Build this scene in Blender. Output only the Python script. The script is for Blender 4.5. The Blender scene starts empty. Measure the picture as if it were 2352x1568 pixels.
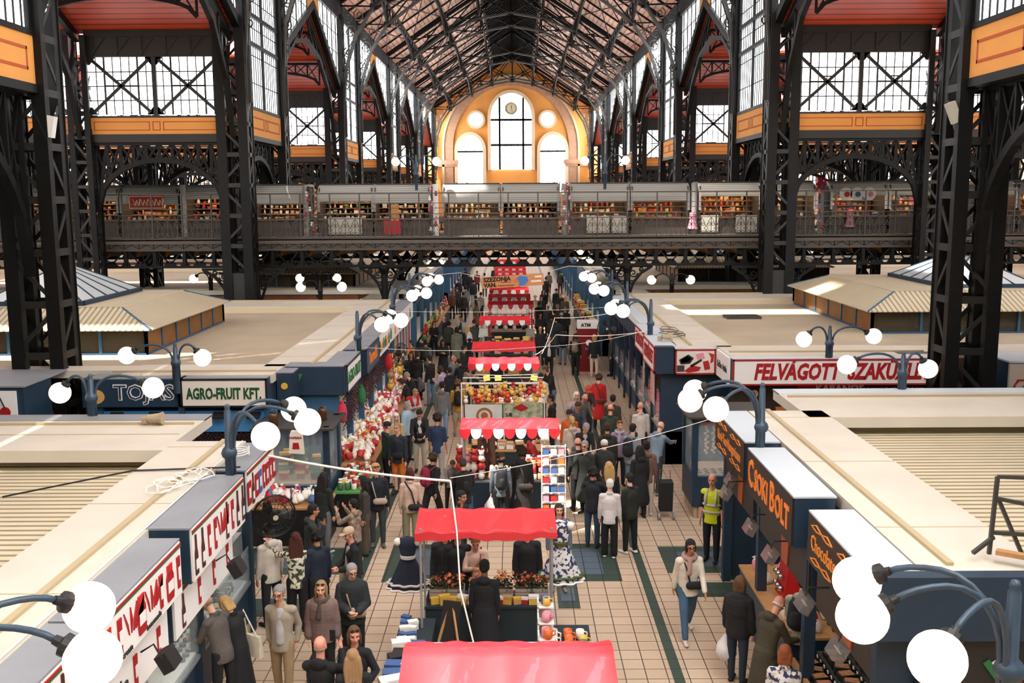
import bpy, bmesh, math, random
import numpy as np
from math import sin, cos, pi, radians, sqrt, atan2, tan
from mathutils import Vector, Matrix, Euler, Quaternion
R = random.Random(7)
SC = bpy.context.scene
COL = SC.collection

# ---------------------------------------------------------------- camera
cam_d = bpy.data.cameras.new('camera'); cam = bpy.data.objects.new('camera', cam_d); COL.objects.link(cam)
cam_d.sensor_width = 36.0; cam_d.lens = 36.0*2287/2352; cam_d.clip_end = 600; cam_d.clip_start = .1
cam.location = (.3, 0, 7.4)
cam.rotation_mode = 'QUATERNION'
cam.rotation_quaternion = Quaternion((0,0,1), radians(.225)) @ Quaternion((1,0,0), radians(90-8.26)) @ Quaternion((0,0,1), radians(-.33))
SC.camera = cam

# ---------------------------------------------------------------- sky, sun, exposure
W = bpy.data.worlds.new('sky'); SC.world = W; W.use_nodes = True
bg = W.node_tree.nodes['Background']; bg.inputs[0].default_value = (.93, .97, 1, 1); bg.inputs[1].default_value = 9
sun_d = bpy.data.lights.new('sun', 'SUN'); sun_d.energy = 11; sun_d.angle = radians(1.2); sun_d.color = (1, .96, .9)
sun = bpy.data.objects.new('sun', sun_d); COL.objects.link(sun)
sun.rotation_euler = Vector((.42, .30, -1)).to_track_quat('-Z', 'Y').to_euler()
SC.view_settings.view_transform = 'Standard'; SC.view_settings.look = 'None'
SC.view_settings.exposure = 0.35; SC.view_settings.gamma = 1.0; SC.view_settings.use_curve_mapping = False
SC.cycles.max_bounces = 7; SC.cycles.diffuse_bounces = 4; SC.cycles.glossy_bounces = 2
SC.cycles.transparent_max_bounces = 12; SC.cycles.transmission_bounces = 3
SC.cycles.caustics_reflective = False; SC.cycles.caustics_refractive = False
SC.cycles.sample_clamp_indirect = 4

# ---------------------------------------------------------------- helpers
def lin(h):
    if not isinstance(h, str): return tuple(h)
    h = h.lstrip('#'); v = [int(h[i:i+2], 16)/255 for i in (0, 2, 4)]
    return tuple(c/12.92 if c <= .04045 else ((c+.055)/1.055)**2.4 for c in v)
_m = {}
def mat(name, col, rough=.6, metal=0, emit=None, es=0, noise=0, nscale=6, bump=0, bscale=60, alpha=1, spec=.5, coat=0, noise_col=None):
    if name in _m: return _m[name]
    m = bpy.data.materials.new(name); m.use_nodes = True; _m[name] = m
    nt = m.node_tree; b = nt.nodes['Principled BSDF']
    c = lin(col)
    b.inputs['Base Color'].default_value = (*c, 1); b.inputs['Roughness'].default_value = rough
    b.inputs['Metallic'].default_value = metal; b.inputs['Alpha'].default_value = alpha
    b.inputs['Specular IOR Level'].default_value = spec; b.inputs['Coat Weight'].default_value = coat
    m.diffuse_color = (*c, 1)
    if emit: b.inputs['Emission Color'].default_value = (*lin(emit), 1); b.inputs['Emission Strength'].default_value = es
    if noise or bump:
        tc = nt.nodes.new('ShaderNodeTexCoord')
    if noise:
        n = nt.nodes.new('ShaderNodeTexNoise'); n.inputs['Scale'].default_value = nscale; n.inputs['Detail'].default_value = 5
        nt.links.new(tc.outputs['Object'], n.inputs['Vector'])
        r = nt.nodes.new('ShaderNodeValToRGB'); r.color_ramp.elements[0].position = .3; r.color_ramp.elements[1].position = .72
        d = lin(noise_col) if noise_col else tuple(x*(1-noise) for x in c)
        r.color_ramp.elements[0].color = (*d, 1); r.color_ramp.elements[1].color = (*c, 1)
        nt.links.new(n.outputs['Fac'], r.inputs['Fac']); nt.links.new(r.outputs['Color'], b.inputs['Base Color'])
    if bump:
        n2 = nt.nodes.new('ShaderNodeTexNoise'); n2.inputs['Scale'].default_value = bscale
        nt.links.new(tc.outputs['Object'], n2.inputs['Vector'])
        bp = nt.nodes.new('ShaderNodeBump'); bp.inputs['Strength'].default_value = bump; bp.inputs['Distance'].default_value = .02
        nt.links.new(n2.outputs['Fac'], bp.inputs['Height']); nt.links.new(bp.outputs['Normal'], b.inputs['Normal'])
    return m
def stripes(name, c0, c1, axis=0, period=.2, duty=.3, rough=.6, bump=.6, spec=.5, noise=0):
    """painted or pressed ribs running across one axis"""
    if name in _m: return _m[name]
    m = mat(name, c0, rough, spec=spec); nt = m.node_tree; b = nt.nodes['Principled BSDF']
    tc = nt.nodes.new('ShaderNodeTexCoord'); sx = nt.nodes.new('ShaderNodeSeparateXYZ'); nt.links.new(tc.outputs['Object'], sx.inputs[0])
    w = nt.nodes.new('ShaderNodeMath'); w.operation = 'PINGPONG'; w.inputs[1].default_value = period/2
    nt.links.new(sx.outputs[axis], w.inputs[0])
    g = nt.nodes.new('ShaderNodeMath'); g.operation = 'LESS_THAN'; g.inputs[1].default_value = period/2*duty
    nt.links.new(w.outputs[0], g.inputs[0])
    mx = nt.nodes.new('ShaderNodeMix'); mx.data_type = 'RGBA'
    mx.inputs[6].default_value = (*lin(c0), 1); mx.inputs[7].default_value = (*lin(c1), 1)
    nt.links.new(g.outputs[0], mx.inputs[0]); out = mx.outputs[2]
    if noise:
        n = nt.nodes.new('ShaderNodeTexNoise'); n.inputs['Scale'].default_value = .8; n.inputs['Detail'].default_value = 6
        nt.links.new(tc.outputs['Object'], n.inputs['Vector'])
        mr = nt.nodes.new('ShaderNodeMapRange'); mr.inputs[1].default_value = .3; mr.inputs[2].default_value = .7; mr.inputs[3].default_value = 1-noise; mr.inputs[4].default_value = 1
        nt.links.new(n.outputs['Fac'], mr.inputs[0])
        m2 = nt.nodes.new('ShaderNodeMix'); m2.data_type = 'RGBA'; m2.blend_type = 'MULTIPLY'; m2.inputs[0].default_value = 1
        nt.links.new(out, m2.inputs[6]); nt.links.new(mr.outputs[0], m2.inputs[7]); out = m2.outputs[2]
    nt.links.new(out, b.inputs['Base Color'])
    if bump:
        bp = nt.nodes.new('ShaderNodeBump'); bp.inputs['Strength'].default_value = bump; bp.inputs['Distance'].default_value = .03
        nt.links.new(w.outputs[0], bp.inputs['Height']); nt.links.new(bp.outputs['Normal'], b.inputs['Normal'])
    return m
class MB:
    def __init__(s): s.v = []; s.f = []; s.mi = []; s.m = 0
    def add(s, vs, fs, mi=None):
        o = len(s.v); s.v += [tuple(v) for v in vs]; s.f += [tuple(i+o for i in f) for f in fs]
        s.mi += [s.m if mi is None else mi]*len(fs); return s
    def box(s, c, d, rz=0, mi=None, rx=0, ry=0):
        x, y, z = d[0]/2, d[1]/2, d[2]/2
        P = [(-x,-y,-z),(x,-y,-z),(x,y,-z),(-x,y,-z),(-x,-y,z),(x,-y,z),(x,y,z),(-x,y,z)]
        if rz or rx or ry:
            E = Euler((rx, ry, rz)).to_matrix(); P = [E @ Vector(p) for p in P]
        return s.add([(p[0]+c[0], p[1]+c[1], p[2]+c[2]) for p in P], [(0,3,2,1),(4,5,6,7),(0,1,5,4),(1,2,6,5),(2,3,7,6),(3,0,4,7)], mi)
    def bb(s, x0, x1, y0, y1, z0, z1, mi=None):
        return s.box(((x0+x1)/2, (y0+y1)/2, (z0+z1)/2), (abs(x1-x0), abs(y1-y0), abs(z1-z0)), mi=mi)
    def bar(s, a, b, w, h=None, mi=None, up=None):
        a, b = Vector(a), Vector(b); d = b-a
        if d.length < 1e-6: return s
        d.normalize(); h = h or w
        u = Vector(up) if up else (Vector((0,0,1)) if abs(d.z) < .95 else Vector((0,1,0)))
        x = d.cross(u).normalized(); y = x.cross(d).normalized()
        P = []
        for q in (a, b):
            for i, j in ((-1,-1),(1,-1),(1,1),(-1,1)): P.append(q+x*(w/2*i)+y*(h/2*j))
        return s.add(P, [(0,1,2,3),(7,6,5,4),(0,4,5,1),(1,5,6,2),(2,6,7,3),(3,7,4,0)], mi)
    def poly(s, pts, w, h=None, mi=None, up=None):
        for i in range(len(pts)-1): s.bar(pts[i], pts[i+1], w, h, mi, up)
        return s
    def tube(s, pts, r, n=8, mi=None, closed=False, caps=True):
        pts = [Vector(p) for p in pts]; N = len(pts); rs = r if isinstance(r, (list, tuple)) else [r]*N
        ring = []; px = None
        for i, p in enumerate(pts):
            a = pts[max(i-1, 0)] if not closed else pts[i-1]; b = pts[min(i+1, N-1)] if not closed else pts[(i+1) % N]
            d = (b-a).normalized() if (b-a).length > 1e-9 else Vector((0,0,1))
            if px is None:
                px = d.cross(Vector((0,0,1)));
                if px.length < 1e-3: px = Vector((1,0,0))
            x = (px - d*px.dot(d)).normalized(); px = x; y = d.cross(x)
            ring += [p + (x*cos(2*pi*k/n)+y*sin(2*pi*k/n))*rs[i] for k in range(n)]
        F = []
        for i in range(N-1 if not closed else N):
            j = (i+1) % N
            F += [(i*n+k, i*n+(k+1) % n, j*n+(k+1) % n, j*n+k) for k in range(n)]
        if caps and not closed: F += [tuple(range(n-1, -1, -1)), tuple((N-1)*n+k for k in range(n))]
        return s.add(ring, F, mi)
    def lathe(s, prof, c=(0,0,0), n=16, mi=None, axis='z', caps=True):
        V = []
        for r, z in prof:
            for k in range(n):
                a = 2*pi*k/n; p = (r*cos(a), r*sin(a), z)
                if axis == 'x': p = (p[2], p[0], p[1])
                if axis == 'y': p = (p[0], p[2], p[1])
                V.append((p[0]+c[0], p[1]+c[1], p[2]+c[2]))
        F = [(i*n+k, i*n+(k+1) % n, (i+1)*n+(k+1) % n, (i+1)*n+k) for i in range(len(prof)-1) for k in range(n)]
        if caps: F += [tuple(range(n-1, -1, -1)), tuple((len(prof)-1)*n+k for k in range(n))]
        return s.add(V, F, mi)
    def ball(s, c, r, n=16, m=10, mi=None, sc=(1,1,1)):
        return s.lathe2([(r*sin(pi*i/m), -r*cos(pi*i/m)) for i in range(m+1)], c, n, mi, sc)
    def lathe2(s, prof, c, n, mi, sc):
        V = [(c[0]+r*cos(2*pi*k/n)*sc[0], c[1]+r*sin(2*pi*k/n)*sc[1], c[2]+z*sc[2]) for r, z in prof for k in range(n)]
        F = [(i*n+k, i*n+(k+1) % n, (i+1)*n+(k+1) % n, (i+1)*n+k) for i in range(len(prof)-1) for k in range(n)]
        return s.add(V, F, mi)
    def prism(s, pts, a, b, plane='xz', mi=None):
        """2D outline extruded along the third axis from a to b"""
        n = len(pts)
        def P(p, t): return (p[0], t, p[1]) if plane == 'xz' else ((t, p[0], p[1]) if plane == 'yz' else (p[0], p[1], t))
        V = [P(p, a) for p in pts]+[P(p, b) for p in pts]
        F = [tuple(range(n-1, -1, -1)), tuple(range(n, 2*n))]+[(i, (i+1) % n, n+(i+1) % n, n+i) for i in range(n)]
        return s.add(V, F, mi)
    def band(s, inner, outer, a, b, plane='xz', mi=None, closed=True):
        """strip between two 2D outlines, extruded"""
        n = len(inner)
        def P(p, t): return (p[0], t, p[1]) if plane == 'xz' else ((t, p[0], p[1]) if plane == 'yz' else (p[0], p[1], t))
        V = [P(p, a) for p in inner]+[P(p, a) for p in outer]+[P(p, b) for p in inner]+[P(p, b) for p in outer]
        F = []
        for i in range(n if closed else n-1):
            j = (i+1) % n
            F += [(i, j, n+j, n+i), (2*n+i, 3*n+i, 3*n+j, 2*n+j), (i, 2*n+i, 2*n+j, j), (n+i, n+j, 3*n+j, 3*n+i)]
        if not closed: F += [(0, n, 3*n, 2*n), (n-1, 2*n+n-1, 3*n+n-1, 2*n-1)]
        return s.add(V, F, mi)
    def mesh(s, name, mats, smooth=False):
        me = bpy.data.meshes.new(name); me.from_pydata(s.v, [], s.f)
        for m in (mats if isinstance(mats, (list, tuple)) else [mats]): me.materials.append(m)
        me.polygons.foreach_set('material_index', s.mi)
        if smooth: me.polygons.foreach_set('use_smooth', [True]*len(s.f))
        me.update(); return me
    def build(s, name, mats, parent=None, loc=None, smooth=False):
        return put(name, s.mesh(name, mats, smooth), parent, loc)
def put(name, me, parent=None, loc=None, rz=0, sc=None):
    o = bpy.data.objects.new(name, me); COL.objects.link(o)
    if parent: o.parent = parent
    if loc: o.location = loc
    if rz: o.rotation_euler = (0, 0, rz)
    if sc: o.scale = sc if isinstance(sc, (tuple, list)) else (sc,)*3
    return o
_seen = set()
def tag(o, label, cat, group=None, kind=None):
    if label in _seen and not group: print('DUPLABEL', label)
    _seen.add(label); n = len(label.split())
    if n > 16 or n < 4: print('LABELLEN', n, label)
    o['label'] = label; o['category'] = cat
    if group: o['group'] = group
    if kind: o['kind'] = kind
    return o
def thing(name, label, cat, loc=(0,0,0), rz=0, group=None):
    o = bpy.data.objects.new(name, None); COL.objects.link(o); o.location = loc; o.rotation_euler = (0, 0, rz); o.empty_display_size = .2
    return tag(o, label, cat, group)
def st(name, mb, m, smooth=False):
    o = mb.build(name, m, smooth=smooth); o['kind'] = 'structure'; return o
_kids = {}
def copy_tree(o, loc=None, rz=None, label=None, group=None, parent=None, sc=None):
    c = o.copy(); COL.objects.link(c)
    if parent: c.parent = parent; c.matrix_parent_inverse = o.matrix_parent_inverse
    if loc is not None: c.location = loc
    if rz is not None: c.rotation_euler = (0, 0, rz)
    if sc is not None: c.scale = (sc,)*3 if not isinstance(sc, (tuple, list)) else sc
    if label: c['label'] = label; _seen.add(label)
    if group: c['group'] = group
    if o.name not in _kids: _kids[o.name] = list(o.children)
    for ch in _kids[o.name]: copy_tree(ch, parent=c)
    return c
def text_mb(s, h, depth=.01, shear=0, bold=0, sx=1, align='CENTER'):
    """lettering as a mesh in the local xz plane, facing -y"""
    cu = bpy.data.curves.new('t', 'FONT'); cu.body = s; cu.size = h; cu.extrude = depth/2; cu.shear = shear; cu.offset = bold
    cu.align_x = align; cu.align_y = 'CENTER'; cu.resolution_u = 2
    o = bpy.data.objects.new('t', cu); me = bpy.data.meshes.new_from_object(o)
    mb = MB(); mb.add([(v.co.x*sx, -v.co.z, v.co.y) for v in me.vertices], [tuple(p.vertices) for p in me.polygons])
    bpy.data.objects.remove(o); bpy.data.curves.remove(cu); bpy.data.meshes.remove(me)
    return mb
def spiral(cx, cz, r0, r1, a0, turns, n=16):
    return [(cx+(r0+(r1-r0)*i/n)*cos(a0+2*pi*turns*i/n), cz+(r0+(r1-r0)*i/n)*sin(a0+2*pi*turns*i/n)) for i in range(n+1)]

IRON = mat('iron_paint', '#100f0d', .5, spec=.25, noise=.35, nscale=1.5, bump=.1, bscale=30)
IRON_G = mat('iron_paint_grey', '#403e3a', .5, noise=.4, nscale=2)
IRON_B = mat('iron_paint_brown', '#1d1a16', .5, noise=.3, nscale=2)
ORANGE = mat('orange_paint', '#e8a152', .8, noise=.12, nscale=.6)
OCHRE = mat('ochre_line_paint', '#b4572c', .8)
NAVY = mat('navy_paint', '#1b3347', .5, noise=.2, nscale=3)
BLUE = mat('steel_blue_paint', '#2f5878', .45, noise=.2, nscale=3)
WHITE = mat('white_paint', '#e9e6df', .6)
BLACK = mat('black_plastic', '#141414', .5)
CREAM = mat('cream_coping', '#cfc7b6', .6, noise=.13, nscale=.9, bump=.03)
GREYP = mat('grey_sheet_top', '#8f9296', .5, noise=.25, nscale=.8)
BEIGE = mat('beige_roof_felt', '#b5a68c', .75, noise=.22, nscale=.5)
LITE = mat('pale_grey_sheet', '#c4cdd2', .5, noise=.1, nscale=.8)
RED = mat('red_paint', '#b3161b', .5); CHROME = mat('chrome', '#b8b8b8', .25, 1)
WOOD = mat('light_wood', '#b98a58', .55, noise=.25, nscale=8); DWOOD = mat('dark_wood', '#4a2c1c', .6, noise=.3, nscale=6)
def pane_mat(name='milky_glass_lit_by_sky', k=1):
    m = bpy.data.materials.new(name); m.use_nodes = True; nt = m.node_tree; b = nt.nodes['Principled BSDF']
    b.inputs['Base Color'].default_value = (.8, .82, .85, 1); b.inputs['Roughness'].default_value = .25
    tc = nt.nodes.new('ShaderNodeTexCoord'); n = nt.nodes.new('ShaderNodeTexNoise'); n.inputs['Scale'].default_value = .35
    mr = nt.nodes.new('ShaderNodeMapRange'); mr.inputs[3].default_value = 2.6*k; mr.inputs[4].default_value = 4.2*k
    nt.links.new(tc.outputs['Object'], n.inputs['Vector']); nt.links.new(n.outputs['Fac'], mr.inputs[0]); nt.links.new(mr.outputs[0], b.inputs['Emission Strength'])
    b.inputs['Emission Color'].default_value = (.95, .97, 1, 1)
    return m
PANE = pane_mat(); PANEB = pane_mat('boosted_glow_milky_glass', 3.2)  # second copy glows stronger, added to brighten the far nave roof
GLASS = bpy.data.materials.new('clear_glass'); GLASS.use_nodes = True
_nt = GLASS.node_tree; _b = _nt.nodes['Principled BSDF']; _b.inputs['Base Color'].default_value = (.75, .85, .85, 1); _b.inputs['Roughness'].default_value = .05; _b.inputs['Alpha'].default_value = .16
# ================================================================ THE HALL
WID, AIS, OUT = 11.3, 17.6, 32.0
NC = [24.3, 42.1, 48.9, 65.8, 72.6, 89.9, 96.6, 113.9, 120.7, 137.8]   # nave column lines
GY = 144.4
def tile_mat(name, col, col2, mortar, rough=.28):
    m = bpy.data.materials.new(name); m.use_nodes = True; nt = m.node_tree; b = nt.nodes['Principled BSDF']
    tc = nt.nodes.new('ShaderNodeTexCoord'); br = nt.nodes.new('ShaderNodeTexBrick'); br.offset = 0; br.squash = 1
    br.inputs['Color1'].default_value = (*lin(col), 1); br.inputs['Color2'].default_value = (*lin(col2), 1); br.inputs['Mortar'].default_value = (*lin(mortar), 1)
    br.inputs['Scale'].default_value = 1; br.inputs['Mortar Size'].default_value = .009; br.inputs['Brick Width'].default_value = .33; br.inputs['Row Height'].default_value = .33
    br.inputs['Mortar Smooth'].default_value = .1
    nt.links.new(tc.outputs['Object'], br.inputs['Vector']); 
    n = nt.nodes.new('ShaderNodeTexNoise'); n.inputs['Scale'].default_value = .6; n.inputs['Detail'].default_value = 6; nt.links.new(tc.outputs['Object'], n.inputs['Vector'])
    mr = nt.nodes.new('ShaderNodeMapRange'); mr.inputs[1].default_value = .3; mr.inputs[2].default_value = .7; mr.inputs[3].default_value = .86; mr.inputs[4].default_value = 1
    nt.links.new(n.outputs['Fac'], mr.inputs[0]); mx = nt.nodes.new('ShaderNodeMix'); mx.data_type = 'RGBA'; mx.blend_type = 'MULTIPLY'; mx.inputs[0].default_value = 1
    nt.links.new(br.outputs['Color'], mx.inputs[6]); nt.links.new(mr.outputs[0], mx.inputs[7]); nt.links.new(mx.outputs[2], b.inputs['Base Color'])
    r2 = nt.nodes.new('ShaderNodeMapRange'); r2.inputs[3].default_value = rough; r2.inputs[4].default_value = rough+.25; nt.links.new(n.outputs['Fac'], r2.inputs[0]); nt.links.new(r2.outputs[0], b.inputs['Roughness'])
    return m
TILE = tile_mat('beige_floor_tiles', '#cdb79e', '#c5ae93', '#54473a')
TGRN = tile_mat('dark_green_floor_tiles', '#37483f', '#3c4f45', '#22261f')
TGRY = tile_mat('slate_blue_floor_tiles', '#596874', '#52606b', '#2a2e30')
st('floor', MB().bb(-OUT, OUT, -8, GY, -.2, 0), TILE)
k = 1
for s in (-1, 1):
    st('trim_%d' % k, MB().bb(s*2.8-.085, s*2.8+.085, -5, 140, -.05, .004), TGRN); k += 1
for x0, x1, y0, y1 in ((1.05,2.35,18.5,20.6),(1.05,1.45,17.2,18.5),(-2.35,-1.05,18.5,20.6),(3.3,6,18.9,20.4),(3.3,6,17.7,18.4),(-5.4,-3.2,18.9,20.4),(-5.4,-3.2,16.9,17.7)):
    st('trim_%d' % k, MB().bb(x0, x1, y0, y1, -.05, .006), TGRN); k += 1
    if y1-y0 > 1: st('trim_%d' % k, MB().bb(x0+.33, x1-.33, y0+.33, y1-.33, -.05, .009), TGRY); k += 1
PLASTER = mat('pale_plaster', '#b9a98f', .9, noise=.2, nscale=.5)
RDARK = mat('underside_dark_boards', '#241a15', .8)
ROOFM = stripes('salmon_roof_boards', '#f2c8b2', '#bd7658', axis=0, period=.34, duty=.22, rough=.42, bump=.5, spec=.6, noise=.25)
ARMM = stripes('vermilion_roof_boards', '#d8502c', '#8c2a16', axis=1, period=.34, duty=.22, rough=.45, bump=.5, spec=.6, noise=.2)
st('wall_back', MB().bb(-OUT, OUT, -8.5, -8, 0, 22), PLASTER)
wk = {}
def pane_wall(side):
    s = -1 if side == 'left' else 1
    mb = MB(); X = s*OUT
    mb.bb(X, X+s*.4, -8, GY, 0, 7.2); mb.bb(X, X+s*.4, -8, GY, 10, 14)
    y = -8
    while y < GY: mb.bb(X, X+s*.4, y, y+1.2, 7.2, 10); y += 4.2
    st('wall_'+side, mb, PLASTER)
    mb = MB(); mb.bb(X+s*.15, X+s*.2, -7, GY, 7.2, 10); w = st('window_%d' % (1 if s < 0 else 2), mb, PANE)
    mb = MB(); y = -7.2
    while y < GY: mb.bb(X-s*.02, X+s*.1, y-.04, y+.04, 7.2, 10); y += 1.4
    mb.bb(X-s*.02, X+s*.1, -7, GY, 8.9, 8.98)
    o = mb.build('window_frame', IRON, w)
for sd in ('left', 'right'): pane_wall(sd)
# lower side ceilings and the raised cross arms
def quad(name, P, m, t=.12):
    mb = MB(); Q = [Vector(p) for p in P]; n = (Q[1]-Q[0]).cross(Q[2]-Q[0]).normalized()*t
    if n.z < 0: n = -n
    mb.add(list(Q)+[q+n for q in Q], [(0,1,2,3),(7,6,5,4),(0,4,5,1),(1,5,6,2),(2,6,7,3),(3,7,4,0)])
    return st(name, mb, m)
EAV, RIDG = 14.1, 17.9
arms = [(24.3, 42.1), (48.9, 65.8), (72.6, 89.9), (96.6, 113.9), (120.7, 137.8)]
lows = [(-8, 24.3), (42.1, 48.9), (65.8, 72.6), (89.9, 96.6), (113.9, 120.7), (137.8, GY)]
ci = 1
for s in (-1, 1):
    for a, b in lows:
        st('ceiling_%d' % ci, MB().bb(s*WID, s*OUT, a, b, 10.0, 10.2), RDARK); ci += 1
    for a, b in arms:
        c = (a+b)/2
        quad('ceiling_%d' % ci, [(s*(WID-.3), a, EAV), (s*OUT, a, EAV), (s*OUT, c, RIDG), (s*(WID-.3), c, RIDG)], ARMM); ci += 1
        quad('ceiling_%d' % ci, [(s*(WID-.3), b, EAV), (s*OUT, b, EAV), (s*OUT, c, RIDG), (s*(WID-.3), c, RIDG)], ARMM); ci += 1
    # nave roof slope (boards run along the hall), unseen gaps added for sun patches
    for xa, xb, ya, yb in ((11.5, 2.6, 62, GY), (11.5, 8.9, 40, 62), (7.2, 2.6, 40, 62), (8.9, 7.2, 45, 47.5), (8.9, 7.2, 51, 62)) if s < 0 else ((11.5, 2.6, 40, GY),):
        quad('ceiling_%d' % ci, [(s*xa, ya, 27.25-.66*xa), (s*xa, yb, 27.25-.66*xa), (s*xb, yb, 27.25-.66*xb), (s*xb, ya, 27.25-.66*xb)], ROOFM); ci += 1
    st('ceiling_%d' % ci, MB().bb(s*2.6, s*2.75, 40, GY, 25.3, 26.9), RDARK); ci += 1
    quad('ceiling_%d' % ci, [(s*2.8, 40, 26.8), (s*2.8, GY, 26.8), (0, GY, 28.6), (0, 40, 28.6)], RDARK); ci += 1
# out-of-view nave roof; gaps added to drop sun patches and let sky light in
NR = [(-11.5, -8.9, -8, 40), (-7.2, -3.2, -8, 40), (3.2, 7.4, 12.2, 40), (9.6, 11.5, -8, 40), (3.2, 9.6, -8, -6), (-8.9, -7.2, 5.4, 14.8), (-8.9, -7.2, 17.0, 23.4), (-8.9, -7.2, 25.2, 40), (-8.9, -7.2, -8, 2.8), (-3.2, 3.2, -8, 29.4), (-3.2, 3.2, 31, 40), (7.4, 9.6, 12.2, 26), (7.4, 9.6, 32, 40)]
for xa, xb, ya, yb in NR:
    za, zb = 27.25-.66*abs(xa), 27.25-.66*abs(xb)
    quad('ceiling_%d' % ci, [(xa, ya, za), (xa, yb, za), (xb, yb, zb), (xb, ya, zb)], ROOFM); ci += 1
for s in (-1, 1): st('ceiling_%d' % ci, MB().bb(s*11.1, s*11.3, -8, 40, 18.6, 19.9), RDARK); ci += 1
mb = MB()
y = 40.5
while y < GY:
    for s in (-1, 1): mb.bar((s*2.6, y, 25.6), (0, y, 27.2), .12, .2)
    y += 1.1
tag(mb.build('ridge_rafters', IRON), 'close-set dark timber rafters across the raised ridge of the nave roof', 'rafters')

# ---- gable wall
st('wall_far', MB().prism([(-OUT, 0), (OUT, 0), (OUT, 14), (11.6, 14), (11.6, 19.8), (0, 27.4), (-11.6, 19.8), (-11.6, 14), (-OUT, 14)], GY, GY+.6), ORANGE)
STONE = mat('brown_stone', '#b98f70', .85, noise=.25, nscale=2, bump=.4, bscale=6)
def arc(cx, cz, rx, rz, a0=0, a1=180, n=28): return [(cx+rx*cos(radians(a0+(a1-a0)*i/n)), cz+rz*sin(radians(a0+(a1-a0)*i/n))) for i in range(n+1)]
AX, AZ = -.25, 14.35
ring_i = [(AX+8.25, 9)]+arc(AX, AZ, 8.25, 8.6)+[(AX-8.25, 9)]
ring_o = [(AX+9.5, 9)]+arc(AX, AZ, 9.5, 9.75)+[(AX-9.5, 9)]
st('trim_40', MB().band(ring_i, ring_o, GY-.35, GY, closed=False), STONE)
st('trim_41', MB().band([(AX+9.5, 9)]+arc(AX, AZ, 9.5, 9.75)+[(AX-9.5, 9)], [(AX+9.8, 9)]+arc(AX, AZ, 9.8, 10.05)+[(AX-9.8, 9)], GY-.5, GY, closed=False), mat('stone_edge', '#c9b090', .8))
for x in (AX-9.4, AX+9.4): st('trim_%d' % (42+(x > 0)), MB().bb(x-1.9, x+1.9, GY-.6, GY, 12.0, 12.6).bb(x-1.7, x+1.7, GY-.5, GY, 11.7, 12.0), STONE)
def arch_win(n, cx, hw, zb, zs, zt, bars, rail):
    o = [(cx+hw, zb)]+arc(cx, zs, hw, zt-zs)+[(cx-hw, zb)]
    w = st('window_%d' % n, MB().prism(o, GY-.22, GY-.12), PANE)
    fr = MB(); O = [(cx+hw+.45, zb-.1)]+arc(cx, zs, hw+.45, zt-zs+.45)+[(cx-hw-.45, zb-.1)]
    fr.band(o, O, GY-.4, GY, closed=False); fr.build('window_surround', mat('pale_stone', '#d9c3a0', .8), w)
    f = MB()
    for x, t in bars: f.bb(x-t/2, x+t/2, GY-.32, GY-.2, zb, zs+sqrt(max(0, 1-((x-cx)/hw)**2))*(zt-zs))
    for z, t in rail:
        q = hw if z < zs else hw*sqrt(max(0, 1-((z-zs)/(zt-zs))**2))
        f.bb(cx-q, cx+q, GY-.32, GY-.2, z-t/2, z+t/2)
    f.build('window_frame', IRON, w); return w
arch_win(10, -.2, 2.9, 11.25, 18.6, 21.9, [(-1.85, .28), (1.5, .28), (-1.0, .06), (-.2, .06), (.7, .06)], [(18.2, .3), (14.7, .3), (16.4, .05), (13, .05), (19.4, .05), (12.1, .05)])
for n, cx in ((11, -6.05), (12, 5.7)): arch_win(n, cx, 1.8, 8, 13.9, 16.1, [(cx-.6, .06), (cx+.6, .06)], [(13.8, .24), (12.3, .05), (10.9, .05)])
for n, cx in ((13, -5.2), (14, 4.95)):
    w = st('window_%d' % n, MB().lathe([(.98, -.1), (.98, 0)], (cx, GY-.15, 18.25), 28, axis='y'), PANE)
    fr = MB(); a = arc(cx, 18.25, .98, .98, 0, 360, 28)[:-1]; b = arc(cx, 18.25, 1.3, 1.3, 0, 360, 28)[:-1]; fr.band(a, b, GY-.4, GY); fr.build('window_surround', mat('pale_stone', ''), w)
t = thing('wall_clock', 'round pale clock face hanging in the tall central window of the far gable', 'clock', (-.2, GY-.6, 19.75))
MB().lathe([(.72, -.08), (.78, 0), (.72, .08)], n=28, axis='y').build('clock_face', mat('clock_cream', '#d8cda8', .6), t)
f = MB(); f.band(arc(0, 0, .74, .74, 0, 360, 28)[:-1], arc(0, 0, .84, .84, 0, 360, 28)[:-1], -.12, .12)
for i in range(12): f.box((.6*cos(i*pi/6), -.1, .6*sin(i*pi/6)), (.05, .02, .12), ry=pi/2-i*pi/6)
f.build('clock_rim', mat('clock_bronze', '#6a5a3a', .5), t)
MB().bar((0, -.11, 0), (.04, -.11, .4), .06, .02).build('hour_hand', BLACK, t); MB().bar((0, -.11, 0), (.22, -.11, -.5), .04, .02).build('minute_hand', BLACK, t)

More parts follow.
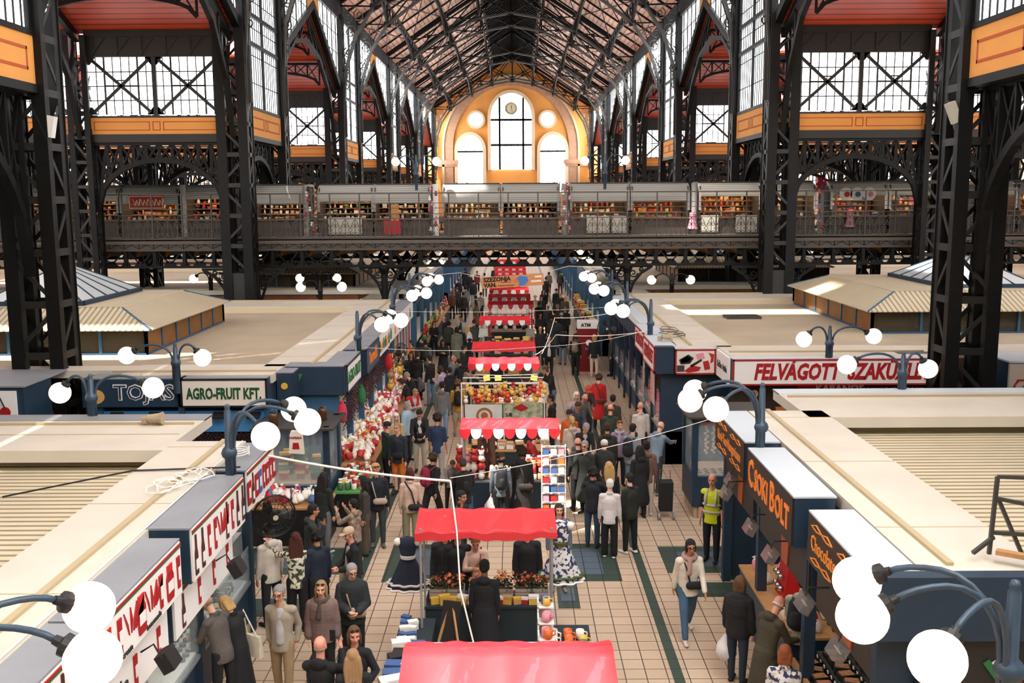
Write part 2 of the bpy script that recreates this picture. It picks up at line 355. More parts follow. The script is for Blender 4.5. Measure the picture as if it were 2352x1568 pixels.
# ---- lattice columns
def lattice_col(w, d, h, plate=0, leg=.22, step=1.25):
    """four box legs tied with zigzag lacing; local origin at the foot"""
    kids = []
    for sx in (-1, 1):
        for sy in (-1, 1):
            mb = MB(); x, y = sx*(w/2-leg/2), sy*(d/2-leg/2)
            mb.bb(x-leg/2, x+leg/2, y-leg/2, y+leg/2, 0, h)
            mb.bb(x-leg/2-.03, x+leg/2+.03, y-sy*leg/2-.02+sy*leg, y-sy*leg/2+.02+sy*leg, 0, h)
            z = .15
            while z < h:   # rivet heads
                mb.box((x-.06, y+sy*(leg/2+.025), z), (.03, .02, .03)); mb.box((x+.06, y+sy*(leg/2+.025), z), (.03, .02, .03)); z += .3 if h < 15 else .45
            kids.append(('leg', mb.mesh('leg', IRON)))
    mb = MB()
    for sy in (-1, 1):
        y = sy*(d/2-.02); z = plate; i = 0
        while z < h-step:
            a = -1 if i % 2 else 1
            mb.bar((a*(w/2-.12), y, z), (-a*(w/2-.12), y, z+step*.8), .1, .03, up=(0,1,0)); mb.bb(-w/2+.1, w/2-.1, y-.02, y+.02, z+step*.84, z+step*.98); z += step; i += 1
    for sx in (-1, 1):
        x = sx*(w/2-.02); z = plate; i = 0
        while z < h-step:
            a = -1 if i % 2 else 1
            mb.bar((x, a*(d/2-.12), z), (x, -a*(d/2-.12), z+step*.8), .1, .03, up=(1,0,0)); mb.bb(x-.02, x+.02, -d/2+.1, d/2-.1, z+step*.84, z+step*.98); z += step; i += 1
    kids.append(('lacing', mb.mesh('lacing', IRON_B)))
    mb = MB(); mb.bb(-w/2-.12, w/2+.12, -d/2-.12, d/2+.12, 0, .35)
    if plate: mb.bb(-w/2+.04, w/2-.04, -d/2+.04, d/2-.04, .3, plate)
    kids.append(('base_casing', mb.mesh('base_casing', mat('peeling_iron_paint', '#262420', .55, noise=.5, nscale=1.3, noise_col='#1c1a17'))))
    return kids
def place_col(kids, name, label, x, y, group=None):
    t = thing(name, label, 'column', (x, y, 0), group=group)
    for n, me in kids: put(n, me, t)
    return t
NK = lattice_col(1.2, 1.0, 18.9, 0, leg=.27); NK2 = lattice_col(1.22, 1.0, 18.9, 4.3, leg=.33); AK = lattice_col(.85, .8, 9.9, 3.0, leg=.17, step=1.0); AKT = lattice_col(.85, .8, 14.0, 3.0, leg=.17, step=1.0)
ords = ['nearest', 'second', 'third', 'fourth', 'fifth', 'sixth', 'seventh', 'eighth', 'ninth', 'tenth']
SIDE = {-1: 'paprika stalls', 1: 'butcher counters'}
for s in (-1, 1):
    for i, y in enumerate(NC):
        place_col(NK if i == 0 else NK2, 'lattice_column', 'tall black riveted lattice column, %s from the viewer on the side of the %s' % (ords[i], SIDE[s]), s*WID, y)
    place_col(NK, 'lattice_column', 'black lattice column just outside the picture on the side of the %s' % SIDE[s], s*WID, 17.6)
    for i, y in enumerate(NC[1:8]):
        place_col(AKT if i % 2 == 0 else AK, 'aisle_column', 'black lattice aisle column behind the %s, %s row from the viewer' % (SIDE[s], ords[i]), s*AIS, y)
    for i, y in enumerate(NC[1:5]):
        place_col(AKT if i % 2 == 0 else AK, 'aisle_column', 'black outer aisle column far beyond the %s, %s row from the viewer' % (SIDE[s], ords[i]), s*24, y)

# ---- painted window walls facing down the hall
def painted_panel(mb, x0, x1, z0, z1, y, t=.035, mi=0):
    for a, b, c, d in ((x0, x1, z0, z0+t), (x0, x1, z1-t, z1), (x0, x0+t, z0, z1), (x1-t, x1, z0, z1)): mb.bb(a, b, y-.012, y, c, d, mi)
def cross_window(n, xa, xb, y):
    x0, x1 = min(xa, xb), max(xa, xb); xm = (x0+x1)/2
    mb = MB(); mb.bb(x0, x1, y-.15, y+.15, 10.05, 10.72); w = st('window_%d' % n, mb, ORANGE)
    mb = MB(); q = (x1-x0)
    painted_panel(mb, x0+q*.03, xm-q*.05, 10.2, 10.57, y-.15); painted_panel(mb, x1-q*.45, x1-q*.03, 10.2, 10.57, y-.15); painted_panel(mb, xm-q*.03, xm+q*.03, 10.2, 10.57, y-.15)
    mb.build('painted_lines', OCHRE, w)
    mb = MB(); mb.bb(x0, x1, y-.03, y+.03, 10.85, 13.15); mb.build('pane', PANE, w)
    f = MB(); f.bb(x0, x1, y-.22, y+.2, 9.72, 10.05); f.bb(x0, x1, y-.16, y+.16, 10.72, 10.8); f.bb(x0, x1, y-.2, y+.2, 13.15, EAV+.1); f.bb(x0, x1, y-.26, y+.2, 13.95, EAV+.15)
    for h in range(2):
        a, b = (x0, xm) if h == 0 else (xm, x1); d = b-a
        for i in range(1, 8): f.bb(a+d*i/8-.018, a+d*i/8+.018, y-.06, y+.06, 10.85, 13.15)
        for i in (2, 6): f.bb(a+d*i/8-.035, a+d*i/8+.035, y-.08, y+.06, 10.85, 13.15)
        for i in range(1, 4): f.bb(a, b, y-.06, y+.06, 10.85+2.3*i/4-.02, 10.85+2.3*i/4+.02)
        f.bb(a+d*.25, a+d*.75, y-.1, y, 11.97, 12.04); f.bb(a+d*.42, a+d*.58, y-.1, y, 12.2, 12.25)
        f.bar((a+.2, y-.12, 10.95), (b-.2, y-.12, 13.05), .13, .05, up=(0,1,0)); f.bar((b-.2, y-.12, 10.95), (a+.2, y-.12, 13.05), .13, .05, up=(0,1,0))
        for xx in (a, b): f.prism([(xx-.35, 10.85), (xx+.35, 10.85), (xx+.12, 11.15), (xx-.12, 11.15)], y-.12, y-.05); f.prism([(xx-.35, 13.15), (xx+.35, 13.15), (xx+.12, 12.85), (xx-.12, 12.85)], y-.12, y-.05)
    f.bb(xm-.09, xm+.09, y-.15, y+.1, 10.8, 13.15)
    i = 0; x = x0+.3
    while x < x1-.6: f.bar((x, y-.22, 13.3), (x+.5, y-.22, 13.9), .07, .03, up=(0,1,0)); f.bb(x-.04, x+.04, y-.24, y-.2, 13.2, 14); x += 1.0
    f.build('window_frame', IRON_B, w)
wn = 20
for s in (-1, 1):
    for j, y in enumerate((42.1, 65.8, 89.9, 113.9, 137.8)):
        cross_window(wn, s*11.75, s*17.25, y); wn += 1
        if j < 3: cross_window(wn, s*17.95, s*23.6, y); wn += 1
        if j < 2: cross_window(wn, s*24.4, s*31.9, y); wn += 1
# ---- clerestory bays in the nave walls
def clerestory(n, s, y0, y1):
    X = s*10.95; w = st('window_%d' % n, MB().bb(X-.1, X+.1, y0, y1, 10.05, 11.15), ORANGE)
    mb = MB(); q = y1-y0; xi = X-s*.1
    for a, b in ((y0+.35, y0+q*.44), (y0+q*.47, y0+q*.53), (y0+q*.56, y1-.35)):
        for c in ((a, b, 10.35, 10.42), (a, b, 10.8, 10.87), (a, a+.06, 10.35, 10.87), (b-.06, b, 10.35, 10.87)): mb.bb(xi-.012, xi+.012, *c)
    mb.build('painted_lines', OCHRE, w)
    MB().bb(X-.02, X+.02, y0, y1, 11.3, 18.6).build('pane', PANEB if y0 > 60 else PANE, w)
    f = MB(); f.bb(X-.16, X+.16, y0, y1, 9.85, 10.05); f.bb(X-.14, X+.14, y0, y1, 11.15, 11.28)
    m = (y0+y1)/2
    for yy, t in ((y0, .2), (m, .1), (y1, .2)): f.bb(X-.12, X+.12, yy-t, yy+t, 11.2, 18.7)
    for i in range(1, 8):
        for a in (y0, m): f.bb(X-.05, X+.05, a+(m-y0)*i/8-.022, a+(m-y0)*i/8+.022, 11.3, 18.6)
    z = 12.3
    while z < 18.5: f.bb(X-.05, X+.05, y0, y1, z-.02, z+.02); z += 1.15
    for z in (13.9, 15.1): f.bb(X-.14, X+.14, y0, y1, z-.09, z+.09)
    f.bb(X-.2, X+.2, y0, y1, 18.6, 19.7); f.build('window_frame', IRON, w)
def spandrel(n, s, y0, y1):
    """nave wall above the gable of a cross arm: panes beside an orange centre strip"""
    X = s*10.95; c = (y0+y1)/2; sl = (RIDG-EAV)/(c-y0)
    w = st('window_%d' % n, MB().prism([(c-1.6, RIDG-1.6*sl+.2), (c, RIDG+.2), (c+1.6, RIDG-1.6*sl+.2), (c+1.6, 19.6), (c-1.6, 19.6)], X-.1, X+.1, 'yz'), ORANGE)
    mb = MB(); mb.prism([(y0, EAV+.3), (c-1.6, RIDG-1.6*sl+.3), (c-1.6, 18.6), (y0, 18.6)], X-.02, X+.02, 'yz'); mb.prism([(y1, EAV+.3), (y1, 18.6), (c+1.6, 18.6), (c+1.6, RIDG-1.6*sl+.3)], X-.02, X+.02, 'yz'); mb.build('pane', PANEB if y0 > 60 else PANE, w)
    f = MB()
    for sg, e in ((1, y0), (-1, y1)):
        f.bar((X, e, EAV+.15), (X, c, RIDG+.15), .3, .4)
        for i in range(1, 6):
            yy = e+sg*i*(c-y0-1.6)/5; z = EAV+abs(yy-e)*sl
            f.bb(X-.08, X+.08, yy-.04, yy+.04, z, 18.7)
            f.bb(X-.05, X+.05, yy-.04-.7*sg, yy-.7*sg, z-.3, 18.7)
        z = 15.3
        while z < 18.5:
            ye = e+sg*min((z-EAV)/sl, c-y0-1.6); f.bb(X-.05, X+.05, min(e, ye), max(e, ye), z-.02, z+.02); z += 1.15
    f.bb(X-.2, X+.2, y0, y1, 18.6, 19.7); f.build('window_frame', IRON, w)
wn = 60
for s in (-1, 1):
    for a, b in [(17.6, 24.3), (-8, 4.5), (4.5, 17.6)]+lows[1:]: clerestory(wn, s, a+.5, b-.5); wn += 1  # two nearest bays are unseen, their glowing panes added for soft side light
    for a, b in arms: spandrel(wn, s, a, b); wn += 1

# ---- arch lattice girders
def arch_girder(mb, p0, p1, zt, zs, zc, w=.14, n=8, deep=.3):
    """flat top chord at zt, arch from zs at the ends to zc mid-span, spandrel lattice between"""
    P0, P1 = Vector(p0), Vector(p1); L = []; T = []
    for i in range(n+1):
        t = i/n; q = P0.lerp(P1, t); h = sqrt(max(0, 1-(2*t-1)**2))
        L.append((q.x, q.y, zs+(zc-zs)*h)); T.append((q.x, q.y, zt))
    up = (P1-P0).cross(Vector((0,0,1)))
    fine = [((P0.lerp(P1, t/20)).x, (P0.lerp(P1, t/20)).y, zs+(zc-zs)*sqrt(max(0, 1-(t/10-1)**2))) for t in range(21)]
    mb.poly(fine, w*1.5, w*1.5); mb.bar(T[0], T[-1], w*1.6, w*1.4)
    for i in range(n+1):
        if (T[i][2]-L[i][2]) > .25: mb.bar(T[i], L[i], w*.9, w*.6)
        if i < n:
            a, b = (T[i], L[i+1]) if i >= n/2 else (L[i], T[i+1])
            mb.bar(a, b, w*.8, w*.5); mb.bar(*((L[i], T[i+1]) if i >= n/2 else (T[i], L[i+1])), w*.6, w*.5)
# low-level arches between columns
gi = 0
for s in (-1, 1):
    for y in NC[1:8]:
        for xa, xb, nm in ((11.8, 17.2, 'inner'), (18.0, 23.6, 'middle'), (24.4, 31.9, 'outer')):
            if xa > 20 and y > 70: continue
            mb = MB(); arch_girder(mb, (s*xa, y, 0), (s*xb, y, 0), 9.7, 6.9, 9.0, n=10)
            tag(mb.build('arch_girder', IRON), 'black spandrel-lattice iron arch, %s gallery bay, %s row behind the %s' % (nm, ords[NC.index(y)], SIDE[s]), 'girder')
    for i in (1, 3, 5, 7):
        mb = MB(); arch_girder(mb, (s*WID, NC[i]+.5, 0), (s*WID, NC[i+1]-.5, 0), 9.9, 7.0, 9.2, n=8)
        tag(mb.build('arch_girder', IRON), 'black iron arch under the orange nave panel, %s from the viewer above the %s' % (ords[i//2], SIDE[s]), 'girder')
    # near one: end of a panel running towards the viewer
    mb = MB(); arch_girder(mb, (s*WID, 17.9, 0), (s*WID, 23.8, 0), 9.9, 5.6, 9.0, n=8)
    tag(mb.build('arch_girder', IRON), 'big black iron arch beside the nearest column, above the %s' % SIDE[s], 'girder')
# cross-arm roof girders and gable frames
for s in (-1, 1):
    for j, (a, b) in enumerate(arms[:4]):
        c = (a+b)/2; sl = (RIDG-EAV)/(c-a)
        for dy, nm in ((3.4, 'lower'), (6.4, 'upper')):
            z = EAV+dy*sl-.15
            mb = MB(); arch_girder(mb, (s*11.6, b-dy, 0), (s*17.4, b-dy, 0), z, z-1.25, z-.5, .1, n=8)
            mb2 = MB(); arch_girder(mb2, (s*17.8, b-dy, 0), (s*24, b-dy, 0), z, z-1.25, z-.5, .1, n=8); mb.add(mb2.v, mb2.f)
            tag(mb.build('purlin_girder', IRON), '%s bowed lattice girder under the %s red cross arm above the %s' % (nm, ords[j], SIDE[s]), 'girder')
        for X, nm in ((WID, 'inner'), (AIS, 'outer')):
            mb = MB()
            for e, g in ((a, 1), (b, -1)):
                mb.bar((s*X, e, EAV-.2), (s*X, c, RIDG-.25), .22, .3)
                mb.poly([(s*X, e+g*.3, 9.9), (s*X, e+g*1.0, 12.2), (s*X, e+g*2.6, 14.2), (s*X, e+g*5.2, 15.6), (s*X, c, 16.1)], .2, .24)
                for k in range(1, 5):
                    yy = e+g*k*(c-a)/5; zt = EAV+abs(yy-e)*sl-.3; zb = [13.1, 14.75, 15.5, 15.95][k-1]
                    mb.bar((s*X, yy, zt), (s*X, yy, zb), .1); mb.bar((s*X, yy, zb), (s*X, e+g*(k+1)*(c-a)/5, EAV+(k+1)*(c-a)/5*sl-.3), .1)
                mb.bar((s*X, e+g*1, 12.2), (s*X, e+g*.4, 13.6), .12)
            tag(mb.build('arm_truss', IRON), '%s black gable truss of the %s cross arm above the %s' % (nm, ords[j], SIDE[s]), 'truss')
# ---- nave roof trusses
LC = [(10.7, 13.1), (10.5, 15.65), (9.83, 17.66), (8.63, 19.45), (5.7, 21.6), (2.85, 22.75), (0, 23.25)]
def truss_meshes():
    up, lo, web, fils = MB(), MB(), MB(), []
    for s in (-1, 1):
        fil = MB(); fils.append(fil)
        up.bar((s*11.0, 0, 19.6), (0, 0, 26.6), .24, .3)
        for q in (-.16, .16): lo.poly([(s*x, q, z) for x, z in [(10.72, 11.2)]+LC], .1, .16)
        for i in range(2, 6): web.bar((s*LC[i+1][0], 0, 26.5-.64*LC[i+1][0]), (s*LC[i+1][0], 0, LC[i+1][1]), .14)
        nodes = [(11.0, 19.5), (8.63, 21.0), (5.7, 22.9), (2.85, 24.7), (0, 26.5)]
        low = [(9.83, 17.66), (8.63, 19.45), (5.7, 21.6), (2.85, 22.75), (0, 23.25)]
        web.bar((s*8.63, 0, 21.0), (s*8.63, 0, 19.45), .12); web.bar((s*11, 0, 19.5), (s*8.63, 0, 19.45), .1)
        for i in range(1, 4):
            web.bar((s*nodes[i][0], 0, nodes[i][1]), (s*low[i+1][0], 0, low[i+1][1]), .1); web.bar((s*low[i][0], 0, low[i][1]), (s*nodes[i+1][0], 0, nodes[i+1][1]), .1)
            m = ((nodes[i][0]+low[i+1][0])/2, 0, (nodes[i][1]+low[i+1][1])/2); web.box((s*m[0], 0, m[2]), (.3, .06, .3))
        for x, z in low[1:]: web.box((s*x, 0, z), (.5, .1, .4))
        # filigree scrolls between column and arched chord
        for cx, cz, r, t in ((10.2, 17.9, .42, 1.6), (10.35, 16.6, .34, -1.6), (10.5, 15.5, .28, 1.5), (10.55, 14.5, .24, -1.5), (9.6, 18.9, .38, -1.5), (10.3, 18.7, .3, 1.4)):
            p = spiral(s*cx, cz, r, .06, 1.2 if s > 0 else pi-1.2, t*s, 14); fil.poly([(a, 0, b) for a, b in p], .06, .08, up=(0,1,0))
        fil.poly([(s*10.8, 0, 13.4), (s*10.45, 0, 15.1), (s*10.6, 0, 16.4), (s*10.0, 0, 17.4), (s*10.3, 0, 18.9)], .05, .07)
        fil.bb(s*10.55, s*10.95, -.04, .04, 11.3, 13.6); lo.bar((s*10.72, 0, 11.2), (s*10.9, 0, 8.6), .09, .2)
    return [('upper_chord', up.mesh('upper_chord', IRON)), ('arched_chord', lo.mesh('arched_chord', IRON_G)), ('web', web.mesh('web', IRON)), ]+[('filigree', f.mesh('filigree', IRON_G)) for f in fils]
TM = truss_meshes()
for i, y in enumerate(NC[1:]):
    t = thing('roof_truss', 'arched black iron roof truss spanning the nave, %s from the viewer' % ords[i], 'truss', (0, y, 0))
    for n, me in TM: put(n, me, t)
t = thing('roof_truss', 'arched iron truss standing against the orange far gable', 'truss', (0, GY-3, 0))
for n, me in TM: put(n, me, t)
for s in (-1, 1):
    for X, nm in ((2.85, 'uppermost'), (5.7, 'middle'), (8.63, 'lowest')):
        mb = MB(); ys = [40]+NC[1:]+[GY]
        for a, b in zip(ys[:-1], ys[1:]):
            n = max(4, int((b-a)/1.7)); zt = 26.4-.64*X
            P = [(s*X, a+(b-a)*i/n, zt-.45-1.0*(2*i/n-1)**2) for i in range(n+1)]; T = [(s*X, a+(b-a)*i/n, zt) for i in range(n+1)]
            mb.poly(P, .12, .14); mb.bar(T[0], T[-1], .14, .14)
            for i in range(n+1):
                mb.bar(P[i], T[i], .07)
                if i < n: mb.bar(P[i] if i < n/2 else T[i], T[i+1] if i < n/2 else P[i+1], .07)
        tag(mb.build('purlin', IRON), '%s bowed lattice purlin along the nave roof slope above the %s' % (nm, SIDE[s]), 'purlin')
    mb = MB()
    for a, b in arms[1:]:      # wind bracing in the wide bays, across the slope
        for x0, x1 in ((2.85, 5.7), (5.7, 8.63), (8.63, 10.9)):
            z = lambda x: 26.6-.655*x
            for u, v in ((x0, x1), (x1, x0)): mb.bar((s*u, a, z(u)), (s*v, b, z(v)), .06); mb.bar((s*u, a, z(u)), (s*v, (a+b)/2, z(v)), .06)
    y = 46
    while y < GY:
        mb.bar((s*11, y, 27.1-.66*11), (s*2.7, y, 27.1-.66*2.7), .09, .14); y += 3.4
    tag(mb.build('wind_bracing', IRON), 'thin crossed bracing rods under the nave roof slope above the %s' % SIDE[s], 'bracing')
# ================================================================ GALLERY BRIDGE
BY = 43.2
t = thing('gallery_bridge', 'dark iron gallery bridge crossing the whole hall above the market', 'bridge')
MB().bb(-31.9, 31.9, 43.0, 50.2, 5.45, 5.65).build('deck', mat('grey_decking', '#5d564e', .8), t)
mb = MB(); mb.bb(-31.9, 31.9, BY-.12, BY, 5.22, 5.62); mb.bb(-31.9, 31.9, BY-.2, BY, 5.6, 5.68); mb.bb(-31.9, 31.9, BY-.2, BY, 5.16, 5.24)
mb.build('fascia', mat('brown_iron_plate', '#514840', .55, noise=.3, nscale=1.2), t)
NB = 50; BW = 63.8/NB
def truss_bay(n):
    mb = MB()
    for q in range(n):
        x = q*BW
        mb.bb(x-.07, x+.07, -.1, .1, 4.5, 5.2); mb.prism([(x-.22, 4.5), (x+.22, 4.5), (x+.07, 4.72), (x-.07, 4.72)], -.04, .04); mb.prism([(x-.2, 5.2), (x+.2, 5.2), (x+.06, 5.0), (x-.06, 5.0)], -.04, .04)
        mb.bar((x+.12, 0, 5.15), (x+BW/2-.06, 0, 4.62), .08, .05); mb.bar((x+BW-.12, 0, 5.15), (x+BW/2+.06, 0, 4.62), .08, .05)
        mb.prism([(x+BW/2-.3, 4.5), (x+BW/2+.3, 4.5), (x+BW/2+.12, 4.72), (x+BW/2-.12, 4.72)], -.04, .04)
    mb.bb(-.05, n*BW+.05, -.12, .12, 4.42, 4.52)
    return mb.mesh('truss_girder', IRON)
put('truss_girder', truss_bay(NB), t, (-31.9, BY, 0)); put('truss_girder', truss_bay(NB), t, (-31.9, 49.8, 0))
mb = MB()
for q in range(NB):
    x = -31.9+q*BW; P = [(x+.16, 5.14), (x+.1, 4.86), (x+.18, 4.86)]+[(x+BW/2+(BW/2-.17)*cos(radians(180-a)), 4.9+.17*sin(radians(a))) for a in range(0, 181, 20)]+[(x+BW-.1, 4.86), (x+BW-.16, 5.14)]
    mb.prism(P, BY+.9, BY+1.0)
mb.build('painted_arches', mat('orange_arch_paint', '#d8862f', .7), t)
mb = MB(); x = -31.9
while x < 31.9: mb.bb(x-.09, x+.09, 43.2, 50, 4.85, 5.45); x += BW
mb.bb(-31.9, 31.9, 43.3, 50, 5.3, 5.45); mb.build('cross_beams', IRON, t)
mb = MB()
for q in range(NB*2):    # X pattern on the fascia
    x = -31.9+q*BW/2; w = BW/2
    mb.bar((x+.04, BY-.14, 5.28), (x+w-.04, BY-.14, 5.58), .02, .02); mb.bar((x+w-.04, BY-.14, 5.28), (x+.04, BY-.14, 5.58), .02, .02); mb.bb(x-.015, x+.015, BY-.15, BY-.1, 5.24, 5.6)
    mb.box((x+w/2, BY-.15, 5.43), (.05, .02, .05))
mb.build('fascia_ornament', IRON, t)
# one railing bay: scrolls, frieze and tall guard bars
mb = MB()
w = BW/3
for k in range(3):
    cx = (k+.5)*w
    mb.bb(cx-.012, cx+.012, -.015, .015, 5.68, 6.5)
    for sg in (-1, 1):
        for z0, z1, a in ((5.86, .1, -1), (6.2, .095, 1)):
            p = spiral(cx+sg*.1, z0, .1, .02, pi/2 if a > 0 else -pi/2, (1.3 if sg*a > 0 else -1.3), 12); mb.poly([(u, 0, v) for u, v in p], .02, .03, up=(0,1,0))
        mb.poly([(cx+sg*.005, 0, 6.48), (cx+sg*.1, 0, 6.36), (cx+sg*.2, 0, 6.1), (cx+sg*.12, 0, 6.02), (cx+sg*.2, 0, 5.95), (cx+sg*.2, 0, 5.75)], .02, .03, up=(0,1,0))
    for sg in (-1, 1): mb.poly([(u, 0, v) for u, v in spiral(cx+sg*.1, 6.61, .07, .02, 0, 1.2*sg, 9)], .014, .02, up=(0,1,0))
for z in (5.7, 6.51, 6.7): mb.bb(0, BW, -.02, .02, z-.016, z+.016)
for z, q in ((6.95, .012), (7.16, .012), (7.58, .022)): mb.bb(0, BW, -.02, .02, z-q, z+q)
mb.bb(-.025, .025, -.04, .04, 5.5, 7.6); mb.poly([(u, 0, v) for u, v in ((BW*.5-.1, 6.98), (BW*.5, 7.14), (BW*.5+.1, 6.98), (BW*.5, 6.82), (BW*.5-.1, 6.98))], .014, .014)
RB = mb.mesh('railing_bay', mat('railing_iron', '#4a443c', .5))
for q in range(NB): put('railing_bay', RB, t, (-31.9+q*BW, BY-.1, 0))
# supports with scroll brackets
def bracket(mb, x, y, z, s, r=1.0, ax='x'):
    def P(a, b): return (x+s*a*r, y, z-b*r) if ax == 'x' else (x, y+s*a*r, z-b*r)
    mb.poly([P(.1, 1.25), P(.28, .7), P(.6, .3), P(1.05, .02)], .09, .12)
    mb.bar(P(.08, 0), P(1.1, 0), .1, .1)
    for cx, cz, q, a0, tn in ((.26, .3, .2, 0, 1.4), (.2, .72, .12, 1, -1.2), (.62, .14, .1, 2, 1.2)):
        mb.poly([P(u, v) for u, v in spiral(cx, cz, q, .04, a0, tn, 12)], .05, .06)
for x, y, nm in ((-5.4, 43.25, 'paprika stall side front'), (5.15, 43.25, 'butcher side front'), (-5.4, 49.6, 'paprika stall side rear'), (5.15, 49.6, 'butcher side rear')):
    c = thing('bridge_support', 'slim iron post with scroll brackets carrying the gallery bridge, %s' % nm, 'column', (x, y, 0))
    MB().lathe([(.28, 0), (.28, .5), (.16, .6), (.14, 4.1), (.24, 4.35), (.2, 4.42)], n=12).build('shaft', IRON, c)
    mb = MB()
    for s in (-1, 1): bracket(mb, 0, 0, 4.4, s)
    mb.build('scroll_bracket', IRON, c)
for s in (-1, 1):
    for sg in (-1, 1):
        mb = MB(); bracket(mb, 0, 0, 4.4, sg, 1.1)
        o = mb.build('scroll_bracket', IRON, None, (s*WID+sg*.58, 42.5, 0))
        tag(o, 'scroll bracket under the bridge, %s side of the column by the %s' % ('aisle' if sg*s < 0 else 'wall', SIDE[s]), 'bracket')
t = thing('gallery_bridge', 'second gallery bridge far behind the first, seen beneath it', 'bridge')
MB().bb(-31.9, 31.9, 90.6, 96, 5.2, 5.65).build('deck', mat('grey_decking', ''), t); put('truss_girder', truss_bay(NB), t, (-31.9, 90.7, 0))

# ================================================================ KIOSKS ON THE BRIDGE
SHUT = stripes('roller_shutter', '#a3a199', '#77756e', axis=2, period=.09, duty=.3, rough=.5, bump=.8)
SHUTW = stripes('pale_roller_shutter', '#dad6c8', '#b3afa2', axis=2, period=.09, duty=.3, rough=.5, bump=.8)
KBASE = mat('kiosk_brown_panel', '#4b4038', .6, noise=.2); KGREY = mat('kiosk_grey_post', '#8e8c86', .5)
def lampm(name, col, s): return mat(name, '#ffffff', .5, emit=col, es=s)
KL = lampm('warm_kiosk_tube', '#ffe2b8', 40)
def kiosk(label, u0, u1, shut, back, white=False):
    x0, x1 = [(u-1184)*46.3/2287+.3 for u in (u0, u1)]; w = x1-x0
    t = thing('gallery_kiosk', label, 'kiosk', ((x0+x1)/2, 46.4, 5.65)); h = w/2
    MB().bb(-h, h, 0, 2.0, 0, .72).build('base_cabinet', KBASE, t)
    MB().bb(-h-.02, h+.02, -.12, 2.0, .72, .77).build('counter', mat('counter_wood', '#6b4a32', .5), t)
    pm = WHITE if white else KGREY
    for s in (-1, 1):
        MB().prism([(0, 1.1), (0, 1.75), (.12, 2.05), (.35, 2.25), (.7, 2.36), (2.0, 2.36), (2.0, 1.1), (1.9, 1.1), (1.9, 2.26), (.7, 2.26), (.42, 2.16), (.22, 1.98), (.1, 1.72), (.1, 1.1)], s*h-.05, s*h+.05, 'yz').build('side_frame', pm, t)
        MB().bb(s*(h-.03)-.02, s*(h-.03)+.02, .1, 1.9, .77, 2.2).build('side_panel', KBASE, t)
    MB().bb(-h, h, 1.9, 1.95, .77, 2.3).build('back_panel', back, t)
    mb = MB(); P = [(.7, 2.36), (.35, 2.25), (.12, 2.05), (0, 1.75)]; k = shut*.9
    P.append((-.01, 1.86-k))
    mb.band([(a+.03, b-.03) for a, b in P], P, -h+.05, h-.05, 'yz', closed=False); mb.build('roller_shutter', SHUTW if white else SHUT, t)
    MB().bb(-h, h, .6, 2.0, 2.34, 2.4).build('roof', IRON_G, t)
    for z, y0 in ((1.0, 1.25), (1.25, 1.4), (1.5, 1.5), (1.75, 1.6)): MB().bb(-h+.06, h-.06, y0, 1.9, z, z+.025).build('shelf', WOOD, t)
    MB().box((0, .7, 2.2), (w*.7, .06, .04)).build('tube_lamp', KL, t)
    return t, h
PKB = mat('kiosk_back_cream', '#d8cfb8', .8); PKO = mat('kiosk_back_amber', '#c48a45', .7); PKD = mat('kiosk_back_dark', '#3a2b22', .8)
GOOD_COL = [mat('goods_%s' % n, c, .5) for n, c in (('red', '#b02323'), ('white', '#e8e2d8'), ('brown', '#7b4a2c'), ('tan', '#c39a6b'), ('black', '#1d1b1b'), ('green', '#3f6b45'), ('blue', '#3b5a8a'), ('yellow', '#d9b04a'), ('pink', '#d48a98'), ('orange', '#d9682b'))]
def souvenir_meshes():
    L = []
    L.append(('souvenir_box', MB().bb(-.07, .07, -.04, .04, 0, .12).bb(-.075, .075, -.045, .045, .09, .13, 1)))
    L.append(('painted_doll', MB().lathe([(.045, 0), (.06, .05), (.05, .1), (.03, .13), (.038, .16), (.03, .2), (.005, .215)], n=10)))
    L.append(('spice_jar', MB().lathe([(.04, 0), (.045, .02), (.045, .1), (.03, .12)], n=10).lathe([(.035, .12), (.035, .145)], n=10, mi=1)))
    L.append(('folded_cloth', MB().bb(-.1, .1, -.06, .06, 0, .03).bb(-.095, .095, -.055, .055, .035, .06, 1).bb(-.1, .1, -.06, .06, .065, .09)))
    L.append(('ceramic_mug', MB().lathe([(.035, 0), (.045, .01), (.045, .1), (.038, .1), (.036, .015)], n=10, caps=False).tube([(.04, 0, .08), (.075, 0, .07), (.075, 0, .035), (.04, 0, .02)], .008, 5)))
    L.append(('hanging_plush', MB().ball((0, 0, .05), .05, 8, 6).ball((0, 0, .12), .035, 8, 6).ball((-.03, 0, .15), .013, 6, 4).ball((.03, 0, .15), .013, 6, 4)))
    return L
SOUV = []
for n, mb in souvenir_meshes(): SOUV.append((n, mb.mesh(n, [GOOD_COL[0], GOOD_COL[1]], smooth=n != 'souvenir_box')))
def recolor(o, *ms):
    for i, m in enumerate(ms):
        if i < len(o.material_slots): o.material_slots[i].link = 'OBJECT'; o.material_slots[i].material = m
    return o
